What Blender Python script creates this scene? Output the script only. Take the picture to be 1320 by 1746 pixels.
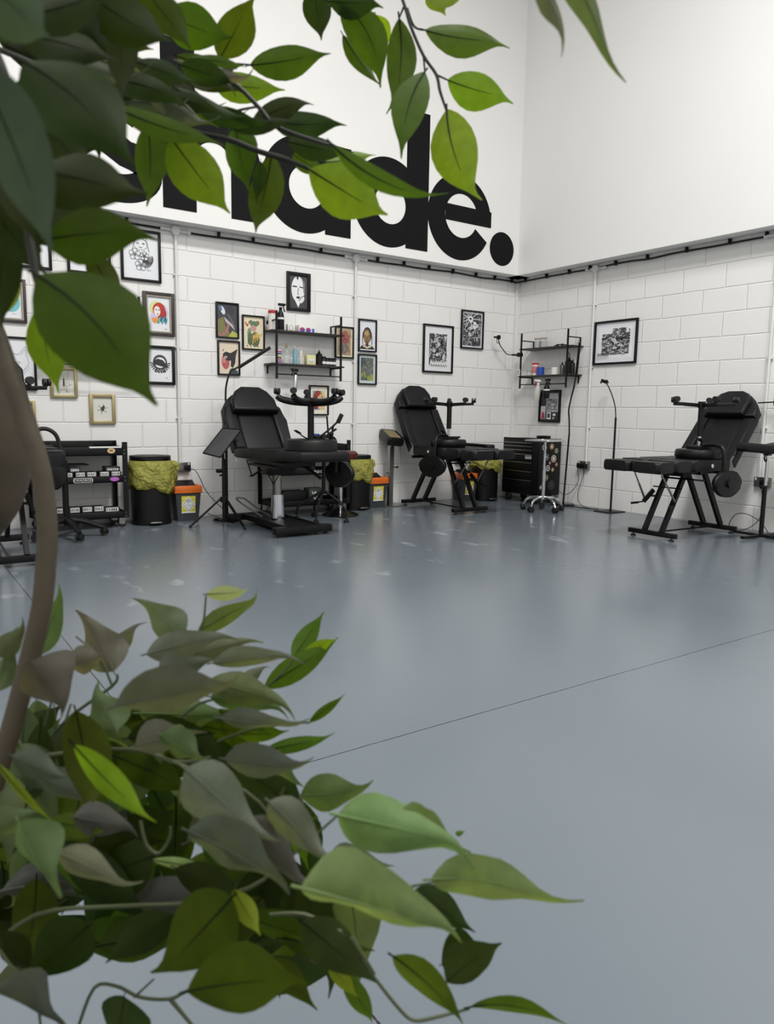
import bpy, bmesh, math, random
from mathutils import Vector, Matrix, Euler
PI = math.pi
for o in list(bpy.data.objects): bpy.data.objects.remove(o, do_unlink=True)
S = bpy.context.scene
C = S.collection

# ------------------------------------------------------------------ camera, light, exposure
cam_d = bpy.data.cameras.new('camera'); cam = bpy.data.objects.new('camera', cam_d); C.objects.link(cam)
YAW, PITCH, ROLL, FPX = 0.604784, -0.134044, 0.016748, 1266.6
fw = Vector((math.sin(YAW)*math.cos(PITCH), math.cos(YAW)*math.cos(PITCH), math.sin(PITCH)))
rt = Vector((math.cos(YAW), -math.sin(YAW), 0)); up = rt.cross(fw)
r2 = rt*math.cos(ROLL) + up*math.sin(ROLL); u2 = -rt*math.sin(ROLL) + up*math.cos(ROLL)
m3 = Matrix((r2, u2, -fw)).transposed()
cam.matrix_world = Matrix.Translation((-6.6965, -6.9244, 1.0395)) @ m3.to_4x4()
cam_d.sensor_fit = 'VERTICAL'; cam_d.sensor_height = 36.0; cam_d.lens = 36.0*FPX/1746
cam_d.clip_start = 0.02
cam_d.dof.use_dof = True; cam_d.dof.focus_distance = 5.0; cam_d.dof.aperture_fstop = 12.0
S.camera = cam
S.view_settings.view_transform = 'Standard'; S.view_settings.look = 'None'
S.view_settings.gamma = 1; S.view_settings.use_curve_mapping = False
S.view_settings.exposure = 0.0
W = bpy.data.worlds.new('world'); S.world = W; W.use_nodes = True
W.node_tree.nodes['Background'].inputs[0].default_value = (.9, .95, 1, 1)
W.node_tree.nodes['Background'].inputs[1].default_value = .2
def area(name, loc, sx, sy, power, col=(1, .985, .96)):
    d = bpy.data.lights.new(name, 'AREA'); d.shape = 'RECTANGLE'; d.size = sx; d.size_y = sy
    d.energy = power; d.color = col
    o = bpy.data.objects.new(name, d); C.objects.link(o); o.location = loc
    return o
for lx, ly, pw in [(-3.9, -4.9, 365), (-8.6, -5.2, 120), (-3.9, -8.4, 210), (-8.6, -8.6, 110)]:
    area('high_bay_light', (lx, ly, 6.6), 2.4, .7, pw)

# ------------------------------------------------------------------ materials
def lin(c): return tuple(((v/255+.055)/1.055)**2.4 if v/255 > .04045 else v/255/12.92 for v in c)
MATS = {}
def mat(name, rgb, rough=.5, metal=0, bump=0, var=.06, nscale=40, **kw):
    if name in MATS: return MATS[name]
    m = bpy.data.materials.new(name); m.use_nodes = True; nt = m.node_tree; N = nt.nodes; L = nt.links
    b = N['Principled BSDF']; c = lin(rgb)
    tc = N.new('ShaderNodeTexCoord'); ns = N.new('ShaderNodeTexNoise'); ns.inputs['Scale'].default_value = nscale
    L.new(tc.outputs['Object'], ns.inputs['Vector'])
    mx = N.new('ShaderNodeMix'); mx.data_type = 'RGBA'
    mx.inputs[6].default_value = (*[v*(1-var) for v in c], 1); mx.inputs[7].default_value = (*[min(1, v*(1+var)) for v in c], 1)
    L.new(ns.outputs['Fac'], mx.inputs[0]); L.new(mx.outputs[2], b.inputs['Base Color'])
    b.inputs['Roughness'].default_value = rough; b.inputs['Metallic'].default_value = metal
    if bump:
        bp = N.new('ShaderNodeBump'); bp.inputs['Strength'].default_value = bump; bp.inputs['Distance'].default_value = .002
        L.new(ns.outputs['Fac'], bp.inputs['Height']); L.new(bp.outputs[0], b.inputs['Normal'])
    for k, v in kw.items(): b.inputs[k.replace('_', ' ')].default_value = v
    MATS[name] = m; return m
LEATH = mat('black_leatherette', (15, 15, 17), .48, bump=.25, nscale=60, Specular_IOR_Level=.28)
LEATH2 = mat('black_seat_vinyl', (9, 9, 10), .42, bump=.2, nscale=50, Specular_IOR_Level=.3)
PLAS = mat('black_plastic', (9, 9, 10), .45, Specular_IOR_Level=.3)
METB = mat('black_powder_coat', (8, 8, 9), .42, Specular_IOR_Level=.3)
RUB = mat('black_rubber', (11, 11, 11), .6)
CHR = mat('chrome', (215, 217, 220), .12, 1)
STEEL = mat('brushed_steel', (150, 148, 144), .32, 1)
WHT = mat('white_plastic', (225, 225, 222), .45)
WPIPE = mat('white_painted_pipe', (216, 216, 213), .45)
ORG = mat('orange_plastic', (214, 104, 30), .42)
GRYP = mat('charcoal_plastic', (52, 56, 60), .5)
WOODD = mat('dark_wood', (48, 40, 36), .5, nscale=12, var=.2)
GOLD = mat('gold_frame', (166, 152, 112), .38, .6)
SILV = mat('silver_frame', (150, 143, 132), .35, .6)
BLUE = mat('blue_plastic', (28, 70, 160), .4)
RED = mat('red_plastic', (175, 30, 40), .4)
GLAS = mat('clear_glass', (235, 240, 240), .06, Transmission_Weight=.9, IOR=1.3)
CYAN = mat('pale_blue_liquid', (140, 190, 205), .15, Transmission_Weight=.5)
CARD = mat('white_card', (222, 221, 216), .6)
MILK = mat('translucent_white_plastic', (215, 215, 208), .35, Transmission_Weight=.3)
REDL = mat('dark_red_vinyl', (86, 34, 32), .4)
LCK = mat('black_gloss_lacquer', (14, 14, 15), .15)
ALU = mat('aluminium_bottle', (196, 198, 200), .28, .9)
INK = mat('wall_black_paint', (17, 17, 19), .75, var=.03, Specular_IOR_Level=.15)
def attr_mat():
    m = bpy.data.materials.new('printed_artwork'); m.use_nodes = True; nt = m.node_tree; b = nt.nodes['Principled BSDF']
    a = nt.nodes.new('ShaderNodeAttribute'); a.attribute_name = 'ink'
    ns = nt.nodes.new('ShaderNodeTexNoise'); ns.inputs['Scale'].default_value = 90
    mx = nt.nodes.new('ShaderNodeMix'); mx.data_type = 'RGBA'; mx.blend_type = 'MULTIPLY'; mx.inputs[0].default_value = .12
    nt.links.new(a.outputs['Color'], mx.inputs[6]); nt.links.new(ns.outputs['Color'], mx.inputs[7])
    nt.links.new(mx.outputs[2], b.inputs['Base Color']); b.inputs['Roughness'].default_value = .5
    return m
ARTM = attr_mat()
def bag_mat():
    m = bpy.data.materials.new('yellow_bin_liner'); m.use_nodes = True; nt = m.node_tree; N = nt.nodes; L = nt.links
    b = N['Principled BSDF']; b.inputs['Base Color'].default_value = (*lin((206, 204, 112)), 1); b.inputs['Roughness'].default_value = .25
    tr = N.new('ShaderNodeBsdfTranslucent'); tr.inputs[0].default_value = (*lin((205, 200, 70)), 1)
    tp = N.new('ShaderNodeBsdfTransparent'); tp.inputs[0].default_value = (*lin((235, 232, 150)), 1)
    m1 = N.new('ShaderNodeMixShader'); m1.inputs[0].default_value = .3; m2 = N.new('ShaderNodeMixShader'); m2.inputs[0].default_value = .4
    L.new(b.outputs[0], m1.inputs[1]); L.new(tr.outputs[0], m1.inputs[2]); L.new(m1.outputs[0], m2.inputs[1]); L.new(tp.outputs[0], m2.inputs[2])
    ns = N.new('ShaderNodeTexNoise'); ns.inputs['Scale'].default_value = 16; ns.inputs['Detail'].default_value = 3; ns.inputs['Distortion'].default_value = 1.5
    tc = N.new('ShaderNodeTexCoord'); L.new(tc.outputs['Object'], ns.inputs['Vector'])
    bp = N.new('ShaderNodeBump'); bp.inputs['Distance'].default_value = .05; bp.inputs['Strength'].default_value = .8
    L.new(ns.outputs['Fac'], bp.inputs['Height']); L.new(bp.outputs[0], b.inputs['Normal']); L.new(m2.outputs[0], N['Material Output'].inputs[0])
    return m
BAG = bag_mat()

# ------------------------------------------------------------------ mesh helpers
class MB:
    def __init__(s): s.bm = bmesh.new(); s.mats = []
    def _mi(s, faces, mi):
        for f in faces: f.material_index = mi
    def box(s, c, d, rot=(0, 0, 0), bev=0, mi=0, seg=2):
        M = Matrix.Translation(c) @ Euler(rot).to_matrix().to_4x4() @ Matrix.Diagonal((*d, 1))
        n0 = set(s.bm.faces)
        r = bmesh.ops.create_cube(s.bm, size=1, matrix=M)
        if bev:
            es = list({e for v in r['verts'] for e in v.link_edges})
            bmesh.ops.bevel(s.bm, geom=es, offset=bev, segments=seg, profile=.5, affect='EDGES')
        s._mi([f for f in s.bm.faces if f not in n0], mi); return s
    def bar(s, p0, p1, w, h, mi=0, bev=0):          # rectangular bar between two points
        p0 = Vector(p0); p1 = Vector(p1); d = p1-p0; q = d.to_track_quat('X', 'Z')
        return s.box((p0+p1)/2, (d.length, w, h), q.to_euler(), bev, mi)
    def cyl(s, p0, p1, r0, r1=None, n=16, mi=0, cap=True):
        p0 = Vector(p0); p1 = Vector(p1); d = p1-p0; r1 = r0 if r1 is None else r1
        q = d.to_track_quat('Z', 'Y'); M = Matrix.Translation((p0+p1)/2) @ q.to_matrix().to_4x4()
        n0 = set(s.bm.faces)
        bmesh.ops.create_cone(s.bm, cap_ends=cap, segments=n, radius1=r0, radius2=max(r1, 1e-5), depth=d.length, matrix=M)
        s._mi([f for f in s.bm.faces if f not in n0], mi); return s
    def tube(s, pts, r, n=10, mi=0, sub=6, closed=False):
        P = [Vector(p) for p in pts]; R = r if isinstance(r, (list, tuple)) else [r]*len(P)
        if sub > 1 and len(P) > 2:
            Q = []; RR = []
            for i in range(len(P)-1):
                a = P[max(i-1, 0)]; b = P[i]; c = P[i+1]; d = P[min(i+2, len(P)-1)]
                for k in range(sub):
                    t = k/sub
                    Q.append(.5*((2*b)+(-a+c)*t+(2*a-5*b+4*c-d)*t*t+(-a+3*b-3*c+d)*t**3)); RR.append(R[i]*(1-t)+R[i+1]*t)
            Q.append(P[-1]); RR.append(R[-1]); P = Q; R = RR
        rings = []; prev = None
        for i, p in enumerate(P):
            t = (P[min(i+1, len(P)-1)]-P[max(i-1, 0)]).normalized()
            if prev is None:
                a = Vector((0, 0, 1)) if abs(t.z) < .9 else Vector((1, 0, 0)); u = t.cross(a).normalized()
            else: u = (prev - t*prev.dot(t)).normalized()
            prev = u; v = t.cross(u)
            rings.append([s.bm.verts.new(p+(u*math.cos(2*PI*k/n)+v*math.sin(2*PI*k/n))*R[i]) for k in range(n)])
        for a, b in zip(rings, rings[1:]):
            for k in range(n):
                f = s.bm.faces.new((a[k], a[(k+1) % n], b[(k+1) % n], b[k])); f.material_index = mi
        for f in (s.bm.faces.new(rings[0][::-1]), s.bm.faces.new(rings[-1])): f.material_index = mi
        return s
    def lathe(s, prof, c=(0, 0, 0), n=24, mi=0, M=None, sq=1):
        M = M or Matrix.Translation(c); rings = []
        for (r, z) in prof:
            rings.append([s.bm.verts.new(M @ Vector((max(r, 1e-4)*math.cos(2*PI*k/n), sq*max(r, 1e-4)*math.sin(2*PI*k/n), z))) for k in range(n)])
        for a, b in zip(rings, rings[1:]):
            for k in range(n):
                f = s.bm.faces.new((a[k], a[(k+1) % n], b[(k+1) % n], b[k])); f.material_index = mi
        for rg, rev in ((rings[0], True), (rings[-1], False)):
            f = s.bm.faces.new(rg[::-1] if rev else rg); f.material_index = mi
        return s
    def slab(s, outline, z0, z1, M=None, bev=.0, mi=0, seg=3):   # extruded 2-D outline (x,y) with soft edges
        M = M or Matrix.Identity(4); n0 = set(s.bm.faces); nv0 = set(s.bm.verts)
        a = [s.bm.verts.new((x, y, z0)) for x, y in outline]; b = [s.bm.verts.new((x, y, z1)) for x, y in outline]
        n = len(a); s.bm.faces.new(a[::-1]); top = s.bm.faces.new(b)
        for k in range(n): s.bm.faces.new((a[k], a[(k+1) % n], b[(k+1) % n], b[k]))
        if bev:
            es = [e for v in a+b for e in v.link_edges if (e.verts[0] in a) == (e.verts[1] in a)]
            bmesh.ops.bevel(s.bm, geom=list(set(es)), offset=bev, segments=seg, profile=.5, affect='EDGES', clamp_overlap=True)
        vs = [v for v in s.bm.verts if v not in nv0]
        bmesh.ops.transform(s.bm, matrix=M, verts=vs)
        s._mi([f for f in s.bm.faces if f not in n0], mi); return s
    def ball(s, c, r, mi=0, n=12, sc=(1, 1, 1)):
        n0 = set(s.bm.faces); bmesh.ops.create_uvsphere(s.bm, u_segments=n, v_segments=max(6, n//2), radius=r, matrix=Matrix.Translation(c) @ Matrix.Diagonal((*sc, 1)))
        s._mi([f for f in s.bm.faces if f not in n0], mi); return s
def tag(o, label, cat=None, group=None, kind=None):
    if label: o['label'] = label
    if cat: o['category'] = cat
    if group: o['group'] = group
    if kind: o['kind'] = kind
    return o
def obj(name, mb, mats, parent=None, smooth=None, label=None):
    bm = mb.bm; bmesh.ops.recalc_face_normals(bm, faces=bm.faces)
    me = bpy.data.meshes.new(name); bm.to_mesh(me); bm.free()
    for m in (mats if isinstance(mats, (list, tuple)) else [mats]): me.materials.append(m)
    if smooth is None: smooth = 35
    if smooth:
        for p in me.polygons: p.use_smooth = True
        me.set_sharp_from_angle(angle=math.radians(smooth))
    o = bpy.data.objects.new(name, me); C.objects.link(o)
    if parent: o.parent = parent
    if label: o['label'] = label
    return o
def thing(name, label, cat, loc=(0, 0, 0), rz=0, group=None, rot=None):
    o = bpy.data.objects.new(name, None); C.objects.link(o); o.empty_display_size = .1
    o.location = loc; o.rotation_euler = rot or (0, 0, rz)
    return tag(o, label, cat, group)
def place(o, loc, rz=0):
    o.location = loc; o.rotation_euler = (0, 0, rz); return o
def children(o): return [c for c in bpy.data.objects if c.parent == o]
def copy_thing(root, loc, rz, label):
    def rec(o, par):
        c = o.copy(); C.objects.link(c); c.parent = par
        for ch in kids.get(o.name, []): rec(ch, c)
        return c
    kids = {}
    for o in bpy.data.objects:
        if o.parent: kids.setdefault(o.parent.name, []).append(o)
    r = rec(root, None); r.location = loc; r.rotation_euler = (0, 0, rz); r['label'] = label
    return r
def rounded(w, d, r, n=5, cx=0, cy=0):
    out = []
    for (sx, sy, a0) in ((1, 1, 0), (-1, 1, 90), (-1, -1, 180), (1, -1, 270)):
        for k in range(n+1):
            a = math.radians(a0+90*k/n); out.append((cx+sx*(w/2-r)+r*math.cos(a), cy+sy*(d/2-r)+r*math.sin(a)))
    return out
def circ(r, n=32, cx=0, cy=0): return [(cx+r*math.cos(2*PI*k/n), cy+r*math.sin(2*PI*k/n)) for k in range(n)]

# ------------------------------------------------------------------ setting
def block_wall_mat(name, axis, shift):
    m = bpy.data.materials.new(name); m.use_nodes = True; nt = m.node_tree; N = nt.nodes; L = nt.links; b = N['Principled BSDF']
    tc = N.new('ShaderNodeTexCoord'); sp = N.new('ShaderNodeSeparateXYZ'); L.new(tc.outputs['Object'], sp.inputs[0])
    ad = N.new('ShaderNodeMath'); ad.operation = 'MULTIPLY_ADD'; L.new(sp.outputs[axis], ad.inputs[0])
    ad.inputs[1].default_value = 1 if axis == 0 else -1; ad.inputs[2].default_value = shift
    # slightly wavy courses
    nw = N.new('ShaderNodeTexNoise'); nw.inputs['Scale'].default_value = 3.0; L.new(tc.outputs['Object'], nw.inputs['Vector'])
    wz = N.new('ShaderNodeMath'); wz.operation = 'MULTIPLY_ADD'; L.new(nw.outputs['Fac'], wz.inputs[0]); wz.inputs[1].default_value = .012; wz.inputs[2].default_value = -.006
    az = N.new('ShaderNodeMath'); az.operation = 'ADD'; L.new(sp.outputs[2], az.inputs[0]); L.new(wz.outputs[0], az.inputs[1])
    az2 = N.new('ShaderNodeMath'); az2.operation = 'ADD'; L.new(az.outputs[0], az2.inputs[0]); az2.inputs[1].default_value = 0.0
    cb = N.new('ShaderNodeCombineXYZ'); L.new(ad.outputs[0], cb.inputs[0]); L.new(az2.outputs[0], cb.inputs[1])
    br = N.new('ShaderNodeTexBrick'); L.new(cb.outputs[0], br.inputs['Vector'])
    br.inputs['Scale'].default_value = 1; br.inputs['Brick Width'].default_value = .45; br.inputs['Row Height'].default_value = .225
    br.inputs['Mortar Size'].default_value = .008; br.inputs['Mortar Smooth'].default_value = .7
    n1 = N.new('ShaderNodeTexNoise'); n1.inputs['Scale'].default_value = 60; n1.inputs['Detail'].default_value = 5; L.new(tc.outputs['Object'], n1.inputs['Vector'])
    n2 = N.new('ShaderNodeTexNoise'); n2.inputs['Scale'].default_value = 1.3; n2.inputs['Detail'].default_value = 3; L.new(tc.outputs['Object'], n2.inputs['Vector'])
    mx = N.new('ShaderNodeMix'); mx.data_type = 'RGBA'; mx.inputs[6].default_value = (*lin((223, 222, 220)), 1); mx.inputs[7].default_value = (*lin((231, 230, 228)), 1)
    L.new(n2.outputs['Fac'], mx.inputs[0]); L.new(mx.outputs[2], b.inputs['Base Color'])
    h = N.new('ShaderNodeMath'); h.operation = 'MULTIPLY_ADD'; L.new(n1.outputs['Fac'], h.inputs[0]); h.inputs[1].default_value = .10
    inv = N.new('ShaderNodeMath'); inv.operation = 'SUBTRACT'; inv.inputs[0].default_value = 1; L.new(br.outputs['Fac'], inv.inputs[1]); L.new(inv.outputs[0], h.inputs[2])
    bp = N.new('ShaderNodeBump'); bp.inputs['Strength'].default_value = 1; bp.inputs['Distance'].default_value = .0042
    L.new(h.outputs[0], bp.inputs['Height']); L.new(bp.outputs[0], b.inputs['Normal']); b.inputs['Roughness'].default_value = .55
    return m
def struct(name, mb, m, label): return tag(obj(name, mb, m, smooth=0), label, kind='structure')
XL, YB, ZT = -11.5, -10.5, 7.4
struct('wall_left', MB().box((XL/2, .1, 1.35), (-XL, .2, 2.7)), block_wall_mat('painted_blockwork_left', 0, .156-XL/2*0), 'white painted blockwork along the left side')
struct('wall_right', MB().box((.1, YB/2+.1, 1.35), (.2, -YB+.2, 2.7)), block_wall_mat('painted_blockwork_right', 1, .153), 'white painted blockwork along the right side')
PLW = mat('white_board_cladding', (229, 228, 226), .6, var=.02, nscale=2)
struct('wall_left_upper', MB().box((XL/2, .0, (2.688+ZT)/2), (-XL, .4, ZT-2.688)), PLW, 'smooth white upper wall carrying the painted word')
struct('wall_right_upper', MB().box((.0, YB/2, (2.688+ZT)/2), (.4, -YB-.0, ZT-2.688)), PLW, 'smooth plain white upper wall')
struct('wall_back', MB().box((XL/2, YB-.1, ZT/2), (-XL, .2, ZT)), PLW, 'plain wall behind the viewpoint')
struct('wall_side', MB().box((XL-.1, YB/2, ZT/2), (.2, -YB, ZT)), PLW, 'plain wall at the far left')
struct('ceiling', MB().box((XL/2, YB/2, ZT+.1), (-XL, -YB, .2)), mat('ceiling_white', (205, 206, 206), .7), 'high pale ceiling')
def floor_mat():
    m = bpy.data.materials.new('blue_grey_floor_paint'); m.use_nodes = True; nt = m.node_tree; N = nt.nodes; L = nt.links; b = N['Principled BSDF']
    tc = N.new('ShaderNodeTexCoord'); sp = N.new('ShaderNodeSeparateXYZ'); L.new(tc.outputs['Object'], sp.inputs[0])
    def math_(op, a, b_=None, c=None):
        n = N.new('ShaderNodeMath'); n.operation = op
        for i, v in enumerate((a, b_, c)):
            if v is None: continue
            if isinstance(v, (int, float)): n.inputs[i].default_value = v
            else: L.new(v, n.inputs[i])
        return n.outputs[0]
    def noise(sc, det=3, vec=None):
        n = N.new('ShaderNodeTexNoise'); n.inputs['Scale'].default_value = sc; n.inputs['Detail'].default_value = det
        L.new(vec or tc.outputs['Object'], n.inputs['Vector']); return n.outputs['Fac']
    nlo = noise(.6, 3); njit = noise(18, 4); nf = noise(140, 2)
    mx = N.new('ShaderNodeMix'); mx.data_type = 'RGBA'; mx.inputs[6].default_value = (*lin((97, 105, 112)), 1); mx.inputs[7].default_value = (*lin((103, 111, 118)), 1)
    L.new(nlo, mx.inputs[0]); col = mx.outputs[2]
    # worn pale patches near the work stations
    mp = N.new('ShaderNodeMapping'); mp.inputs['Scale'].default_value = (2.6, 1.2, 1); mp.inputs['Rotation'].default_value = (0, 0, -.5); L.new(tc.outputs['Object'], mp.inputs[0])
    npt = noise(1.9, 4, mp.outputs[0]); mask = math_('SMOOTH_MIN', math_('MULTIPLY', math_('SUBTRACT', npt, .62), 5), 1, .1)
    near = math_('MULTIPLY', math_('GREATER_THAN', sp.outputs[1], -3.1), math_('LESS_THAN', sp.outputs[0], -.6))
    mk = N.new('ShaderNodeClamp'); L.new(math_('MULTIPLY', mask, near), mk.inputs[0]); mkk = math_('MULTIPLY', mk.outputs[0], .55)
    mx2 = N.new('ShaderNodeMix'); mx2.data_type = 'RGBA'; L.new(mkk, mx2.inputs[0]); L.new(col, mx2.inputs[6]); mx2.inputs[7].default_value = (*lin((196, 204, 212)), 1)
    # saw-cut joints
    dx = math_('ABSOLUTE', math_('ADD', math_('ADD', sp.outputs[0], 6.045), math_('MULTIPLY', math_('SUBTRACT', njit, .5), .006)))
    dy = math_('ABSOLUTE', math_('ADD', math_('ADD', sp.outputs[1], 5.075), math_('MULTIPLY', math_('SUBTRACT', njit, .5), .006)))
    d = math_('MINIMUM', dx, dy); wd = math_('MULTIPLY_ADD', nf, .004, .0002); cr = math_('LESS_THAN', d, wd)
    sk = N.new('ShaderNodeTexVoronoi'); sk.inputs['Scale'].default_value = 5; L.new(tc.outputs['Object'], sk.inputs['Vector'])
    spk = math_('LESS_THAN', sk.outputs['Distance'], .012)
    both = math_('MAXIMUM', cr, math_('MULTIPLY', spk, .8))
    mx3 = N.new('ShaderNodeMix'); mx3.data_type = 'RGBA'; L.new(both, mx3.inputs[0]); L.new(mx2.outputs[2], mx3.inputs[6]); mx3.inputs[7].default_value = (*lin((38, 36, 34)), 1)
    L.new(mx3.outputs[2], b.inputs['Base Color'])
    L.new(math_('MULTIPLY_ADD', noise(2.5, 4), .10, .16), b.inputs['Roughness'])
    bp = N.new('ShaderNodeBump'); bp.inputs['Strength'].default_value = .25; bp.inputs['Distance'].default_value = .004
    L.new(math_('ADD', noise(7, 3), math_('MULTIPLY', noise(45, 2), .12)), bp.inputs['Height']); L.new(bp.outputs[0], b.inputs['Normal'])
    return m
fl = MB().box((XL/2, YB/2, -.1), (-XL, -YB, .2)); struct('floor', fl, floor_mat(), 'blue grey painted concrete floor')
struct('trim_1', MB().box((-.02, -.02, 1.34), (.05, .05, 2.66), bev=.01), WPIPE, 'white boxed riser in the room corner')

# painted word high on the left wall
def flat_ring(mb, cx, cz, ro, ri, a0=0, a1=360, n=64, y=-.203, t=.003, ix=None, iz=None):
    ix = cx if ix is None else ix; iz = cz if iz is None else iz
    st = []
    for k in range(n+1):
        a = math.radians(a0+(a1-a0)*k/n); c, s_ = math.cos(a), math.sin(a)
        st.append([mb.bm.verts.new(p) for p in ((cx+ro*c, y, cz+ro*s_), (ix+ri*c, y, iz+ri*s_), (ix+ri*c, y+t, iz+ri*s_), (cx+ro*c, y+t, cz+ro*s_))])
    for a, b in zip(st, st[1:]):
        for k in range(4): mb.bm.faces.new((a[k], a[(k+1) % 4], b[(k+1) % 4], b[k]))
def flat_box(mb, x0, x1, z0, z1): mb.box(((x0+x1)/2, -.2025, (z0+z1)/2), (x1-x0, .005, z1-z0))
def flat_poly(mb, pts, y=-.203, t=.003):
    a = [mb.bm.verts.new((x, y, z)) for x, z in pts]; b = [mb.bm.verts.new((x, y+t, z)) for x, z in pts]; n = len(pts)
    mb.bm.faces.new(a); mb.bm.faces.new(b[::-1])
    for k in range(n): mb.bm.faces.new((a[k], b[k], b[(k+1) % n], a[(k+1) % n]))
sign = thing('wall_lettering', 'huge black lowercase word ending in a full stop, painted high on the left wall', 'lettering')
b = MB(); flat_poly(b, [(-.472+.19*math.cos(k*PI/32), 2.957+.19*math.sin(k*PI/32)) for k in range(64)]); obj('full_stop', b, INK, sign, 0)
# e
b = MB(); cx, cz = -1.118, 3.212
flat_ring(b, cx, cz, .460, .235, 0, 332, 72, ix=-1.10, iz=3.232)
flat_box(b, -1.33, -.655, 3.165, 3.338)
obj('letter', b, INK, sign, 0)
# d
b = MB(); flat_ring(b, -2.095, 3.212, .450, .197, 0, 360, ix=-2.072, iz=3.197); flat_box(b, -1.868, -1.573, 2.783, 4.192); obj('letter', b, INK, sign, 0)
# a
b = MB(); flat_ring(b, -3.088, 3.212, .450, .198, 0, 360, ix=-3.06, iz=3.197); flat_box(b, -2.858, -2.560, 2.783, 3.641); obj('letter', b, INK, sign, 0)
# h
b = MB(); flat_box(b, -4.482, -4.180, 2.783, 4.192); flat_box(b, -3.848, -3.553, 2.783, 3.25)
def arch(mb, n=40):
    st = []
    for k in range(n+1):
        a = PI*k/n; c, s_ = math.cos(a), math.sin(a)
        o_ = (-3.97+.417*c, 3.25+.406*s_); i_ = (-4.014+.166*c, 3.25+.160*s_)
        st.append([mb.bm.verts.new(p) for p in ((o_[0], -.203, o_[1]), (i_[0], -.203, i_[1]), (i_[0], -.2, i_[1]), (o_[0], -.2, o_[1]))])
    for a, b_ in zip(st, st[1:]):
        for k in range(4): mb.bm.faces.new((a[k], a[(k+1) % 4], b_[(k+1) % 4], b_[k]))
arch(b); obj('letter', b, INK, sign, 0)
# s
b = MB()
def band(mb, pts, w):
    L_ = []; 
    for i, p in enumerate(pts):
        p = Vector(p); t = (Vector(pts[min(i+1, len(pts)-1)])-Vector(pts[max(i-1, 0)])).normalized(); n_ = Vector((-t.y, t.x))*w/2
        L_.append([mb.bm.verts.new(q) for q in (((p+n_).x, -.203, (p+n_).y), ((p-n_).x, -.203, (p-n_).y), ((p-n_).x, -.2, (p-n_).y), ((p+n_).x, -.2, (p+n_).y))])
    for a, c_ in zip(L_, L_[1:]):
        for k in range(4): mb.bm.faces.new((a[k], a[(k+1) % 4], c_[(k+1) % 4], c_[k]))
    mb.bm.faces.new(L_[0]); mb.bm.faces.new(L_[-1])
sp_ = []
for k in range(0, 25): a = math.radians(35+k*(235-35)/24); sp_.append((-4.87+.215*math.cos(a)*1.15, 3.40+.135*math.sin(a)))
for k in range(0, 25): a = math.radians(75-k*(75+145)/24); sp_.append((-4.86+.235*math.cos(a)*1.1, 3.02+.145*math.sin(a)))
band(b, sp_, .23); obj('letter', b, INK, sign, 0)

# ------------------------------------------------------------------ helpers for printed art
class Art:
    def __init__(s, w, h, y): s.bm = bmesh.new(); s.w = w; s.h = h; s.y = y; s.k = 0; s.cl = s.bm.loops.layers.float_color.new('ink')
    def poly(s, col, pts):
        s.k += 1; y = s.y - .00012*s.k
        P = [Vector(((min(max(u, 0), 1)-.5)*s.w, y, (min(max(v, 0), 1)-.5)*s.h)) for u, v in pts]
        Q = []
        for p in P:
            if not Q or (p-Q[-1]).length > 1e-5: Q.append(p)
        if len(Q) > 2 and (Q[0]-Q[-1]).length < 1e-5: Q.pop()
        if len(Q) < 3: return s
        try: f = s.bm.faces.new([s.bm.verts.new(p) for p in Q])
        except ValueError: return s
        c = lin(col)
        for l in f.loops: l[s.cl] = (*c, 1)
        return s
    def ell(s, col, cx, cy, rx, ry, rot=0, n=20):
        cr, sr = math.cos(rot), math.sin(rot)
        return s.poly(col, [(cx+rx*math.cos(a)*cr-ry*math.sin(a)*sr, cy+rx*math.cos(a)*sr+ry*math.sin(a)*cr) for a in [2*PI*k/n for k in range(n)]])
    def stroke(s, col, pts, wd):
        s.k += 1; y = s.y - .00012*s.k; c = lin(col); asp = s.w/s.h
        for i in range(len(pts)-1):
            a = Vector(pts[i]); b = Vector(pts[i+1]); d = Vector(((b-a).x*asp, (b-a).y))
            if d.length < 1e-6: continue
            n_ = Vector((-d.y, d.x)).normalized()*wd/2; n_.x /= asp
            q = [(a+n_), (b+n_), (b-n_), (a-n_)]
            f = s.bm.faces.new([s.bm.verts.new(((min(max(p.x, 0), 1)-.5)*s.w, y, (min(max(p.y, 0), 1)-.5)*s.h)) for p in q])
            for l in f.loops: l[s.cl] = (*c, 1)
        return s
    def arc(s, col, cx, cy, rx, ry, a0, a1, wd, n=14):
        return s.stroke(col, [(cx+rx*math.cos(math.radians(a0+(a1-a0)*k/n)), cy+ry*math.sin(math.radians(a0+(a1-a0)*k/n))) for k in range(n+1)], wd)
    def done(s, name, parent):
        me = bpy.data.meshes.new(name); s.bm.to_mesh(me); s.bm.free(); me.materials.append(ARTM)
        o = bpy.data.objects.new(name, me); C.objects.link(o); o.parent = parent; return o
DK = (40, 40, 42)
def flower(a, cx, cy, r, wd=.008, col=DK):
    for k in range(5):
        t = 2*PI*k/5+.3; a.arc(col, cx+r*.62*math.cos(t), cy+r*.62*math.sin(t)*.75, r*.5, r*.38, 0, 360, wd)
    a.arc(col, cx, cy, r*.2, r*.15, 0, 360, wd)
def leafline(a, x, y, L_, ang, col=DK, wd=.007):
    c, s_ = math.cos(ang), math.sin(ang); P = []; Q = []
    for k in range(9):
        t = k/8; w = math.sin(PI*t)*.25*L_
        P.append((x+c*t*L_-s_*w, y+s_*t*L_+c*w)); Q.append((x+c*t*L_+s_*w, y+s_*t*L_-c*w))
    a.stroke(col, P, wd).stroke(col, Q, wd).stroke(col, [(x, y), (x+c*L_, y+s_*L_)], wd*.7)
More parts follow.
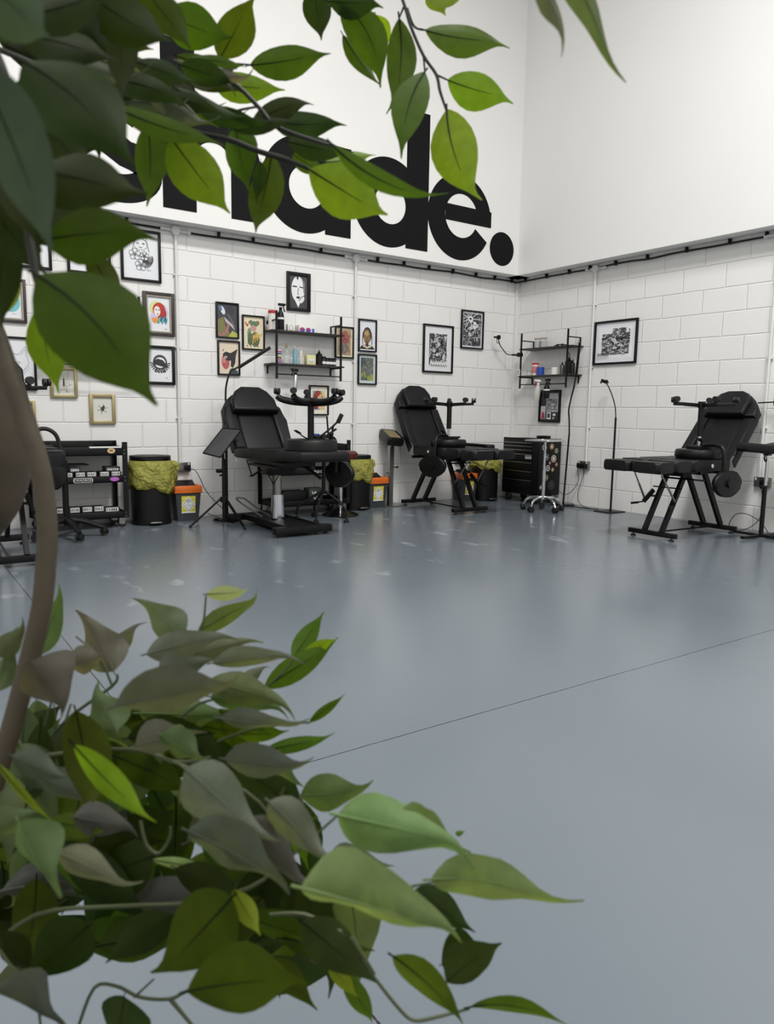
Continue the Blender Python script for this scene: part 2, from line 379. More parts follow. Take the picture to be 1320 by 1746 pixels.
def a_tiger(a):
    r = random.Random(3)
    a.arc(DK, .5, .74, .2, .12, 0, 360, .009).arc(DK, .38, .86, .05, .05, 0, 180, .012).arc(DK, .62, .86, .05, .05, 0, 180, .012)
    for sx in (-1, 1):
        a.arc(DK, .5+sx*.08, .76, .03, .012, 0, 360, .012)
        for k in range(6): a.stroke(DK, [(.5+sx*(.12+.02*k), .84-.04*k), (.5+sx*(.2+.01*k), .82-.045*k)], .009)
    a.arc(DK, .5, .69, .04, .02, 180, 360, .012)
    flower(a, .33, .52, .15); flower(a, .5, .3, .15); flower(a, .6, .5, .12)
    for k in range(8): leafline(a, .55+.02*k, .42-.01*k, .22, -.9+.25*k)
    a.stroke(DK, [(.66, .2), (.7, .22), (.72, .19), (.78, .21)], .006)
def a_lion(a):
    for k in range(7): leafline(a, .5, .2+.06*k, .3, 2.3-.05*k); leafline(a, .5, .2+.06*k, .3, .84+.05*k)
    a.arc(DK, .5, .75, .25, .2, 0, 360, .01)
def a_skull(a):
    a.ell((110, 190, 195), .6, .45, .3, .25).ell((200, 60, 80), .45, .6, .2, .16).ell((235, 160, 60), .7, .62, .12, .12).ell((60, 60, 70), .5, .52, .1, .1)
    a.stroke(DK, [(.6, .15), (.68, .16), (.75, .14)], .008)
def a_redhair(a):
    a.ell((212, 220, 160), .42, .66, .3, .2).ell((206, 200, 222), .68, .52, .22, .25).ell((205, 195, 228), .35, .4, .2, .16)
    a.ell((186, 52, 40), .52, .62, .26, .2).ell((170, 44, 36), .62, .52, .2, .18).ell((236, 226, 220), .44, .58, .13, .14)
    a.ell((90, 110, 170), .40, .62, .03, .02).ell((70, 70, 90), .52, .62, .03, .018).ell((150, 40, 50), .46, .5, .03, .018)
    for k in range(5): a.ell((226, 150, 50), .28+.05*k, .34-.02*(k % 2), .05, .07, .4)
    for k in range(7): a.ell(((60, 140, 150), (120, 190, 180), (50, 90, 130))[k % 3], .5+.05*k, .32+.03*(k % 3), .04, .09, -.4)
    a.stroke(DK, [(.72, .1), (.78, .12), (.84, .09)], .008)
def a_crow(a):
    a.ell((70, 70, 72), .5, .6, .3, .22).ell((236, 238, 240), .5, .58, .23, .16)
    for k in range(14):
        t = PI+PI*k/13; a.stroke((60, 60, 62), [(.5+.2*math.cos(t), .52+.1*math.sin(t)), (.5+.42*math.cos(t), .58+.32*math.sin(t))], .035)
    a.poly((45, 45, 48), [(.2, .62), (.4, .7), (.62, .66), (.8, .5), (.84, .42), (.6, .46), (.4, .5), (.25, .52)])
    for k in range(7): a.ell((50, 50, 52), .32+.06*k, .33+.03*(k % 2), .05, .045)
    for k in range(6): a.ell((215, 215, 215), .34+.06*k, .33+.03*(k % 2), .018, .016)
    a.stroke(DK, [(.7, .12), (.76, .14), (.82, .1)], .008)
def a_fox(a):
    g = (95, 95, 98)
    for sx in (-1, 1):
        a.stroke(g, [(.5+sx*.18, .68), (.5+sx*.34, .86), (.5+sx*.38, .6), (.5+sx*.4, .5), (.5+sx*.25, .34), (.5+sx*.1, .24)], .006)
        a.stroke(g, [(.5+sx*.24, .68), (.5+sx*.33, .8), (.5+sx*.34, .64)], .005)
        a.arc(g, .5+sx*.15, .52, .06, .02, 0, 360, .008)
        a.stroke(g, [(.5+sx*.05, .7), (.5+sx*.07, .5), (.5+sx*.04, .36)], .005)
        for k in range(5): a.stroke(g, [(.5+sx*(.36-.03*k), .46-.04*k), (.5+sx*(.42-.04*k), .4-.04*k)], .005)
    a.stroke(g, [(.32, .68), (.5, .72), (.68, .68)], .006); a.ell((70, 70, 72), .5, .33, .05, .03)
    for k in range(6): leafline(a, .3+.08*k, .16, .14, 1.2+.15*k, g)
def a_moth(a):
    for sx in (-1, 1):
        leafline(a, .5, .6, .38, .9 if sx > 0 else 2.2); leafline(a, .5, .5, .35, -.3 if sx > 0 else 3.4); leafline(a, .5, .42, .3, -1.1 if sx > 0 else 4.2)
    a.ell((60, 60, 60), .5, .5, .04, .17); a.stroke(DK, [(.6, .12), (.75, .13)], .01)
def a_bug(a):
    a.ell((48, 48, 46), .5, .5, .09, .12, -.5).ell((60, 58, 52), .58, .6, .06, .05).ell((170, 160, 120), .46, .42, .04, .05)
    for k in range(6): a.stroke((60, 58, 52), [(.5, .5), (.5+.28*math.cos(k*1.05+.3), .5+.22*math.sin(k*1.05+.3))], .02)
def a_serp(a):
    a.poly((64, 66, 72), [(0, 0), (1, 0), (1, 1), (0, 1)]); a.poly((120, 118, 72), [(0, 0), (.75, 0), (.4, .35), (.3, .6), (0, .5)]); a.poly((176, 178, 84), [(.55, 0), (1, 0), (1, .12), (.75, .2)])
    a.ell((215, 222, 230), .28, .8, .15, .09, -.8).ell((90, 110, 140), .16, .86, .1, .07, -.6).ell((50, 52, 60), .62, .8, .22, .16)
    a.stroke((176, 112, 118), [(.42, .5), (.55, .38), (.52, .25), (.4, .12), (.2, .06), (.08, .1)], .075)
    for k in range(11): a.stroke((205, 200, 200), [(.34+.04*k, .6-.03*k+.01*k), (.42+.045*k, .48-.026*k)], .013)
    for k in range(8): a.stroke((140, 120, 130), [(.5+.05*k, .7-.05*k), (.62+.04*k, .66-.05*k)], .016)
def a_frog(a):
    a.poly((226, 214, 186), [(0, 0), (1, 0), (1, 1), (0, 1)])
    a.ell((92, 122, 96), .55, .78, .22, .09).ell((96, 128, 92), .38, .83, .09, .07).ell((100, 130, 92), .72, .82, .09, .07).ell((190, 70, 50), .3, .82, .04, .04).ell((190, 70, 50), .78, .82, .04, .04)
    a.ell((192, 150, 140), .5, .64, .16, .1).ell((120, 140, 110), .3, .45, .1, .2).ell((84, 108, 84), .35, .3, .14, .2).ell((110, 112, 70), .6, .3, .22, .24)
    for k in range(4): a.stroke((214, 176, 84), [(.5+.02*k, .42), (.5+.1*k, .28+.03*k), (.46+.12*k, .16+.05*k)], .035)
    for k in range(4): a.stroke((214, 180, 96), [(.62, .5), (.66+.07*k, .42), (.7+.08*k, .34+.05*k)], .03)
    a.stroke((196, 96, 70), [(.1, .82), (.2, .7), (.24, .78)], .04)
    for k in range(18): a.ell((70, 86, 60), .2+.035*k, .08+.05*((k*7) % 5), .025, .03)
def a_mask(a):
    a.poly((222, 206, 184), [(0, 0), (1, 0), (1, 1), (0, 1)])
    a.ell((178, 92, 96), .34, .38, .2, .24, .2).ell((200, 130, 128), .26, .42, .1, .12).poly((44, 42, 46), [(.2, .62), (.35, .7), (.6, .66), (.96, .8), (.86, .55), (.84, .36), (.72, .2), (.6, .24), (.62, .42), (.4, .42), (.24, .5)])
    a.ell((226, 200, 190), .34, .52, .08, .045, .2).ell((50, 46, 50), .34, .52, .03, .03).ell((196, 50, 60), .25, .31, .06, .03).poly((60, 70, 80), [(.5, 0), (1, 0), (.96, .1), (.7, .2), (.55, .14)])
    a.stroke((60, 50, 50), [(.2, .7), (.26, .78)], .02)
def a_man(a):
    a.poly((70, 70, 72), [(0, 0), (1, 0), (1, 1), (0, 1)]).ell((232, 232, 234), .48, .58, .36, .4).poly((60, 60, 62), [(0, 0), (.45, 0), (.3, .25), (.08, .3)]).poly((60, 60, 62), [(.55, 0), (1, 0), (1, .3), (.8, .25)])
    a.poly((238, 238, 238), [(.3, .25), (.5, .02), (.6, .2)]).stroke((30, 30, 32), [(.18, .66), (.42, .66)], .04).stroke((60, 60, 62), [(.56, .66), (.8, .64)], .035)
    a.stroke((50, 50, 52), [(.5, .62), (.46, .44), (.54, .42)], .02).ell((60, 60, 62), .5, .33, .12, .04).ell((225, 225, 225), .68, .28, .16, .1, .5).stroke((50, 50, 52), [(.52, .22), (.68, .36), (.86, .4)], .02)
    a.poly((38, 38, 40), [(.38, 1), (.5, 1), (.5, .88), (.42, .88)]).poly((120, 120, 122), [(.64, .98), (.86, .8), (.86, .4), (.78, .5), (.74, .8)])
def a_lizard(a):
    a.poly((214, 206, 176), [(0, 0), (1, 0), (1, 1), (0, 1)]).poly((166, 142, 116), [(.1, .06), (.9, .06), (.9, .94), (.1, .94)])
    a.ell((158, 84, 76), .55, .62, .25, .28).ell((120, 112, 108), .45, .3, .3, .2)
    r = random.Random(8)
    for k in range(40): x, y = r.uniform(.15, .85), r.uniform(.1, .9); a.stroke(((84, 80, 78), (190, 150, 110), (120, 60, 60))[k % 3], [(x, y), (x+r.uniform(-.12, .12), y+r.uniform(-.1, .1))], .02)
def a_bust(a):
    a.poly((222, 224, 230), [(0, 0), (1, 0), (1, 1), (0, 1)]).poly((44, 38, 36), [(.02, .04), (.98, .04), (.82, .16), (.66, .2), (.3, .2), (.14, .16)])
    a.ell((52, 46, 40), .5, .52, .27, .27).ell((134, 106, 70), .48, .46, .21, .26).ell((176, 150, 104), .46, .56, .13, .1).poly((206, 190, 160), [(.2, .14), (.5, .06), (.8, .14), (.66, .2), (.5, .12), (.3, .2)])
    a.stroke((40, 34, 30), [(.32, .5), (.45, .49)], .02).stroke((40, 34, 30), [(.54, .49), (.66, .51)], .02).stroke((70, 54, 38), [(.5, .5), (.47, .38), (.54, .37)], .014).ell((70, 40, 36), .49, .3, .08, .02).ell((52, 42, 34), .49, .22, .07, .04)
    a.stroke((50, 44, 40), [(.24, .62), (.2, .4), (.22, .2)], .03).stroke((50, 44, 40), [(.74, .62), (.79, .4), (.78, .2)], .03)
def a_mono(a):
    a.poly((196, 204, 206), [(0, 0), (1, 0), (1, 1), (0, 1)]).poly((96, 104, 92), [(.12, .1), (.88, .1), (.88, .92), (.12, .92)]).poly((70, 84, 98), [(.12, .5), (.4, .92), (.12, .92)]).poly((150, 158, 70), [(.12, .3), (.7, .1), (.88, .1), (.88, .3), (.4, .5)])
    a.ell((104, 104, 112), .56, .52, .22, .26, .2)
    r = random.Random(5)
    for k in range(40): x, y = r.uniform(.2, .8), r.uniform(.2, .85); a.stroke(((60, 66, 60), (170, 174, 96), (78, 92, 116))[k % 3], [(x, y), (x+r.uniform(-.12, .12), y-r.uniform(.02, .15))], .018)
def a_red2(a):
    a.poly((226, 222, 208), [(0, 0), (1, 0), (1, 1), (0, 1)]).poly((120, 156, 180), [(.15, .15), (.85, .15), (.85, .85), (.15, .85)]).poly((206, 196, 120), [(.55, .15), (.85, .15), (.85, .85), (.65, .85)])
    a.ell((150, 58, 48), .45, .58, .27, .28).ell((130, 44, 40), .34, .4, .2, .24).ell((232, 196, 170), .56, .6, .12, .15).ell((150, 58, 48), .44, .74, .14, .1).ell((222, 186, 160), .6, .3, .14, .12).stroke((90, 50, 40), [(.56, .62), (.62, .63)], .015)
def scribble(a, x0, x1, y0, y1, seed, n=120, tint=(70, 72, 74)):
    r = random.Random(seed); a.poly(tint, [(x0, y0), (x1, y0), (x1, y1), (x0, y1)])
    X = lambda u: x0+(x1-x0)*min(max(u, 0), 1); Y = lambda v: y0+(y1-y0)*min(max(v, 0), 1)
    for k in range(n):
        u, v = r.random(), r.random(); t = r.uniform(0, 6.3); P = []
        for i in range(5): P.append((X(u), Y(v))); t += r.uniform(-.9, .9); u += .05*math.cos(t); v += .04*math.sin(t)
        a.stroke(((228, 228, 230), (28, 28, 30), (205, 206, 208), (150, 152, 154))[k % 4], P, .012 if k % 4 != 0 else .016)
    for k in range(5):
        u, v = r.uniform(.2, .8), r.uniform(.2, .8); a.ell((215, 215, 216), X(u), Y(v), .05*(x1-x0)*1.6, .035*(y1-y0)*1.6).ell((40, 40, 42), X(u), Y(v), .02*(x1-x0), .016*(y1-y0))
def a_bw1(a):
    a.poly((226, 226, 230), [(0, 0), (1, 0), (1, 1), (0, 1)]); scribble(a, .18, .82, .14, .84, 11, 150)
    for k in range(7): a.stroke((232, 232, 232), [(.2+.09*k, .13), (.22+.09*k, .26-.02*(k % 2)), (.27+.09*k, .14)], .03)
def a_bw2(a):
    a.poly((214, 214, 220), [(0, 0), (1, 0), (1, 1), (0, 1)]); scribble(a, .06, .94, .05, .95, 12, 130)
    for k in range(9): t = 2*PI*k/9; a.stroke((222, 222, 224), [(.36, .8), (.36+.5*math.cos(t), .8+.3*math.sin(t))], .022)
    a.ell((235, 235, 236), .36, .8, .12, .075).ell((60, 60, 62), .36, .8, .06, .035).ell((226, 226, 228), .58, .62, .1, .11).ell((50, 50, 52), .54, .63, .02, .025).ell((50, 50, 52), .63, .63, .02, .025)
def a_bw3(a):
    a.poly((228, 228, 234), [(0, 0), (1, 0), (1, 1), (0, 1)]); a.poly((238, 238, 240), [(.08, .12), (.92, .12), (.92, .88), (.08, .88)])
    scribble(a, .16, .84, .2, .72, 13, 150, (84, 84, 86)); scribble(a, .45, .78, .6, .84, 14, 50, (80, 80, 82))
    for k in range(6): a.arc((40, 40, 42), .11+.05*k, .2, .018, .03, 0, 360, .016)
    for k in range(5): a.stroke((40, 40, 42), [(.86, .8-.07*k), (.9, .77-.07*k), (.86, .75-.07*k)], .018)
def a_collage(a):
    a.poly((42, 42, 44), [(0, 0), (1, 0), (1, 1), (0, 1)]).poly((190, 190, 194), [(.3, .3), (.94, .3), (.94, .95), (.3, .95)]); scribble(a, .34, .9, .34, .76, 21, 60, (130, 130, 132))
    a.poly((206, 200, 198), [(.04, .04), (.3, .04), (.3, .5), (.04, .5)]).poly((176, 60, 74), [(.06, .05), (.28, .05), (.24, .26), (.12, .3)]).poly((220, 220, 222), [(.36, .04), (.6, .04), (.6, .28), (.36, .28)]).poly((70, 70, 74), [(.4, .09), (.56, .09), (.56, .24), (.4, .24)])
    a.ell((200, 200, 202), .78, .2, .09, .05).ell((190, 190, 190), .74, .08, .06, .03)
def a_blank(a): a.ell((90, 90, 88), .5, .5, .12, .14)
def frame(label, wall, c, z0, z1, w, bw, art, mat_=None, paper=(228, 230, 234), inner=None, name='picture_frame', group=None):
    h = z1-z0; loc = (c, -.002, (z0+z1)/2) if wall == 'L' else (-.002, c, (z0+z1)/2)
    t = thing(name, label, 'picture', loc, 0 if wall == 'L' else -PI/2, group)
    b = MB(); d = .026
    for sx in (-1, 1): b.box((sx*(w-bw)/2, -d/2, 0), (bw, d, h), bev=.002)
    for sz in (-1, 1): b.box((0, -d/2, sz*(h-bw)/2), (w-2*bw+.002, d, bw), bev=.002)
    obj('frame_border', b, mat_ or METB, t)
    if inner:
        b = MB(); iw = w-2*bw; ih = h-2*bw; q = .012
        for sx in (-1, 1): b.box((sx*(iw-q)/2, -.012, 0), (q, .022, ih))
        for sz in (-1, 1): b.box((0, -.012, sz*(ih-q)/2), (iw-2*q, .022, q))
        obj('inner_slip', b, inner, t)
    iw, ih = w-2*bw, h-2*bw
    a = Art(iw, ih, -.008); a.poly(paper, [(0, 0), (1, 0), (1, 1), (0, 1)]); art(a); a.done('print', t)
    b = MB().box((0, -.004, 0), (iw, .006, ih)); obj('backing_board', b, CARD, t)
    return t
BL = METB
frame('black framed print at the top left edge, mostly behind leaves, above the left shelf end', 'L', -5.53, 2.165, 2.62, .31, .022, a_lion)
frame('black framed picture mostly behind a leaf, left of the tiger drawing', 'L', -5.074, 2.17, 2.647, .356, .02, a_blank)
frame('large black framed line drawing of a tiger head with flowers and leaves', 'L', -4.632, 2.159, 2.605, .354, .022, a_tiger)
frame('dark wood framed colourful print with turquoise and red, at the far left edge', 'L', -5.72, 1.716, 2.068, .27, .024, a_skull, WOODD, inner=SILV)
frame('silver edged dark frame with red haired woman on a pastel splash', 'L', -4.484, 1.692, 2.079, .285, .03, a_redhair, WOODD, inner=SILV)
frame('black frame with grey bird and flower drawing in a ring, under the red haired woman', 'L', -4.482, 1.253, 1.604, .272, .026, a_crow)
frame('large black frame with fine line drawing of a fox face at the far left', 'L', -5.73, 1.168, 1.604, .40, .018, a_fox)
frame('narrow gold frame with a small moth drawing, left of the insect frame', 'L', -5.319, 1.114, 1.374, .218, .024, a_moth, GOLD, paper=(214, 214, 206))
frame('small gold frame with a dark beetle on white above the tool cart', 'L', -5.006, .89, 1.153, .22, .028, a_bug, GOLD, paper=(214, 214, 206))
frame('gold frame mostly hidden behind the curved trunk, lowest at the far left', 'L', -5.66, .828, 1.082, .216, .026, a_blank, GOLD, paper=(214, 214, 206))
frame('black frame with a dark fanged creature with a long pink tongue', 'L', -3.823, 1.716, 2.052, .233, .014, a_serp)
frame('black A4 frame with a painting of a green tree frog holding yellow feet forward', 'L', -3.553, 1.621, 1.954, .238, .014, a_frog, paper=(226, 214, 186))
frame('black A4 frame with a painted woman in a dark mask with pointed ear', 'L', -3.813, 1.365, 1.695, .229, .014, a_mask)
frame('wide black frame with black and white portrait of a man, hanging above the middle shelf', 'L', -3.055, 2.037, 2.418, .267, .03, a_man)
frame('black frame with reddish scaly painting partly behind the middle shelf right post', 'L', -2.508, 1.598, 1.927, .233, .014, a_lizard)
frame('black A4 frame with a bust portrait of a man in braids on white', 'L', -2.216, 1.682, 2.024, .235, .014, a_bust)
frame('black A4 frame with a green and blue abstract face, below the braided man portrait', 'L', -2.214, 1.33, 1.657, .243, .014, a_mono)
frame('black A4 frame with a painted red haired girl behind the upside down stool base', 'L', -2.815, .992, 1.303, .232, .014, a_red2)
frame('large black frame with white mount and busy black and white print, above the middle bed', 'L', -1.238, 1.498, 2.044, .441, .02, a_bw1)
frame('black framed black and white print with sun rays and a skull face, nearest the corner', 'L', -.727, 1.803, 2.247, .349, .016, a_bw2)
frame('wide landscape black frame with white mount and busy monochrome print on the right wall', 'R', -1.547, 1.593, 2.062, .57, .022, a_bw3)
frame('black frame holding a collage of small photos, under the corner shelf behind spray bottles', 'R', -.637, .948, 1.33, .338, .022, a_collage)

# ------------------------------------------------------------------ shelves
def shelf(label, loc, rz):
    t = thing('wall_shelf', label, 'shelf', loc, rz)
    for z in (.465, .145):
        obj('shelf_board', MB().box((.005, -.107, z), (.82, .2, .015), bev=.002), WOODD, t)
    for x in (-.365, .365):
        obj('upright', MB().box((x, -.213, .325), (.022, .01, .65)), METB, t)
        obj('bracket', MB().box((x, -.107, .565), (.014, .21, .012)).box((x, -.007, .52), (.014, .012, .102)), METB, t)
        obj('bracket', MB().box((x, -.107, .132), (.014, .21, .012)).box((x, -.007, .10), (.014, .012, .09)), METB, t)
    obj('hanging_rail', MB().cyl((-.365, -.205, .045), (.365, -.205, .045), .006), METB, t)
    return t
SZ = 1.345
shelf('black two-tier wall shelf on the left wall, holding ink bottles and boxes', (-3.035, 0, SZ), 0)
shelf('black two-tier wall shelf at far left, mostly hidden by the big leaf', (-5.085, 0, SZ), 0)
shelf('black two-tier wall shelf by the corner with jars and a blue roll', (0, -.69, SZ), -PI/2)
T1, T0 = SZ+.4725, SZ+.1525
def bottle(name, label, cat, loc, r, h, body, capm, kind='pump', group=None):
    t = thing(name, label, cat, loc, 0, group)
    obj('body', MB().lathe([(0, 0), (r, 0), (r, h*.68), (r*.8, h*.74), (r*.35, h*.78), (r*.35, h*.82)]), body, t)
    b = MB().lathe([(r*.42, h*.8), (r*.42, h*.88), (r*.12, h*.9), (r*.12, h)])
    if kind == 'pump': b.cyl((0, 0, h*.97), (-r*.9, 0, h*.95), r*.13)
    obj('cap', b, capm, t); return t
def spray(label, loc, body, headm, trig, rz=0, h=.2, tilt=0, liquid=None, steel=False):
    t = thing('spray_bottle', label, 'spray bottle', loc, 0, rot=(0, tilt, rz))
    if steel: prof = [(0, 0), (.019, 0), (.02, .004), (.02, .145), (.012, .158)]
    else: prof = [(0, 0), (.033, 0), (.036, .006), (.036, .10), (.028, .135), (.013, .155), (.013, .165)]
    prof = [(r_, z*h/.2) for r_, z in prof]
    obj('bottle_body', MB().lathe(prof), body, t)
    k = h/.2
    b = MB().cyl((0, 0, .158*k), (0, 0, .18*k), .015).box((-.01, 0, .2*k), (.075, .022, .028), bev=.008).box((-.05, 0, .203*k), (.012, .014, .016), bev=.002); obj('spray_head', b, headm, t)
    obj('trigger', MB().bar((-.028, 0, .19*k), (-.045, 0, .145*k), .012, .008), trig, t)
    if liquid: obj('label_strip' if liquid is CARD else 'liquid', MB().lathe([(.0365, .085*k), (.0365, .1*k)] if liquid is CARD else [(0, .004), (.034, .004), (.034, .04)]), liquid, t)
    return t
def jar(name, label, cat, loc, r, h, body, lid, lidh=.015, group=None):
    t = thing(name, label, cat, loc, 0, group)
    obj('body', MB().lathe([(0, 0), (r, 0), (r, h-lidh), (r*.9, h-lidh)]), body, t)
    obj('lid', MB().lathe([(0, h-lidh), (r*1.04, h-lidh), (r*1.04, h), (0, h)]), lid, t); return t
# middle shelf, top board
spray('tall black trigger spray bottle standing on the top board of the middle shelf', (-3.315, -.13, T1), PLAS, PLAS, PLAS, PI, .25, liquid=CARD)
jar('wipes_tub', 'white tub with red lid behind the left post of the middle shelf', 'tub', (-3.385, -.09, T1), .04, .19, CARD, RED, .03)
t = thing('small_box', 'small white box with a thin grey outline, beside the black spray bottle', 'box', (-3.2, -.11, T1)); obj('carton', MB().box((0, 0, .035), (.07, .05, .07), bev=.002), CARD, t)
a = Art(.07, .07, -.0262); a.arc((90, 90, 92), .5, .5, .3, .35, 0, 360, .05); o = a.done('box_print', t); o.location = (0, 0, .035)
t = thing('glove_box', 'white carton with red and blue round print on the middle shelf', 'box', (-3.03, -.1, T1)); obj('carton', MB().box((0, 0, .035), (.17, .09, .07), bev=.002), CARD, t)
a = Art(.17, .07, -.0462); 
for u in (.2, .6): a.ell((50, 70, 170), u, .35, .17, .34).ell((200, 50, 60), u, .45, .11, .22).ell((60, 60, 140), u, .4, .06, .1)
a.poly((60, 90, 190), [(.85, .1), (1, .1), (1, .6), (.85, .6)]); o = a.done('box_print', t); o.location = (0, 0, .035)
t = thing('pink_cloth_roll', 'pale pink paper pack at the left end of the middle shelf top board', 'pack', (-3.415, -.05, T1)); t.location.x = -3.40; obj('paper_pack', MB().box((0, 0, .03), (.05, .06, .06), bev=.008), mat('pale_pink_paper', (222, 198, 196), .6), t)
# middle shelf, lower board
t = thing('ink_tube_pack', 'purple and red printed tall pack at the left of the lower middle shelf', 'pack', (-3.34, -.13, T0)); obj('carton', MB().box((0, 0, .065), (.045, .05, .13), bev=.002), CARD, t)
a = Art(.045, .13, -.0262)
for k in range(6): a.poly(((120, 80, 150), (190, 60, 80), (60, 60, 70), (200, 190, 120), (40, 60, 120), (160, 60, 120))[k], [(.05, .05+.155*k), (.95, .05+.155*k), (.95, .17+.155*k), (.05, .17+.155*k)])
o = a.done('box_print', t); o.location = (0, 0, .065)
bottle('glass_bottle', 'clear glass bottle with brown cork top, left on the lower middle shelf', 'bottle', (-3.245, -.12, T0), .035, .2, GLAS, mat('cork', (150, 120, 90), .7), 'cap')
bottle('pump_bottle', 'clear pump bottle with pale blue liquid on the lower middle shelf', 'bottle', (-3.155, -.13, T0), .026, .19, CYAN, MILK)
bottle('pump_bottle', 'white labelled bottle with thin nozzle beside the pale blue one', 'bottle', (-3.09, -.13, T0), .022, .18, MILK, MILK, 'cap')
t = thing('soap_box', 'pale yellow carton with white label on the lower middle shelf', 'box', (-2.98, -.12, T0)); obj('carton', MB().box((0, 0, .05), (.1, .06, .1), bev=.002), mat('pale_yellow_card', (206, 204, 150), .6), t)
a = Art(.1, .1, -.0312); a.poly((222, 222, 216), [(.15, .25), (.85, .25), (.85, .65), (.15, .65)]).arc((60, 60, 60), .5, .45, .2, .14, 180, 360, .05); o = a.done('box_print', t); o.location = (0, 0, .05)
bottle('ink_bottle', 'black ink bottle with pointed cap on the lower middle shelf', 'bottle', (-2.885, -.14, T0), .034, .16, PLAS, PLAS, 'cap')
for k, (x, w_) in enumerate([(-2.825, 'next to the pointed ink bottle'), (-2.775, 'second of the four short jars'), (-2.735, 'third of the four short jars'), (-2.697, 'last jar by the right post')]):
    t = jar('ink_jar', 'short dark ink jar on the lower middle shelf, '+w_, 'jar', (x, -.12, T0), .022 if k else .027, .085 if k else .095, mat('dark_ink_glass', (46, 44, 52), .2), PLAS, .02, 'dark ink jars on the middle shelf')
    obj('jar_label', MB().lathe([(.0232 if k else .0282, .02), (.0232 if k else .0282, .045)]), CARD, t)
spray('slim brushed aluminium spray bottle with black head hanging from the middle shelf rail', (-3.205, -.222, 1.225), ALU, PLAS, PLAS, 0, .21, .05, steel=True)
# far-left shelf things
t = thing('skull_ornament', 'small cream and brown animal skull ornament on the far left shelf', 'ornament', (-4.93, -.1, T1))
b = MB().ball((-.02, 0, .035), .035, sc=(1.3, .8, .9)).ball((.05, 0, .025), .022, sc=(1.6, .8, .8)).tube([(-.03, 0, .06), (-.01, 0, .09), (.04, 0, .1), (.07, 0, .085)], [.008, .008, .006, .003]).tube([(.0, .01, .06), (.03, .02, .085), (.06, .03, .12)], [.007, .006, .003])
obj('skull', b, mat('bone_cream', (214, 200, 176), .5, var=.25, nscale=50), t); obj('eye_socket', MB().ball((.0, -.022, .04), .011), mat('dark_brown_resin', (96, 66, 46), .5), t)
for k, (c_, n_) in enumerate([((214, 206, 150), 'pale yellow'), ((224, 224, 218), 'white')]):
    t = thing('ink_bottle', n_+' small bottle with dark label on the lower board of the far left shelf', 'bottle', (-4.80+.05*k, -.14, T0))
    obj('body', MB().lathe([(0, 0), (.02, 0), (.02, .075), (.01, .085)]), mat('ink_'+n_.replace(' ', '_'), c_, .4), t); obj('cap', MB().lathe([(.012, .085), (.012, .11), (.004, .12)]), PLAS, t)
# corner shelf (things along y on the right wall)
for k, y in enumerate((-.50, -.60)):
    t = jar('glass_jar', ('clear glass jar with cork lid on the corner shelf, left one' if k == 0 else 'clear glass jar with cork lid on the corner shelf, right one'), 'jar', (-.1, y+.02, T1), .038, .12, GLAS, mat('pale_cork', (172, 158, 134), .7), .012, 'glass jars on the corner shelf')
    obj('cotton_pads', MB().lathe([(0, .004), (.034, .004), (.034, .07), (0, .075)]), mat('cotton_white', (214, 214, 208), .9), t)
t = thing('sunglasses', 'dark folded glasses lying on the top board of the corner shelf', 'glasses', (-.09, -.86, T1))
b = MB(); b.tube([(-.03, .09, .012), (-.035, .04, .02), (-.035, -.04, .02), (-.03, -.09, .012)], .006).ball((-.037, .035, .016), .022, sc=(.3, 1, .7)).ball((-.037, -.035, .016), .022, sc=(.3, 1, .7)); obj('glasses_frame', b, PLAS, t)
t = jar('wipes_tub', 'white and red tub with red lid on the lower corner shelf', 'tub', (-.11, -.47, T0), .038, .15, CARD, RED, .022); obj('tub_label', MB().lathe([(.0385, .03), (.0385, .11)], M=Matrix.Translation((0, 0, 0)), sq=1), mat('red_white_print', (200, 120, 118), .5), t)
t = thing('blue_tape_roll', 'bright blue roll standing on the lower corner shelf', 'roll', (-.13, -.575, T0)); b = MB().lathe([(.018, 0), (.045, 0), (.045, .095), (.018, .095)]); obj('roll', b, BLUE, t)
jar('cream_tub', 'white squat tub with label near the middle of the lower corner shelf', 'tub', (-.12, -.79, T0), .04, .085, CARD, CARD, .02)
t = jar('small_white_pot', 'tiny white pot at the left of the lower corner shelf', 'pot', (-.13, -.375, T0), .017, .06, CARD, CARD, .015)
t = jar('small_white_pot', 'low grey-white pot with green rim in front of the red lidded tub', 'pot', (-.17, -.43, T0), .028, .055, MILK, mat('green_band', (120, 150, 130), .5), .01)
bottle('pump_bottle', 'dark pump bottle with black liquid on the lower corner shelf', 'bottle', (-.11, -.895, T0), .028, .15, mat('smoked_glass', (70, 72, 76), .15), PLAS, 'cap')
t = bottle('pump_bottle', 'large black pump bottle by the right post of the corner shelf', 'bottle', (-.10, -.985, T0), .045, .21, PLAS, PLAS, 'cap'); obj('pump_nozzle', MB().tube([(0, 0, .2), (0, 0, .235), (-.02, .01, .24), (-.03, .02, .225)], .005), PLAS, t)
bottle('pump_bottle', 'small black bottle right of the large black pump bottle', 'bottle', (-.12, -1.06, T0), .026, .17, PLAS, PLAS, 'cap')
t = thing('name_sticker_card', 'small white card with black symbol clipped to the left post of the corner shelf', 'card', (-.226, -.315, SZ+.19), -PI/2); obj('card', MB().box((0, -.004, 0), (.045, .003, .075)), CARD, t)
a = Art(.04, .07, -.0056); a.stroke(DK, [(.2, .2), (.2, .8), (.8, .8), (.5, .5), (.8, .2), (.3, .2)], .09); a.done('card_print', t)
spray('white trigger spray bottle with red trigger hanging tilted from the corner shelf rail', (-.222, -.615, 1.2), MILK, CARD, RED, -PI/2+.3, .23, .1, liquid=mat('cream_liquid', (206, 200, 180), .4))
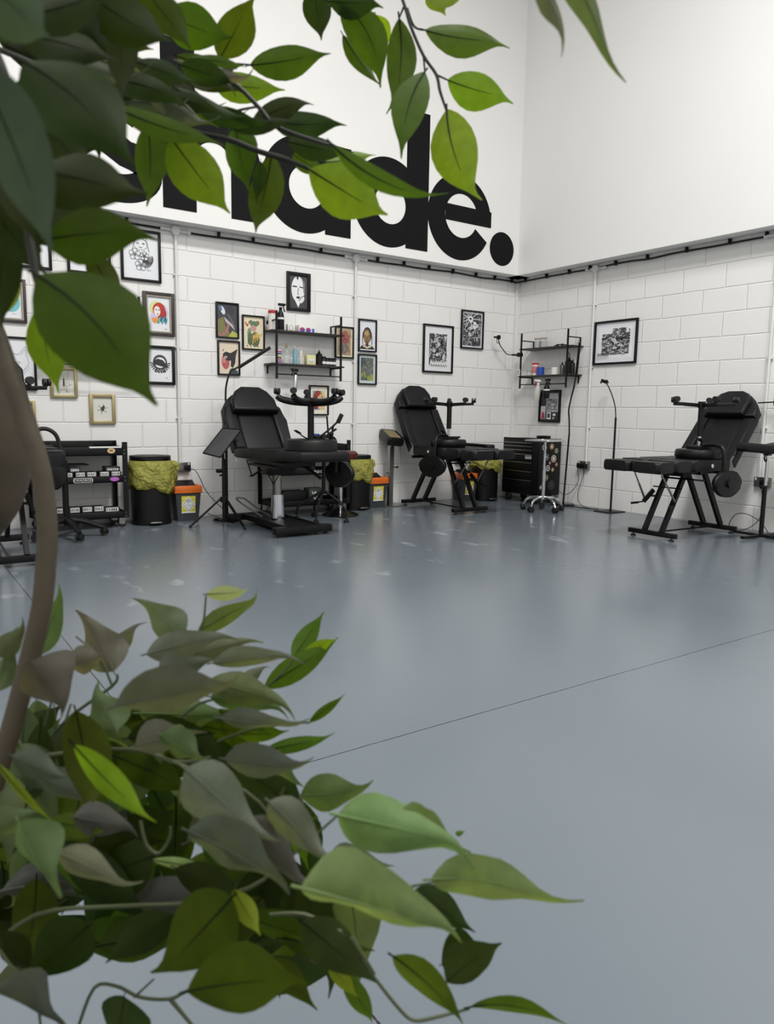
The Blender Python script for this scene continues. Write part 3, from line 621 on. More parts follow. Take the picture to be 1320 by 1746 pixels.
spray('black trigger spray bottle hanging from the corner shelf rail', (-.222, -.775, 1.225), PLAS, PLAS, PLAS, PI/2, .21, 0, liquid=CARD)
# flexible phone holder clamped on the corner shelf
t = thing('phone_holder', 'black gooseneck phone holder clamped on the left post of the corner shelf', 'phone holder', (-.225, -.327, 1.745))
obj('clamp', MB().box((-.01, 0, 0), (.05, .07, .05), bev=.012).cyl((0, .03, 0), (-.01, .13, .005), .011), PLAS, t)
obj('gooseneck', MB().tube([(-.01, .12, .005), (-.03, .16, .008), (-.06, .18, .02), (-.09, .19, .05), (-.16, .185, .11), (-.195, .18, .17), (-.2, .175, .19)], .006), PLAS, t)
obj('phone_grip', MB().box((-.20, .175, .205), (.03, .05, .05), bev=.01).cyl((-.21, .18, .205), (-.255, .20, .205), .011).tube([(-.2, .17, .19), (-.21, .165, .14), (-.23, .17, .14), (-.225, .18, .19)], .004), PLAS, t)

# ------------------------------------------------------------------ cables, conduits, sockets
def cable(name, label, pts, r=.003, m=RUB, cat='cable', loc=None):
    o = obj(name, MB().tube(pts, r, 8), m); return tag(o, label, cat)
rr = random.Random(2)
pts = []; x = -9.0
clipsL = []
while x < -.06: pts.append((x, -.022, 2.645+rr.uniform(-.008, .008))); x += .24
pts.append((-.05, -.03, 2.642)); pts.append((-.06, -.06, 2.64)); y = -.25
while y > -5.2: pts.append((-.022, y, 2.645+rr.uniform(-.008, .008))); y -= .24
t = thing('wall_cable', 'long black cable clipped under the ledge around both walls', 'cable')
obj('cable', MB().tube(pts, .0095, 8, sub=4), RUB, t)
b = None
for i, xx in enumerate([-5.4, -5.0, -4.75, -3.9, -3.55, -3.15, -2.8, -2.1, -1.75, -1.4, -1.05, -.7, -.4, -.12]):
    obj('cable_clip', MB().box((xx, -.02, 2.662), (.022, .035, .05), bev=.004), PLAS, t)
for i, yy in enumerate([-.15, -.5, -.85, -1.15, -1.5, -1.9, -2.35, -2.8, -3.15]):
    obj('cable_clip', MB().box((-.02, yy, 2.662), (.035, .022, .05), bev=.004), PLAS, t)
def conduit(label, wall, c, z0, zc, ztop=2.64, box=True):
    t = thing('conduit_pipe', label, 'pipe', (c, 0, 0) if wall == 'L' else (0, c, 0), 0 if wall == 'L' else -PI/2)
    obj('pipe', MB().cyl((0, -.026, z0), (0, -.026, ztop), .013), WPIPE, t)
    if box:
        b = MB().lathe([(0, 0), (.039, 0), (.039, .04), (0, .044)], M=Matrix.Translation((0, -.004, ztop)) @ Matrix.Rotation(PI/2, 4, 'X'))
        b.cyl((-.11, -.022, ztop+.004), (.11, -.022, ztop-.004), .013).cyl((-.14, -.022, ztop+.004), (-.105, -.022, ztop+.004), .017).cyl((.105, -.022, ztop-.004), (.14, -.022, ztop-.004), .017)
        obj('junction_box', b, WPIPE, t)
    for z in zc:
        obj('saddle_clip', MB().box((0, -.014, z), (.046, .028, .016), bev=.004).ball((.02, -.024, z), .008).ball((-.02, -.024, z), .008), WPIPE, t)
    return t
conduit('white vertical conduit with round junction box left of the creature painting', 'L', -4.318, .51, (2.25, 1.6, .95))
conduit('white vertical conduit with round junction box right of the middle shelf', 'L', -2.382, .51, (2.25, 1.57, .9))
conduit('white vertical conduit with round junction box left of the landscape frame on the right wall', 'R', -1.24, .51, (2.25, 1.57, .9))
conduit('white vertical conduit at the right edge of the picture on the right wall', 'R', -3.27, .5, (2.25, 1.57, .95))
def socket(label, wall, c, z, plugs=(0,), dark=True):
    t = thing('wall_socket', label, 'socket', (c, 0, z) if wall == 'L' else (0, c, z), 0 if wall == 'L' else -PI/2)
    obj('socket_plate', MB().box((0, -.02, 0), (.15, .04, .09), bev=.004), STEEL if dark else WHT, t)
    for p in plugs: obj('plug', MB().box((p, -.055, -.005), (.05, .04, .055), bev=.008), PLAS, t)
    for s_ in (-.055, .055): obj('switch', MB().box((s_, -.042, .028), (.014, .006, .022), bev=.002), WHT, t)
    return t
socket('metal double wall socket with black plug above the left orange-lidded bin', 'L', -4.295, .487, (.04,))
socket('metal double wall socket with two black plugs right of the tool cabinet', 'R', -1.21, .474, (-.04, .03))
socket('metal double wall socket with one black plug behind the right-hand bed', 'R', -3.30, .459, (.02,))
socket('metal double wall socket behind the middle bins', 'L', -.86, .48, (-.03, .03))
cable('power_cable', 'thin black cable from the left socket down to the gooseneck lamp base', [(-4.25, -.07, .47), (-4.2, -.09, .46), (-4.16, -.12, .38), (-4.13, -.15, .29), (-4.08, -.2, .2), (-3.99, -.24, .1), (-3.93, -.3, .04)], .0035)
cable('power_cable', 'thin dark cable hanging from the left plug of the corner socket down behind the cabinet', [(-.07, -1.16, .455), (-.07, -1.17, .40), (-.05, -1.17, .3), (-.06, -1.12, .2), (-.08, -1.05, .13), (-.09, -.98, .12), (-.1, -.92, .16)], .0035)
cable('power_cable', 'thin dark cable hanging from the right plug of the corner socket to the floor', [(-.07, -1.245, .455), (-.07, -1.255, .38), (-.05, -1.2, .25), (-.05, -1.17, .16), (-.07, -1.2, .06), (-.1, -1.3, .012), (-.16, -1.45, .01), (-.14, -1.565, .012)], .0035)
cable('power_cable', 'thick dark cable on the floor between the tall lamp base and the square lamp base', [(-.19, -1.2, .012), (-.2, -1.24, .012), (-.22, -1.35, .012), (-.20, -1.48, .012), (-.17, -1.57, .012)], .006)
cable('power_cable', 'thin dark cable dropping from the right socket and looping on the floor', [(-.08, -3.32, .43), (-.07, -3.34, .3), (-.08, -3.34, .15), (-.12, -3.28, .05), (-.2, -3.2, .012), (-.26, -3.15, .05), (-.26, -3.2, .16), (-.25, -3.3, .18), (-.22, -3.42, .12), (-.2, -3.5, .012)], .0035)

# ------------------------------------------------------------------ tattoo beds
def panel_mat(hx, hz, tilt):      # frame with X' up the back, Z' its front normal
    c, s_ = math.cos(math.radians(tilt)), math.sin(math.radians(tilt))
    return Matrix(((-c, 0, s_, hx), (0, -1, 0, 0), (s_, 0, c, hz), (0, 0, 0, 1)))
def pad_outline(L_, w0, w1, r):   # from x=0 (width w0) to x=L (width w1, rounded end)
    out = [(0, -w0/2), (L_*.55, -w0/2)]
    for k in range(9):
        a = -PI/2+PI*k/8; out.append((L_-r+r*math.cos(a), math.copysign(max(w1/2-r, 0), math.sin(a))+r*math.sin(a) if abs(math.sin(a)) > 1e-6 else 0))
    out += [(L_*.55, w0/2), (0, w0/2)]
    return out
def split_bed(label, loc, rz, tilt):
    t = thing('tattoo_bed', label, 'tattoo bed', loc, rz, 'black tattoo beds')
    zt = .68
    obj('seat', MB().slab(rounded(.56, .56, .04, cx=.28), zt-.095, zt, bev=.022), LEATH, t)
    for s_ in (-1, 1):
        b = MB().slab(rounded(.235, .268, .03, cx=.68, cy=s_*.144), zt-.092, zt-.002, bev=.02).slab(rounded(.235, .268, .035, cx=.915, cy=s_*.144), zt-.095, zt-.008, bev=.024)
        obj('leg_rest', b, LEATH, t)
    M = panel_mat(.0, zt-.03, tilt)
    b = MB().slab([(0, -.28), (.52, -.27), (.52, .27), (0, .28)], -.085, -.012, M, bev=.02)
    for s_ in (-1, 1): b.slab([(.01, s_*.18), (.5, s_*.165), (.5, s_*.27), (.01, s_*.28)][::s_], -.07, .016, M, bev=.018)
    b.slab([(.01, -.18), (.51, -.165), (.51, .165), (.01, .18)], -.03, .0, M, bev=.012)
    obj('backrest', b, LEATH, t)
    ho = [(.515, -.265), (.60, -.265), (.71, -.19), (.765, -.13), (.78, 0), (.765, .13), (.71, .19), (.60, .265), (.515, .265)]
    obj('headrest', MB().slab(ho, -.085, .022, M, bev=.025), LEATH, t)
    po = [(.50, -.18), (.66, -.18), (.74, -.14), (.775, -.07), (.775, .07), (.74, .14), (.66, .18), (.50, .18)]
    obj('head_pillow', MB().slab(po, .018, .075, M, bev=.024, seg=4), LEATH, t)
    for s_ in (-1, 1):
        obj('badge', MB().cyl((.30, s_*.278, zt-.05), (.30, s_*.286, zt-.05), .017, n=20).cyl((.30, s_*.286, zt-.05), (.30, s_*.290, zt-.05), .007, n=12), CHR, t)
        b = MB().slab([(-.03, zt-.1), (.05, zt-.1), (.03, zt-.02), (-.02, zt+.03), (-.05, zt+.02)], -.004, .004, Matrix.Translation((0, s_*.272, 0)) @ Matrix.Rotation(PI/2, 4, 'X'))
        obj('hinge_plate', b, STEEL, t)
    fr = MB()
    for s_ in (-1, 1): fr.box((.3, s_*.12, zt-.115), (.72, .03, .03))
    fr.box((-.1, 0, zt-.13), (.12, .06, .03)).box((-.02, 0, zt-.12), (.03, .5, .03)).box((.6, 0, zt-.12), (.03, .44, .03)).box((.24, 0, zt-.125), (.03, .3, .03))
    fr.cyl((.42, -.12, zt-.17), (.42, .2, zt-.17), .008).cyl((.42, .2, zt-.17), (.36, .26, zt-.175), .008)
    obj('under_frame', fr, METB, t)
    for s_ in (-1, 1):
        obj('leg', MB().bar((.10, s_*.085, zt-.12), (-.22, s_*.085, .06), .03, .045), METB, t)
        obj('leg', MB().bar((.38, s_*.085, zt-.12), (.66, s_*.085, .06), .03, .045), METB, t)
    for x in (-.22, .67):
        f = obj('foot_bar', MB().box((x, 0, .045), (.04, .47, .04), bev=.003), METB, t)
        for s_ in (-1, 1): obj('levelling_foot', MB().cyl((x, s_*.19, 0), (x, s_*.19, .012), .022).cyl((x, s_*.19, .01), (x, s_*.19, .03), .006), RUB, f)
    obj('floor_brace', MB().cyl((-.2, .02, .045), (.66, -.02, .045), .008), METB, t)
    for s_ in (-1, 1):
        obj('gas_strut', MB().cyl((.80, s_*.13, zt-.09), (.60, s_*.15, .33), .0065).cyl((.70, s_*.14, (zt+.24)/2), (.60, s_*.15, .33), .009), STEEL, t)
        b = MB().bar((.52, s_*.12, .40), (.61, s_*.15, .30), .02, .035).cyl((.535, s_*.08, .35), (.565, s_*.14, .35), .008).cyl((.61, s_*.15, .30), (.70, s_*.18, .29), .006).cyl((.66, s_*.167, .292), (.73, s_*.187, .288), .010)
        obj('adjusting_lever', b, PLAS, t)
    obj('cross_rod', MB().cyl((.50, -.14, .43), (.50, .14, .43), .006), METB, t)
    return t
bed = split_bed('black padded split-leg tattoo bed against the left wall near the corner', (-1.61, -.42, 0), -PI/2, 58)
obj('far_arm_pad', MB().slab(rounded(.44, .12, .04, cx=.30, cy=.42), .655, .705, bev=.018), LEATH, bed)
obj('arm_pad_bracket', MB().bar((.3, .24, .62), (.3, .42, .65), .03, .012), METB, bed)
split_bed('black padded split-leg tattoo bed at the right side before the right wall, foot pointing left', (-.56, -3.03, 0), PI, 50)
bed0 = split_bed('black tattoo bed cut off by the left picture edge behind the curved trunk', (-6.0, -1.0, .0), -PI/2, 56)

# hydraulic bed
t = thing('hydraulic_bed', 'black hydraulic tattoo bed on a chrome column and flat H base', 'tattoo bed', (-3.78, -.74, 0), -PI/2, 'black tattoo beds')
zt = .70
out = [(-.01, -.295), (.35, -.305), (.6, -.29), (.8, -.27), (1.04, -.26), (1.10, -.21), (1.12, 0), (1.10, .21), (1.04, .26), (.8, .27), (.6, .29), (.35, .305), (-.01, .295)]
Ms = Matrix.Translation((0, 0, zt)) @ Matrix.Rotation(math.radians(-1.2), 4, 'Y')
b = MB().slab(out, -.085, 0, Ms, bev=.03, seg=4); obj('seat', b, LEATH, t)
M = panel_mat(0, zt-.01, 54)
ho = [(0, -.295), (.3, -.305), (.45, -.29), (.56, -.22), (.62, -.15), (.635, 0), (.62, .15), (.56, .22), (.45, .29), (.3, .305), (0, .295)]
b = MB().slab(ho, -.09, -.012, M, bev=.03, seg=4)
for s_ in (-1, 1): b.slab([(.0, s_*.18), (.46, s_*.175), (.51, s_*.22), (.45, s_*.285), (.3, s_*.303), (.0, s_*.292)][::s_], -.06, .02, M, bev=.026, seg=4)
b.slab([(.0, -.17), (.5, -.165), (.5, .165), (.0, .17)], -.04, .0, M, bev=.015)
obj('backrest', b, LEATH, t)
po = [(.37, -.225), (.50, -.215), (.59, -.16), (.64, -.09), (.64, .09), (.59, .16), (.50, .215), (.37, .225)]
obj('head_pillow', MB().slab(po, .0, .085, M, bev=.026, seg=4), LEATH, t)
b = MB().slab([(-.03, zt-.11), (.02, zt-.115), (0, zt-.04), (-.03, zt+.0), (-.075, zt+.02), (-.08, zt-.01)], -.004, .004, Matrix.Translation((0, -.27, 0)) @ Matrix.Rotation(PI/2, 4, 'X')); obj('hinge_plate', b, WHT, t)
b = MB().box((.32, 0, zt-.11), (.7, .3, .03)).box((.26, 0, zt-.17), (.26, .22, .1), bev=.01).box((.3, .0, zt-.14), (.5, .36, .02)).bar((.5, .12, zt-.12), (.78, .14, zt-.22), .02, .02)
b.bar((.05, -.2, zt-.1), (.14, -.19, zt-.24), .008, .008).bar((.14, -.19, zt-.24), (.24, -.15, zt-.18), .02, .012).box((.13, -.19, zt-.24), (.03, .03, .012))
b.bar((.6, -.1, zt-.12), (.42, -.12, zt-.29), .006, .006).bar((.42, -.12, zt-.29), (.3, -.12, zt-.2), .006, .006)
obj('lifting_frame', b, METB, t)
obj('piston', MB().cyl((.26, 0, .28), (.26, 0, zt-.15), .034, n=24), STEEL, t)
pr = []
obj('column', MB().cyl((.26, 0, .07), (.26, 0, .30), .062, .055, n=20), CHR, t)
obj('base_plate', MB().box((.28, .02, .062), (.92, .30, .02)).bar((-.2, .17, .06), (.72, .17, .06), .03, .05).bar((-.2, -.13, .06), (.72, -.13, .06), .03, .05), METB, t)
for x in (-.22, .73):
    f = obj('foot_bar', MB().box((x, 0, .052), (.07, .53, .06), bev=.004), METB, t)
    for s_ in (-1, 1): obj('levelling_foot', MB().cyl((x, s_*.22, 0), (x, s_*.22, .024), .018), RUB, f)
obj('foot_pedal', MB().tube([(.22, -.05, .10), (.10, -.13, .17), (.02, -.20, .24), (-.0, -.22, .25), (-.02, -.27, .25), (.06, -.24, .20), (.20, -.12, .10)], .007), mat('dark_steel', (96, 96, 98), .4, .8), t)

# ------------------------------------------------------------------ stools turned upside down on the beds
def caster(b, x, y, z, up_=1, r=.024, ang=0):
    c, s_ = math.cos(ang), math.sin(ang)
    for k in (-1, 1):
        cx, cy = x+k*.014*c, y+k*.014*s_
        b.cyl((cx-.009*c, cy-.009*s_, z+up_*.03), (cx+.009*c, cy+.009*s_, z+up_*.03), r, n=16)
    b.cyl((x, y, z), (x, y, z+up_*.035), .008)
def stool_upturned(label, loc, rz, r=.19, h=.46, legr=.27, arm=None, curved=False, base0=0., chrome=True, pad=(.165, .125), sh=.08):
    t = thing('rolling_stool', label, 'stool', loc, rz, 'rolling stools turned upside down on the beds')
    obj('seat', MB().lathe([(0, sh-.08-(sh-.08)), (r*.93, 0), (r, .02), (r, sh-.022), (r*.95, sh-.004), (r*.9, sh), (0, sh)], n=40), LEATH2, t)
    b = MB().box((0, 0, .095), (.16, .14, .03), bev=.004).box((.09, 0, .1), (.1, .05, .02))
    obj('seat_mechanism', b, METB, t)
    obj('height_lever', MB().tube([(-.04, -.06, .105), (-.12, -.1, .13), (-.17, -.12, .16)], .005).box((-.185, -.125, .168), (.06, .03, .012), (0, .4, .4), bev=.004), PLAS, t)
    if chrome: obj('gas_piston', MB().cyl((0, 0, .1), (0, 0, .22), .014), CHR, t)
    obj('column', MB().cyl((0, 0, .19 if chrome else .1), (0, 0, h), .026, n=20), PLAS, t)
    obj('base_hub', MB().cyl((0, 0, h-.02), (0, 0, h+.035), .032, n=20), PLAS, t)
    for k in range(5):
        a = base0+2*PI*k/5; c, s_ = math.cos(a), math.sin(a); e = legr
        if curved:
            b = MB().tube([(0, 0, h), (e*.5*c, e*.5*s_, h+.002), (e*.85*c, e*.85*s_, h+.02), (e*c, e*s_, h+.045)], [.034, .028, .026, .024], n=12); zc = h+.055
        else:
            b = MB().bar((0, 0, h+.005), (e*c, e*s_, h+.016), .026, .026, bev=.004).bar((0, 0, h-.006), (e*.6*c, e*.6*s_, h+.006), .02, .02); zc = h+.022
        lg = obj('base_leg', b, PLAS, t)
        b = MB(); caster(b, e*c, e*s_, zc, 1, .024, a+.7*k); obj('caster', b, RUB, lg)
    if arm:
        a, R_ = arm; c, s_ = math.cos(a), math.sin(a)
        P = [(r_*c, r_*s_, z) for r_, z in ((.04, .115), (.13, .125), (r*.98, .122), (r+.055, .095), (r+.075, .02), (r+.078, -.08), (r+.078, -.18))]
        obj('backrest_arm', MB().tube(P, .017, n=10), METB, t)
        Mp = Matrix.Translation(((r+.095)*c, (r+.095)*s_, -.19)) @ Matrix.Rotation(a, 4, 'Z') @ Matrix.Rotation(PI/2, 4, 'Y')
        o_ = [(.118*math.cos(q)*(1.0 if math.cos(q) > 0 else .92), pad[0]*math.sin(q)*(1 if math.cos(q) < 0 else (1-.22*math.cos(q)))) for q in [2*PI*k/32 for k in range(32)]]
        bp = obj('backrest_pad', MB().slab(o_, -.0, .05, Mp, bev=.018), LEATH2, t)
        obj('pad_bracket', MB().lathe([(0, 0), (.036, 0), (.034, .018), (0, .02)], M=Matrix.Translation(((r+.125+.022)*c, (r+.125+.022)*s_, -.19)) @ Matrix.Rotation(a, 4, 'Z') @ Matrix.Rotation(PI/2, 4, 'Y'), sq=1), METB, bp)
    return t
stool_upturned('small black rolling stool turned upside down on the right-hand bed, wheels up', (-.775, -3.12, .682), 0, .195, .455, .27, arm=(-PI/2-.15, 0), base0=.35)
stool_upturned('small black rolling stool turned upside down on the bed near the corner, wheels up', (-1.655, -.76, .682), 0, .19, .44, .27, arm=(PI+.35, 0), base0=.9)
s1 = stool_upturned('wide black stool with curved base arms turned upside down on the hydraulic bed', (-3.79, -1.62, .705), .0, .215, .40, .275, arm=(.25, 0), curved=True, base0=2.45, chrome=False, sh=.105)
b = MB().tube([(.04, -.04, .11), (.1, -.06, .16), (.15, -.07, .2), (.2, -.09, .25)], .008).box((.215, -.095, .275), (.035, .02, .08), (0, .5, 0), bev=.006).bar((.13, -.06, .12), (.12, -.05, .29), .018, .01).bar((.08, -.05, .11), (.19, -.08, .19), .03, .012).ball((.15, -.07, .15), .02).bar((.17, -.03, .09), (.18, -.05, .22), .015, .01)
obj('tilt_levers', b, PLAS, s1)
stool_upturned('black rolling stool turned upside down on the bed at the left picture edge', (-6.0, -1.60, .778), 0, .2, .365, .27, arm=None, base0=.15)
bed0.scale = (1, 1, 1.14)

# ------------------------------------------------------------------ bins
def pedal_bin(label, loc, rz, r=.15, h=.60, bag=.27, seed=1):
    t = thing('pedal_bin', label, 'bin', loc, rz)
    prof = [(r*.98, 0), (r, .02), (r*1.02, h-.05)]
    b = MB(); n = 72; rings = []
    for (rad, z) in [(r*.97, 0), (r*1.02, .01), (r*1.02, .03), (r*.985, .032), (r*1.0, h-.045)]:
        ring = []
        for k in range(n):
            a = 2*PI*k/n; q = 1-(.012 if (k % 2 and .03 < z) else 0); e = 1/((abs(math.cos(a))**3.2+abs(math.sin(a))**3.2)**(1/3.2)); e = 1+(e-1)*.6
            ring.append(b.bm.verts.new((rad*q*e*math.cos(a), rad*q*e*math.sin(a)*.92, z)))
        rings.append(ring)
    for a_, c_ in zip(rings, rings[1:]):
        for k in range(n): b.bm.faces.new((a_[k], a_[(k+1) % n], c_[(k+1) % n], c_[k]))
    b.bm.faces.new(rings[0][::-1]); b.bm.faces.new(rings[-1]); obj('body', b, PLAS, t, 25)
    o_ = [(r*1.03*e*math.cos(a), r*.95*e*math.sin(a)) for a, e in [(2*PI*k/40, 1+(1/((abs(math.cos(2*PI*k/40))**3.2+abs(math.sin(2*PI*k/40))**3.2)**(1/3.2))-1)*.6) for k in range(40)]]
    obj('lid', MB().slab(o_, h-.038, h, bev=.012), PLAS, t)
    obj('foot_pedal', MB().box((0, -r*.98-.02, .03), (.10, .05, .014), bev=.005), STEEL, t)
    if bag:
        rr = random.Random(seed); b = MB(); n = 64; rings = []
        for j in range(9):
            v = j/8; ring = []
            for k in range(n):
                a = 2*PI*k/n; bulge = math.exp(-((a-.25+PI) % (2*PI)-PI)**2/.25); e = 1+(1/((abs(math.cos(a))**3.2+abs(math.sin(a))**3.2)**(1/3.2))-1)*.6
                low = h-.045-(bag+.04*math.sin(a*1.0+1.2)+.015*math.sin(5*a))
                z = (h-.04)*(1-v)+low*v
                rad = r*e*(1.045+.13*math.sin(PI*v)**.7) + .006*math.sin(9*a+7*v+seed)*math.sin(PI*v) + .007*math.sin(17*a+9*v)*v + .008*math.sin(6*a-11*v+seed) + bulge*.055*math.sin(PI*min(v*1.2, 1))
                ring.append(b.bm.verts.new((rad*math.cos(a), rad*math.sin(a)*.93, z+.006*math.sin(11*a)*v)))
            rings.append(ring)
        for a_, c_ in zip(rings, rings[1:]):
            for k in range(n): b.bm.faces.new((a_[k], a_[(k+1) % n], c_[(k+1) % n], c_[k]))
        o = obj('bin_liner', b, BAG, t, 180); m_ = o.modifiers.new('s', 'SOLIDIFY'); m_.thickness = .0008
        b = MB().tube([(r*1.06, -.02, h-.1), (r*1.2, -.03, h-.08), (r*1.33, -.03, h-.10), (r*1.38, -.04, h-.13)], [.03, .035, .025, .012], n=12)
        for v in b.bm.verts: v.co += Vector((rr.uniform(-1, 1), rr.uniform(-1, 1), rr.uniform(-1, 1)))*.004
        obj('liner_knot', b, BAG, t, 180)
    return t
pedal_bin('tall black ribbed pedal bin with bulging yellow liner beside the tool cart', (-4.655, -.20, 0), -.1, .172, .615, seed=1)
pedal_bin('black ribbed pedal bin with yellow liner behind the foot of the hydraulic bed', (-2.47, -.20, 0), 0, .155, .58, .24, seed=5)
pedal_bin('black ribbed pedal bin with yellow liner under the bed near the corner', (-.62, -.20, 0), -.1, .155, .53, .13, seed=9)
def clinical_bin(label, loc, rz=0):
    t = thing('clinical_waste_bin', label, 'bin', loc, rz, 'orange lidded clinical waste bins')
    b = MB(); v = []
    for z, w, d in ((0, .19, .15), (.27, .235, .18)): v.append([b.bm.verts.new((sx*w/2, sy*d/2, z)) for sx, sy in ((-1, -1), (1, -1), (1, 1), (-1, 1))])
    for k in range(4): b.bm.faces.new((v[0][k], v[0][(k+1) % 4], v[1][(k+1) % 4], v[1][k]))
    b.bm.faces.new(v[0][::-1]); b.bm.faces.new(v[1]); obj('tub', b, GRYP, t, 0)
    b = MB()
    for (p, dd) in (((0, -.088, .30), (.25, .03, .06)), ((0, .088, .30), (.25, .03, .06)), ((-.115, 0, .30), (.03, .19, .06)), ((.115, 0, .30), (.03, .19, .06))): b.box(p, dd, bev=.008)
    b.box((0, 0, .272), (.258, .205, .02), bev=.006); obj('rim_lid', b, ORG, t)
    obj('flap', MB().box((.0, .03, .342), (.17, .11, .008), (.45, 0, 0)).box((0, 0, .30), (.2, .14, .01)), PLAS, t)
    a = Art(.13, .16, 0); a.poly((206, 196, 40), [(0, 0), (1, 0), (1, 1), (0, 1)])
    for k in range(5): a.poly((225, 222, 190), [(.0, .06+.2*k), (1, .06+.2*k), (1, .09+.2*k), (0, .09+.2*k)])
    a.poly((240, 240, 240), [(.5, .02), (.98, .5), (.5, .98), (.02, .5)]).poly((40, 40, 40), [(.5, .1), (.9, .5), (.5, .9), (.1, .5)]).poly((226, 228, 232), [(.5, .14), (.86, .5), (.5, .86), (.14, .5)])
    a.poly((226, 226, 220), [(0, 0), (1, 0), (1, .08), (0, .08)])
    for q in (0, 2.1, 4.2): a.arc((60, 60, 60), .5+.07*math.cos(q+.5), .68+.05*math.sin(q+.5), .07, .055, 0, 300, .02)
    a.stroke((150, 150, 150), [(.3, .48), (.7, .48)], .015).stroke((150, 150, 150), [(.34, .43), (.66, .43)], .015)
    o = a.done('hazard_label', t); o.location = (0, -.0905, .155); o.rotation_euler = (math.radians(-3.3)*-1, 0, 0); o.location.y = -.0895
    return t
clinical_bin('orange lidded dark clinical waste bin between the large bin and the tripod tray', (-4.315, -.155, 0), -.08)
clinical_bin('orange lidded dark clinical waste bin beside the steel armrest post', (-2.20, -.16, 0))
clinical_bin('orange lidded dark clinical waste bin half hidden under the bed near the corner', (-.88, -.14, 0))

# ------------------------------------------------------------------ tool carts
def cart(label, loc, w, shelves=(.09, .40, .63), hgt=.745, front=(.055, .055, .075)):
    t = thing('tool_cart', label, 'cart', loc, 0)
    d = .34
    for z, fh in zip(shelves, front):
        b = MB().box((0, 0, z+.004), (w, d, .008))
        for sy in (-1, 1): b.box((0, sy*(d/2-.004), z+fh/2), (w, .008, fh), bev=.002)
        for sx in (-1, 1): b.box((sx*(w/2-.004), 0, z+fh/2), (.008, d, fh), bev=.002)
        obj('tray', b, METB, t)
    for sx in (-1, 1):
        for sy in (-1, 1):
            b = MB().box((sx*(w/2-.002), sy*(d/2+.002), (shelves[0]+hgt)/2), (.045, .004, hgt-shelves[0])).box((sx*(w/2+.002), sy*(d/2-.02), (shelves[0]+hgt)/2), (.004, .04, hgt-shelves[0]))
            p = obj('post', b, METB, t)
            b = MB()
            for z in shelves:
                for q in (.015, .045): b.cyl((sx*(w/2-.006), sy*(d/2+.003), z+q), (sx*(w/2-.006), sy*(d/2+.007), z+q), .005, n=8)
            obj('rivets', b, STEEL, p)
            b = MB(); b.cyl((sx*(w/2-.03), sy*(d/2-.04), .04), (sx*(w/2-.03)+.0, sy*(d/2-.04)+.022, .04), .038, n=20); c_ = obj('caster', b, RUB, t)
            obj('caster_fork', MB().box((sx*(w/2-.03), sy*(d/2-.04)-.004, .062), (.05, .004, .06)).box((sx*(w/2-.03), sy*(d/2-.04)+.027, .062), (.05, .004, .06)).cyl((sx*(w/2-.03), sy*(d/2-.04)-.008, .04), (sx*(w/2-.03), sy*(d/2-.04)+.03, .04), .012), STEEL, c_)
    obj('push_handle', MB().box((0, d/2-.004, hgt-.035), (w, .008, .07), bev=.002), METB, t)
    return t
CX, CW = -5.27, .70
ct = cart('black open tool cart with three trays below the insect frame', (CX, -.20, 0), CW)
obj('white_tray_edge', MB().box((.19, -.16, .702), (.26, .03, .012)), CARD, ct)
def text_mesh(name, s_, size, m, parent, loc, rot, ext=.0005, sx=1):
    cu = bpy.data.curves.new(name, 'FONT'); cu.body = s_; cu.size = size; cu.extrude = ext; cu.align_x = 'CENTER'; cu.align_y = 'CENTER'
    tmp = bpy.data.objects.new(name, cu); C.objects.link(tmp); bpy.context.view_layer.update()
    me = bpy.data.meshes.new_from_object(tmp.evaluated_get(bpy.context.evaluated_depsgraph_get())); bpy.data.objects.remove(tmp, do_unlink=True)
    me.materials.clear(); me.materials.append(m)
    o = bpy.data.objects.new(name, me); C.objects.link(o); o.parent = parent; o.location = loc; o.rotation_euler = rot; o.scale = (sx, 1, 1); return o
FY = -.20-.17
t = obj('logo_sticker', MB().slab(rounded(.155, .04, .012), 0, .0008, Matrix.Translation((-.0, -.1755, .4265)) @ Matrix.Rotation(PI/2, 4, 'X')), CARD, ct, 0)
obj('logo_field', MB().slab(rounded(.147, .032, .010), 0, .0008, Matrix.Translation((-.0, -.1763, .4265)) @ Matrix.Rotation(PI/2, 4, 'X')), METB, ct, 0)
text_mesh('logo_text', 'KWADRON', .029, CARD, ct, (0, -.1785, .4265), (PI/2, 0, 0), sx=1.0)
a = Art(.08, .04, 0); a.ell((150, 70, 160), .5, .5, .5, .5).ell((196, 120, 200), .5, .5, .38, .3).stroke((120, 40, 130), [(.2, .45), (.4, .6), (.6, .4), (.8, .55)], .12); o = a.done('purple_sticker', ct); o.location = (.255, -.1765, .43)
a = Art(.065, .045, 0); a.ell((206, 186, 140), .5, .5, .5, .5).ell((150, 110, 70), .42, .55, .2, .2).ell((180, 60, 50), .6, .5, .12, .2); o = a.done('round_sticker', ct); o.location = (.235, -.1765, .672)
bx = mat('black_card_box', (24, 24, 26), .45)
def cbox(loc, label, w=.085, h=.05, lz=.45, d=.12, rz=0, white=True, grp='cartridge boxes on the tool cart'):
    t = thing('cartridge_box', label, 'box', loc, rz, grp)
    obj('carton', MB().box((0, 0, h/2), (w, d, h), bev=.0015), bx, t)
    a = Art(w*.8, h*.42, 0); a.poly((206, 206, 204), [(0, 0), (1, 0), (1, 1), (0, 1)]); rr = random.Random(int(abs(loc[0])*1000))
    for k in range(5): u = .08+.17*k; a.poly((60, 60, 62), [(u, .2), (u+rr.uniform(.04, .13), .2), (u+rr.uniform(.04, .13), .75), (u, .75)])
    o = a.done('white_label', t); o.location = (0, -d/2-.0006, h*lz); return t
base = .409
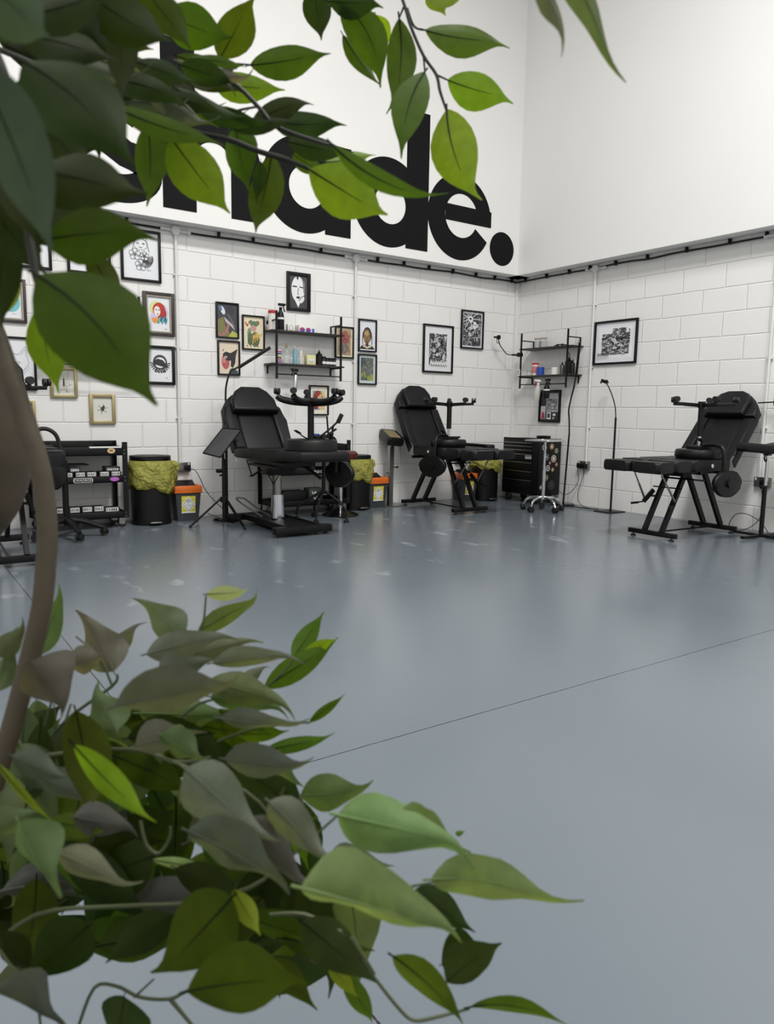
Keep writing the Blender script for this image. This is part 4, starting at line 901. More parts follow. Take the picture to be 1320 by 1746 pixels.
for k, (x, z, rz, w_) in enumerate([(-.30, 0, 0, 'leftmost of the lower row'), (-.11, 0, .0, 'left of the logo'), (-.01, .0, 0, 'above the logo'), (.08, .0, 0, 'right of the logo'), (.185, 0, 0, 'near the purple sticker'), (.28, 0, 0, 'right end of the row')]):
    cbox((CX+x, -.27, base+z), 'black cartridge box with white label on the middle cart tray, '+w_, h=.082, rz=rz, lz=.78)
cbox((CX-.06, -.27, base+.082), 'black cartridge box tilted on top of the middle tray row, left one', h=.045, rz=.12)
cbox((CX+.255, -.27, base+.082), 'black cartridge box stacked on top of the middle tray row, right one', h=.042, w=.12)
for k, x in enumerate((-.28, -.17, -.065, .035, .13, .24)):
    cbox((CX+x, -.27, .099), 'black cartridge box with white label on the bottom cart tray, ' + ['leftmost', 'second from left', 'third from left', 'fourth from left', 'fifth from left', 'rightmost, wide and flat'][k], h=.095 if k != 5 else .08, w=.09 if k != 5 else .13, lz=.8)
t = thing('flat_tray', 'dark flat tray lying slanted on the boxes of the middle cart tray', 'tray', (CX-.06, -.20, .545)); obj('tray_plate', MB().box((0, 0, .006), (.26, .18, .01), (0, .0, 0), bev=.003), PLAS, t)
t = thing('flat_tray', 'dark shallow tray on the top of the left tool cart', 'tray', (CX-.05, -.2, .706)); obj('tray_plate', MB().box((0, 0, .004), (.32, .2, .008), bev=.003).box((0, -.1, .012), (.32, .008, .022)), PLAS, t)
c2 = cart('black tool cart behind the hydraulic bed, below the middle shelf', (-3.08, -.20, 0), .84)
a = Art(.24, .035, 0)
for k in range(6): a.arc((215, 215, 215), .09+.16*k, .5, .05, .3, 0, 360, .22).poly((215, 215, 215), [(.03+.16*k, .1), (.055+.16*k, .1), (.055+.16*k, .85), (.03+.16*k, .85)])
o = a.done('white_lettering', c2); o.location = (.12, -.1765, .43)
t = thing('paper_roll', 'white paper pad lying on the tool cart behind the hydraulic bed', 'paper', (-3.25, -.22, .706)); obj('pad', MB().box((0, 0, .025), (.2, .2, .05), bev=.008), CARD, t)
t = thing('blue_cup', 'blue cup standing on the tool cart behind the upturned wide stool', 'cup', (-2.99, -.27, .706)); obj('cup', MB().lathe([(.03, 0), (.036, .1), (.033, .1), (.028, .004)]), BLUE, t)
t = thing('ink_bottle', 'pale blue bottle right behind the blue cup', 'bottle', (-2.90, -.2, .706)); obj('body', MB().lathe([(0, 0), (.03, 0), (.03, .06), (.012, .085), (0, .085)]), mat('pale_blue_plastic', (150, 185, 210), .4), t)
t = thing('printed_box', 'dark green box with white letters on the cart behind the hydraulic bed', 'box', (-3.02, -.27, .099)); obj('carton', MB().box((0, 0, .08), (.16, .12, .16), bev=.003), mat('dark_green_card', (40, 52, 44), .5), t)
a = Art(.14, .14, -.0606)
for k, (u, v) in enumerate([(.3, .75), (.6, .7), (.45, .35), (.8, .3)]): a.stroke((206, 208, 206), [(u-.14, v+.12), (u-.05, v-.12), (u+.02, v+.05), (u+.1, v-.12), (u+.16, v+.12)], .06)
o = a.done('box_print', t); o.location = (0, 0, .08)
t = thing('storage_box', 'black box on the bottom tray left of the dark green box', 'box', (-3.26, -.25, .099)); obj('carton', MB().box((0, 0, .07), (.26, .16, .14), bev=.01), PLAS, t)
for k in range(3): cbox((-3.30+.11*k, -.27, base), 'black box with white label on the middle tray behind the hydraulic bed, ' + ('left one', 'middle one', 'right one')[k], h=.06, w=.1, grp='boxes on the cart behind the hydraulic bed')

# ------------------------------------------------------------------ drawer cabinet
t = thing('drawer_cabinet', 'black rolling drawer cabinet covered with round stickers in the corner', 'cabinet', (-.225, -.58, 0), -PI/2)
# local: x along world -y, local -y = world -x (front)
obj('cabinet_body', MB().box((0, 0, .42), (.60, .36, .64), bev=.006), METB, t)
obj('top_tray', MB().box((0, 0, .748), (.60, .36, .016), bev=.004).box((0, -.175, .752), (.58, .012, .02)), METB, t)
z = .715
for k, hgt in enumerate((.04, .045, .05, .095, .105, .105, .12)):
    d = obj('drawer', MB().box((-.045, -.182, z-hgt/2), (.485, .01, hgt-.006), bev=.002), METB, t)
    obj('drawer_pull', MB().box((-.045, -.191, z-.010), (.475, .014, .009), bev=.002), STEEL, d)
    z -= hgt
a = Art(.1, .045, 0); a.poly((196, 196, 196), [(0, 0), (1, 0), (1, 1), (0, 1)])
for k in range(5): a.poly((90, 90, 92), [(.1+.17*k, .25), (.2+.17*k, .25), (.2+.17*k, .8), (.1+.17*k, .8)])
o = a.done('maker_label', t); o.location = (.135, -.1895, .545)
obj('push_bar', MB().cyl((-.30, -.10, .70), (-.36, -.10, .70), .010), PLAS, t)
rr = random.Random(4)
cols = [(206, 206, 210), (170, 130, 90), (150, 170, 120), (90, 110, 120), (200, 190, 150), (120, 60, 60), (60, 60, 62)]
for k, (u, v, s_) in enumerate([(-.1, .66, .07), (.02, .67, .07), (.10, .62, .06), (-.06, .55, .08), (.06, .53, .085), (.11, .46, .06), (-.1, .45, .05), (-.03, .42, .07), (.05, .40, .05), (-.05, .31, .065), (.04, .22, .11), (-.13, .2, .05), (.0, .48, .05)]):
    a = Art(s_, s_, 0); a.ell(cols[k % 7] if k != 10 else (48, 48, 50), .5, .5, .5, .5).ell((70, 66, 64) if k != 10 else (36, 36, 38), .5, .5, .38, .38).ell(cols[(k+3) % 7] if k != 10 else (50, 50, 52), .5, .52, .22, .28); a.stroke((220, 220, 220) if k != 10 else (56, 56, 58), [(.3, .3), (.5, .7), (.7, .3)], .06)
    o = a.done('round_sticker', t); o.location = (.3006, u, v); o.rotation_euler = (0, 0, PI/2)
for sx in (-1, 1):
    for sy in (-1, 1):
        c_ = obj('caster', MB().cyl((sx*.23-.014, sy*.13, .045), (sx*.23+.014, sy*.13, .045), .045, n=22), RUB, t)
        obj('caster_fork', MB().box((sx*.23-.02, sy*.13, .07), (.004, .05, .06)).box((sx*.23+.02, sy*.13, .07), (.004, .05, .06)).box((sx*.23, sy*.13, .098), (.045, .06, .004)), STEEL, c_)
t = thing('small_black_case', 'small black case on top of the drawer cabinet', 'case', (-.2, -.74, .757)); obj('case', MB().box((0, 0, .018), (.1, .14, .035), bev=.008), PLAS, t)

# chrome trolley with glass-like steel tray
t = thing('instrument_trolley', 'chrome five-legged instrument trolley with flat steel tray before the drawer cabinet', 'trolley', (-.76, -1.30, 0), .3)
obj('tray_top', MB().slab(rounded(.40, .30, .04), .755, .762, bev=.002).tube([(x, y, .765) for x, y in rounded(.40, .30, .04)]+[(.2, .11, .765)], .006, sub=1), mat('bright_steel', (214, 214, 212), .25, .85), t)
obj('column', MB().cyl((0, 0, .15), (0, 0, .755), .013).cyl((0, 0, .15), (0, 0, .45), .019).cyl((0, 0, .13), (0, 0, .17), .03), CHR, t)
for k in range(5):
    a = .5+2*PI*k/5; c, s_ = math.cos(a), math.sin(a)
    l_ = obj('base_leg', MB().tube([(.01*c, .01*s_, .15), (.1*c, .1*s_, .145), (.18*c, .18*s_, .115), (.215*c, .215*s_, .06)], [.014, .014, .013, .011]), CHR, t)
    b = MB(); caster(b, .215*c, .215*s_, .064, -1, .032, a+.6*k)
    obj('caster', b, RUB, l_)

# ------------------------------------------------------------------ lamps, stands
t = thing('gooseneck_lamp', 'tall black gooseneck lamp with slim light bar and round base, behind the tripod tray', 'lamp', (-3.98, -.33, 0))
obj('round_base', MB().lathe([(0, 0), (.13, 0), (.135, .012), (.12, .026), (0, .03)], n=36), LCK, t)
obj('pole', MB().cyl((0, 0, .02), (0, 0, 1.06), .012), METB, t)
obj('gooseneck', MB().tube([(0, 0, 1.05), (.0, 0, 1.18), (.01, 0, 1.27), (.045, 0, 1.375), (.1, 0, 1.415), (.14, 0, 1.432)], .009), METB, t)
obj('light_bar', MB().bar((.13, 0, 1.425), (.455, 0, 1.628), .022, .03, bev=.006), METB, t)
t = thing('tripod_tray_stand', 'black folding tripod with a slanted flat tray, in front of the hydraulic bed back', 'stand', (-4.16, -.70, 0))
obj('pole', MB().cyl((0, 0, .05), (0, 0, .60), .016).cyl((0, 0, .5), (-.01, -.01, .70), .012), METB, t)
obj('clamp_knob', MB().cyl((-.02, -.01, .50), (-.07, -.02, .50), .018, n=8).cyl((-.01, 0, .46), (-.04, -.01, .46), .008), PLAS, t)
obj('tripod_hub', MB().cyl((0, 0, .22), (0, 0, .265), .034, n=12), PLAS, t)
for k, (x, y) in enumerate([(-.29, .06), (.08, -.27), (.09, .24)]):
    l_ = obj('leg', MB().bar((x*.1, y*.1, .25), (x, y, .012), .02, .014), METB, t)
    obj('leg_brace', MB().bar((x*.5, y*.5, .125), (0, 0, .06), .012, .006), METB, l_)
    obj('rubber_foot', MB().ball((x, y, .014), .014), RUB, l_)
qa = [Vector(p)-Vector((-4.16, -.70, 0)) for p in [(-4.145, -.66, .872), (-4.025, -.78, .862), (-4.213, -.76, .622), (-4.325, -.65, .655)]]
b = MB(); nn = (qa[1]-qa[0]).cross(qa[3]-qa[0]).normalized()*.006
lo = [b.bm.verts.new(p-nn) for p in qa]; hi = [b.bm.verts.new(p+nn) for p in qa]
b.bm.faces.new(lo[::-1]); b.bm.faces.new(hi)
for k in range(4): b.bm.faces.new((lo[k], lo[(k+1) % 4], hi[(k+1) % 4], hi[k]))
obj('tray_panel', b, mat('grey_black_tray', (52, 52, 54), .5), t, 0)
b = MB()
for k in range(4): b.bar(qa[k], qa[(k+1) % 4], .018, .012)
obj('tray_rim', b, PLAS, t)
t = thing('gooseneck_lamp', 'tall thin black floor lamp curving up beside the corner shelf', 'lamp', (-.15, -1.045, 0))
obj('round_base', MB().lathe([(0, 0), (.13, 0), (.135, .012), (.12, .026), (0, .03)], n=36), LCK, t)
obj('pole', MB().cyl((0, .0, .02), (0, -.04, .83), .010), METB, t)
obj('gooseneck', MB().tube([(0, -.04, .82), (0, -.03, .98), (0, -.015, 1.09), (0, -.04, 1.22), (0, -.075, 1.35), (0, -.1, 1.5)], .009), METB, t)
obj('light_bar', MB().bar((0, -.1, 1.49), (0, -.128, 1.84), .022, .026, bev=.006), METB, t)
t = thing('phone_stand', 'slim black floor stand with curved neck and square base plate, right of the corner sockets', 'phone stand', (-.155, -1.725, 0))
obj('square_base', MB().box((0.02, .03, .005), (.26, .22, .01), bev=.002), METB, t)
obj('pole', MB().cyl((0, 0, .008), (0, 0, 1.02), .011), METB, t)
obj('gooseneck', MB().tube([(0, 0, 1.01), (0, .01, 1.1), (0, .04, 1.2), (0, .09, 1.3), (0, .13, 1.36), (0, .165, 1.395)], .006), METB, t)
obj('phone_grip', MB().box((0, .185, 1.405), (.03, .045, .03), (.5, 0, 0), bev=.006).bar((0, .205, 1.43), (0, .225, 1.385), .02, .01).bar((0, .155, 1.415), (0, .135, 1.385), .03, .018), PLAS, t)
t = thing('armrest_stand', 'brushed steel armrest post with worn black pad, left of the bed near the corner', 'armrest', (-1.985, -.16, 0))
obj('post', MB().box((0, 0, .33), (.05, .05, .66)).box((.012, 0, .55), (.04, .04, .40)), STEEL, t)
obj('floor_plate', MB().box((.01, 0, .004), (.30, .26, .008), bev=.001), STEEL, t)
Mp = Matrix.Translation((0, -.02, .80)) @ Euler((math.radians(16), math.radians(4), math.radians(-14))).to_matrix().to_4x4()
obj('arm_pad', MB().slab(rounded(.19, .34, .03), -.085, .0, Mp, bev=.02), LEATH2, t)
a = MB().slab(rounded(.13, .26, .02), .0002, .0012, Mp); obj('worn_tape', a, mat('worn_tan_tape', (120, 110, 78), .7, var=.35, nscale=30), t)
obj('adjuster_knob', MB().cyl((.02, 0, .43), (.08, -.01, .43), .006).ball((.085, -.01, .43), .014), PLAS, t)
obj('wing_bolt', MB().cyl((-.02, -.0, .70), (-.09, .0, .705), .007), STEEL, t)
obj('carry_handle', MB().tube([(-.025, 0, .22), (-.075, 0, .22), (-.08, 0, .28), (-.07, 0, .36), (-.025, 0, .37)], .006), STEEL, t)
t = thing('armrest_stand', 'black V-shaped armrest pad on a chrome and black post beside the right-hand bed', 'armrest', (-.345, -3.50, 0))
o_ = [(-.27, -.05), (-.1, -.10), (.08, -.1), (.3, -.05), (.3, .08), (.08, .07), (-.1, .06), (-.27, .05)]
Mq = Matrix.Translation((0, 0, .785)) @ Matrix.Rotation(-.55, 4, 'Z')
obj('arm_pad', MB().slab([(-.24, -.08), (-.02, -.085), (-.02, .085), (-.24, .08)], -.05, .03, Mq @ Matrix.Rotation(math.radians(4), 4, 'Y'), bev=.026, seg=4).slab([(-.04, -.085), (.28, -.08), (.28, .08), (-.04, .085)], -.05, .03, Mq @ Matrix.Rotation(math.radians(-12), 4, 'Y'), bev=.022, seg=4), LEATH2, t)
obj('pad_bracket', MB().box((0, 0, .735), (.06, .04, .03)).tube([(-.04, 0, .73), (-.045, 0, .69), (-.02, 0, .67), (-.01, 0, .69)], .007), PLAS, t)
obj('chrome_tube', MB().cyl((0, 0, .42), (0, 0, .74), .011).cyl((.022, 0, .45), (.022, 0, .72), .006), CHR, t)
obj('lower_tube', MB().cyl((0, 0, .02), (0, 0, .46), .019), METB, t)
obj('wing_knob', MB().cyl((-.015, 0, .445), (-.05, 0, .445), .008).box((-.055, 0, .445), (.012, .03, .02), bev=.004), PLAS, t)
obj('cross_base', MB().bar((-.26, .02, .02), (.26, -.02, .02), .035, .02).bar((0, -.26, .02), (.02, .26, .02), .035, .02), METB, t)
t = thing('tripod_tray_stand', 'black stand cut off by the right picture edge beside the V-shaped armrest', 'stand', (-.18, -3.62, 0))
obj('pole', MB().cyl((0, 0, .18), (0, 0, .66), .02).cyl((0, 0, .03), (0, 0, .2), .012), METB, t)
obj('base_bar', MB().bar((-.2, .14, .02), (.2, -.14, .02), .04, .025), METB, t)
obj('side_lever', MB().cyl((0, 0, .63), (-.09, .0, .625), .008).tube([(-.03, 0, .625), (-.07, 0, .59), (-.05, 0, .55), (-.02, 0, .55)], .003), PLAS, t)
t = thing('phone_holder', 'short black arm with square knob at the right edge above the bed head', 'phone holder', (-.10, -3.36, 1.175))
obj('arm', MB().cyl((0, .12, 0), (0, -.05, .008), .006), METB, t); obj('knob', MB().box((0, -.06, .01), (.05, .06, .07), bev=.008), PLAS, t); obj('wall_mount', MB().cyl((0, -.07, .01), (.1, -.1, .01), .01), METB, t)

# stool with thin legs and the round-base stool behind the hydraulic bed
t = thing('caster_stand', 'black stand on thin bent legs with small casters under the foot of the hydraulic bed', 'stand', (-3.20, -.80, 0))
obj('column', MB().cyl((0, 0, .26), (0, 0, .60), .018), METB, t)
obj('top_plate', MB().slab(circ(.15, 30), .60, .64, bev=.01), LEATH2, t)
for k in range(5):
    a = -2.35+2*PI*k/5; c, s_ = math.cos(a), math.sin(a)
    l_ = obj('leg', MB().tube([(.0, 0, .29), (.12*c, .12*s_, .22), (.235*c, .235*s_, .14), (.255*c, .255*s_, .06)], .011), METB, t)
    b = MB(); caster(b, .255*c, .255*s_, .052, -1, .022, a+.5); obj('caster', b, CHR if k == 9 else RUB, l_)
t = thing('round_stool', 'low stool with dark red round seat and glossy black dome base behind the hydraulic bed', 'stool', (-2.87, -.56, 0))
obj('dome_base', MB().lathe([(0, 0), (.185, 0), (.185, .012), (.14, .03), (.06, .06), (.03, .08), (0, .08)], n=40), LCK, t)
obj('column', MB().cyl((0, 0, .06), (0, 0, .58), .024), CHR, t)
obj('seat', MB().lathe([(0, .575), (.16, .575), (.17, .59), (.17, .625), (.15, .645), (0, .65)], n=36), REDL, t)
# office stool by the left bed
t = thing('office_stool', 'black five-spoke rolling base with a post standing before the left tool cart', 'stool', (-5.47, -.66, 0))
obj('column', MB().cyl((0, 0, .1), (0, 0, .62), .024), PLAS, t)
obj('hanging_pad', MB().slab([(.06*math.cos(q), .11*math.sin(q)) for q in [2*PI*k/24 for k in range(24)]], 0, .04, Matrix.Translation((-.06, -.02, .50)) @ Matrix.Rotation(.2, 4, 'Y') @ Matrix.Rotation(PI/2, 4, 'X'), bev=.014), LEATH2, t)
obj('pad_arm', MB().tube([(0, 0, .6), (-.03, -.02, .61), (-.06, -.03, .58), (-.06, -.03, .5)], .01), METB, t)
for k in range(5):
    a = -.18+2*PI*k/5; c, s_ = math.cos(a), math.sin(a)
    l_ = obj('base_leg', MB().tube([(0, 0, .15), (.12*c, .12*s_, .13), (.24*c, .24*s_, .085), (.285*c, .285*s_, .07)], [.03, .026, .02, .016]), PLAS, t)
    b = MB(); caster(b, .28*c, .28*s_, .07, -1, .028, a+.7); obj('caster', b, RUB, l_)
obj('corrugated_hose', MB().tube([(0, .0, .60), (-.02, .02, .72), (-.05, .02, .82), (-.12, .02, .865), (-.19, .02, .84), (-.2, .02, .72)], .016, n=12), RUB, t)
LEAVES = [
('hanging twig',(-6.218,-6.285,1.417,-6.147,-6.334,1.409,-0.0044,-0.0034,-0.0181),'g',0.05,0.12,0.0),
('hanging twig',(-6.203,-6.304,1.368,-6.146,-6.341,1.352,-0.0047,0.0024,-0.0186),'b',0.05,0.12,0.0),
('hanging twig',(-6.232,-6.34,1.323,-6.23,-6.387,1.227,-0.0129,0.0162,-0.0078),'b',0.05,0.12,0.05),
('hanging twig',(-6.234,-6.307,1.367,-6.274,-6.327,1.274,-0.0144,0.0082,0.0044),'g',0.05,0.12,0.06),
('hanging twig',(-6.245,-6.278,1.423,-6.26,-6.289,1.331,-0.0111,0.0103,0.0006),'g',0.05,0.12,-0.05),
('hanging twig',(-6.307,-6.272,1.422,-6.267,-6.279,1.353,-0.0134,0.0097,-0.0077),'g',0.05,0.12,-0.12),
('hanging twig',(-6.223,-6.201,1.463,-6.186,-6.158,1.439,-0.0131,0.0086,-0.0021),'b',0.05,0.12,0.0),
('hanging twig',(-6.318,-6.236,1.448,-6.306,-6.232,1.403,-0.0117,0.0077,-0.0022),'d',0.05,0.12,0.0),
('hanging twig',(-6.318,-6.265,1.422,-6.284,-6.306,1.415,0.0005,0.0003,-0.014),'d',0.05,0.12,0.0),
('hanging twig',(-6.205,-6.262,1.466,-6.177,-6.298,1.453,-0.0051,-0.0042,-0.0111),'b',0.05,0.12,0.0),
('hanging twig',(-6.183,-6.249,1.487,-6.176,-6.262,1.45,-0.0085,0.0092,-0.0048),'b',0.05,0.12,0.0),
('hanging twig',(-6.292,-6.249,1.406,-6.258,-6.267,1.36,-0.0075,0.0012,-0.0049),'g',0.05,0.12,0.0),
('upper middle branch',(-6.391,-6.25,1.352,-6.333,-6.296,1.363,0.0023,-0.0017,-0.0154),'g',0.05,0.12,0.0),
('upper middle branch',(-6.412,-6.212,1.345,-6.344,-6.228,1.35,-0.0021,-0.0008,-0.0153),'b',0.05,0.12,0.0),
('upper middle branch',(-6.388,-6.286,1.294,-6.325,-6.313,1.301,-0.0,-0.0008,-0.0131),'d',0.12,0.12,0.0),
('upper middle branch',(-6.402,-6.277,1.292,-6.352,-6.298,1.317,0.0032,-0.0023,-0.0097),'d',0.1,0.12,0.0),
('upper middle branch',(-6.383,-6.348,1.239,-6.344,-6.408,1.195,-0.0071,0.0084,-0.0182),'b',0.05,0.12,0.0),
('upper middle branch',(-6.419,-6.448,1.224,-6.348,-6.488,1.191,-0.002,0.0022,-0.0065),'g',0.1,0.12,0.1),
('upper middle branch',(-6.329,-6.281,1.272,-6.26,-6.264,1.3,-0.0004,-0.0044,-0.0099),'b',0.05,0.12,0.0),
('upper middle branch',(-6.387,-6.316,1.269,-6.338,-6.345,1.261,-0.002,0.0004,-0.0104),'d',0.05,0.12,0.0),
('upper middle branch',(-6.364,-6.282,1.272,-6.328,-6.284,1.259,-0.0042,0.0023,-0.0078),'g',0.05,0.12,0.0),
('upper middle branch',(-6.475,-6.264,1.365,-6.42,-6.277,1.354,-0.0029,0.0066,-0.0166),'g',0.05,0.12,0.0),
('upper middle branch',(-6.422,-6.254,1.348,-6.405,-6.287,1.393,0.0136,-0.0076,-0.0078),'g',0.05,0.12,0.0),
('upper middle branch',(-6.491,-6.267,1.277,-6.497,-6.281,1.206,-0.0115,0.01,-0.0003),'g',0.05,0.12,0.0),
('upper middle branch',(-6.484,-6.3,1.257,-6.443,-6.322,1.199,-0.0157,0.0054,-0.0121),'b',0.05,0.12,0.0),
('upper middle branch',(-6.414,-6.269,1.29,-6.411,-6.289,1.23,-0.0093,0.0135,-0.0041),'g',0.05,0.12,0.0),
('upper middle branch',(-6.389,-6.29,1.265,-6.414,-6.303,1.19,-0.0113,0.0114,0.003),'g',0.05,0.12,0.0),
('upper middle branch',(-6.416,-6.324,1.245,-6.415,-6.312,1.214,-0.0046,0.0044,0.0005),'d',0.05,0.12,0.0),
('upper middle branch',(-6.551,-6.379,1.241,-6.482,-6.409,1.224,-0.003,0.0,-0.0082),'g',0.1,0.12,0.0),
('upper middle branch',(-6.438,-6.304,1.274,-6.394,-6.346,1.278,-0.0005,-0.0028,-0.008),'d',0.05,0.12,0.0),
('upper middle branch',(-6.438,-6.322,1.312,-6.474,-6.29,1.32,0.0029,0.0026,0.0066),'y',0.05,0.12,0.0),
('upper middle branch',(-6.575,-6.357,1.272,-6.522,-6.376,1.263,-0.0024,0.0002,-0.0075),'y',0.05,0.12,0.0),
('upper middle branch',(-6.511,-6.326,1.283,-6.471,-6.364,1.245,-0.0061,0.0008,-0.0078),'y',0.05,0.12,0.0),
('upper middle branch',(-6.516,-6.32,1.298,-6.484,-6.366,1.272,-0.0031,0.0012,-0.0082),'d',0.05,0.12,0.0),
('upper middle branch',(-6.538,-6.319,1.282,-6.493,-6.377,1.256,-0.0038,-0.0003,-0.0102),'d',0.05,0.12,0.0),
('upper middle branch',(-6.478,-6.298,1.296,-6.433,-6.335,1.27,-0.0054,-0.0018,-0.0073),'d',0.05,0.12,0.0),
('upper middle branch',(-6.455,-6.29,1.285,-6.412,-6.333,1.271,0.0002,0.0026,-0.0076),'d',0.05,0.12,0.0),
('upper middle branch',(-6.465,-6.304,1.308,-6.426,-6.352,1.295,0.0002,0.0014,-0.0059),'y',0.05,0.12,0.0),
('upper middle branch',(-6.5,-6.309,1.282,-6.454,-6.349,1.266,-0.002,0.0005,-0.0075),'d',0.05,0.12,0.0),
('upper middle branch',(-6.497,-6.236,1.336,-6.469,-6.275,1.31,-0.0046,-0.0004,-0.0068),'y2',0.09,0.12,0.0),
('upper middle branch',(-6.464,-6.282,1.325,-6.419,-6.306,1.323,-0.0014,-0.001,-0.0062),'g',0.09,0.12,0.0),
('upper middle branch',(-6.463,-6.259,1.338,-6.408,-6.272,1.337,-0.0027,-0.0009,-0.0094),'g',0.09,0.12,0.0),
('upper middle branch',(-6.531,-6.28,1.308,-6.501,-6.313,1.288,-0.0038,-0.0009,-0.0059),'g',0.09,0.12,0.0),
('upper middle branch',(-6.517,-6.297,1.276,-6.481,-6.343,1.262,-0.0021,-0.001,-0.0074),'y2',0.09,0.12,0.0),
('upper middle branch',(-6.477,-6.27,1.307,-6.432,-6.285,1.291,-0.0017,0.0033,-0.0073),'y2',0.09,0.12,0.0),
('upper middle branch',(-6.457,-6.266,1.324,-6.409,-6.271,1.325,-0.003,-0.0012,-0.0086),'y2',0.09,0.12,0.0),
('upper middle branch',(-6.489,-6.258,1.292,-6.458,-6.295,1.264,-0.0027,0.0045,-0.0089),'y2',0.09,0.12,0.0),
('upper middle branch',(-6.503,-6.208,1.334,-6.464,-6.221,1.307,-0.0051,0.0033,-0.0082),'y2',0.09,0.12,0.0),
('upper middle branch',(-6.475,-6.227,1.304,-6.419,-6.244,1.297,-0.0003,0.0031,-0.0087),'g',0.09,0.12,0.0),
('upper middle branch',(-6.512,-6.216,1.342,-6.467,-6.256,1.327,-0.0029,-0.0021,-0.0053),'y2',0.09,0.12,0.0),
('upper middle branch',(-6.439,-6.231,1.315,-6.386,-6.245,1.31,-0.0041,-0.0025,-0.0083),'y2',0.09,0.12,0.0),
('upper middle branch',(-6.503,-6.262,1.301,-6.472,-6.303,1.28,-0.0021,0.0009,-0.0062),'d',0.09,0.12,0.0),
('upper middle branch',(-6.448,-6.239,1.328,-6.4,-6.263,1.324,-0.0005,0.001,-0.0071),'d',0.09,0.12,0.0),
('upper middle branch',(-6.479,-6.312,1.308,-6.438,-6.331,1.297,-0.0006,0.0037,-0.0088),'d',0.09,0.12,0.0),
('upper middle branch',(-6.517,-6.266,1.316,-6.472,-6.284,1.311,-0.0008,0.0014,-0.0078),'y2',0.09,0.12,0.0),
('near left branch',(-6.629,-6.528,1.196,-6.59,-6.558,1.149,-0.0163,0.0009,-0.0135),'n',0.05,0.12,-0.06),
('near left branch',(-6.62,-6.492,1.159,-6.571,-6.518,1.148,-0.0065,-0.0027,-0.0157),'n',0.05,0.12,0.0),
('near left branch',(-6.618,-6.498,1.124,-6.572,-6.533,1.129,0.0001,-0.0022,-0.0145),'n2',0.05,0.12,0.0),
('near left branch',(-6.57,-6.382,1.145,-6.555,-6.406,1.106,-0.0078,0.0023,-0.0044),'n2',0.05,0.12,0.0),
('near left branch',(-6.631,-6.549,1.098,-6.594,-6.591,1.037,-0.0172,0.0048,-0.0138),'n2',0.05,0.12,-0.08),
('near left branch',(-6.595,-6.369,1.113,-6.589,-6.374,1.049,-0.0121,0.0113,-0.0031),'b',0.05,0.12,0.12),
('near left branch',(-6.633,-6.437,1.137,-6.631,-6.429,1.084,-0.0087,0.0101,-0.0016),'n',0.05,0.12,0.0),
('near left branch',(-6.61,-6.356,1.13,-6.631,-6.37,1.09,-0.005,0.0053,0.0033),'b',0.05,0.12,0.0),
('near left branch',(-6.66,-6.611,1.162,-6.641,-6.636,1.091,-0.0085,0.0076,-0.0051),'s',0.05,0.12,0.0),
('near left branch',(-6.658,-6.593,1.2,-6.637,-6.627,1.164,-0.0052,0.007,-0.0088),'s',0.05,0.12,0.0),
('near left branch',(-6.64,-6.454,1.152,-6.612,-6.465,1.111,-0.0111,0.0012,-0.0073),'n',0.05,0.12,0.0),
('near left branch',(-6.621,-6.452,1.247,-6.572,-6.488,1.264,0.0013,-0.006,-0.013),'n',0.05,0.12,0.0),
('near left branch',(-6.596,-6.44,1.275,-6.576,-6.459,1.243,-0.0114,0.0015,-0.0078),'n',0.05,0.12,0.0),
('near left branch',(-6.581,-6.451,1.271,-6.543,-6.477,1.245,-0.0075,0.0024,-0.0127),'n',0.05,0.12,0.0),
('near left branch',(-6.518,-6.264,1.333,-6.484,-6.256,1.361,0.0031,-0.0037,-0.0082),'b',0.05,0.12,0.0),
('near left branch',(-6.634,-6.48,1.174,-6.623,-6.515,1.117,-0.0077,0.0109,-0.0058),'n',0.05,0.12,0.0),
('near left branch',(-6.606,-6.398,1.262,-6.563,-6.442,1.242,-0.0066,-0.0025,-0.013),'n',0.05,0.12,0.0),
('near left branch',(-6.614,-6.398,1.23,-6.57,-6.411,1.226,-0.0033,0.0001,-0.0138),'n',0.05,0.12,0.0),
('near left branch',(-6.529,-6.38,1.323,-6.495,-6.385,1.29,-0.0116,0.0017,-0.0083),'n2',0.05,0.12,0.0),
('near left branch',(-6.517,-6.324,1.343,-6.501,-6.335,1.312,-0.0065,0.0102,-0.0075),'n2',0.05,0.12,0.0),
('near left branch',(-6.522,-6.26,1.337,-6.489,-6.278,1.327,-0.0045,-0.001,-0.0086),'n2',0.05,0.12,0.0),
('near left branch',(-6.603,-6.407,1.22,-6.577,-6.42,1.181,-0.015,0.0005,-0.0088),'n',0.05,0.12,0.0),
('near left branch',(-6.616,-6.394,1.173,-6.585,-6.419,1.135,-0.011,0.0041,-0.0115),'n',0.05,0.12,0.0),
('near left branch',(-6.604,-6.261,1.259,-6.579,-6.309,1.209,-0.0061,0.0095,-0.0099),'n',0.05,0.12,0.0),
('near left branch',(-6.55,-6.212,1.342,-6.557,-6.208,1.288,-0.008,0.0056,0.0009),'n',0.05,0.12,0.0),
('near left branch',(-6.573,-6.212,1.262,-6.58,-6.188,1.201,-0.0096,0.0052,0.0013),'n',0.05,0.12,0.0),
('near left branch',(-6.573,-6.281,1.28,-6.528,-6.293,1.256,-0.0077,0.0009,-0.0111),'n',0.05,0.12,0.0),
('near left branch',(-6.537,-6.245,1.338,-6.511,-6.251,1.292,-0.0112,0.0065,-0.0074),'n',0.05,0.12,0.0),
('near left branch',(-6.569,-6.176,1.262,-6.579,-6.21,1.193,-0.0109,0.008,0.0),'n',0.05,0.12,0.0),
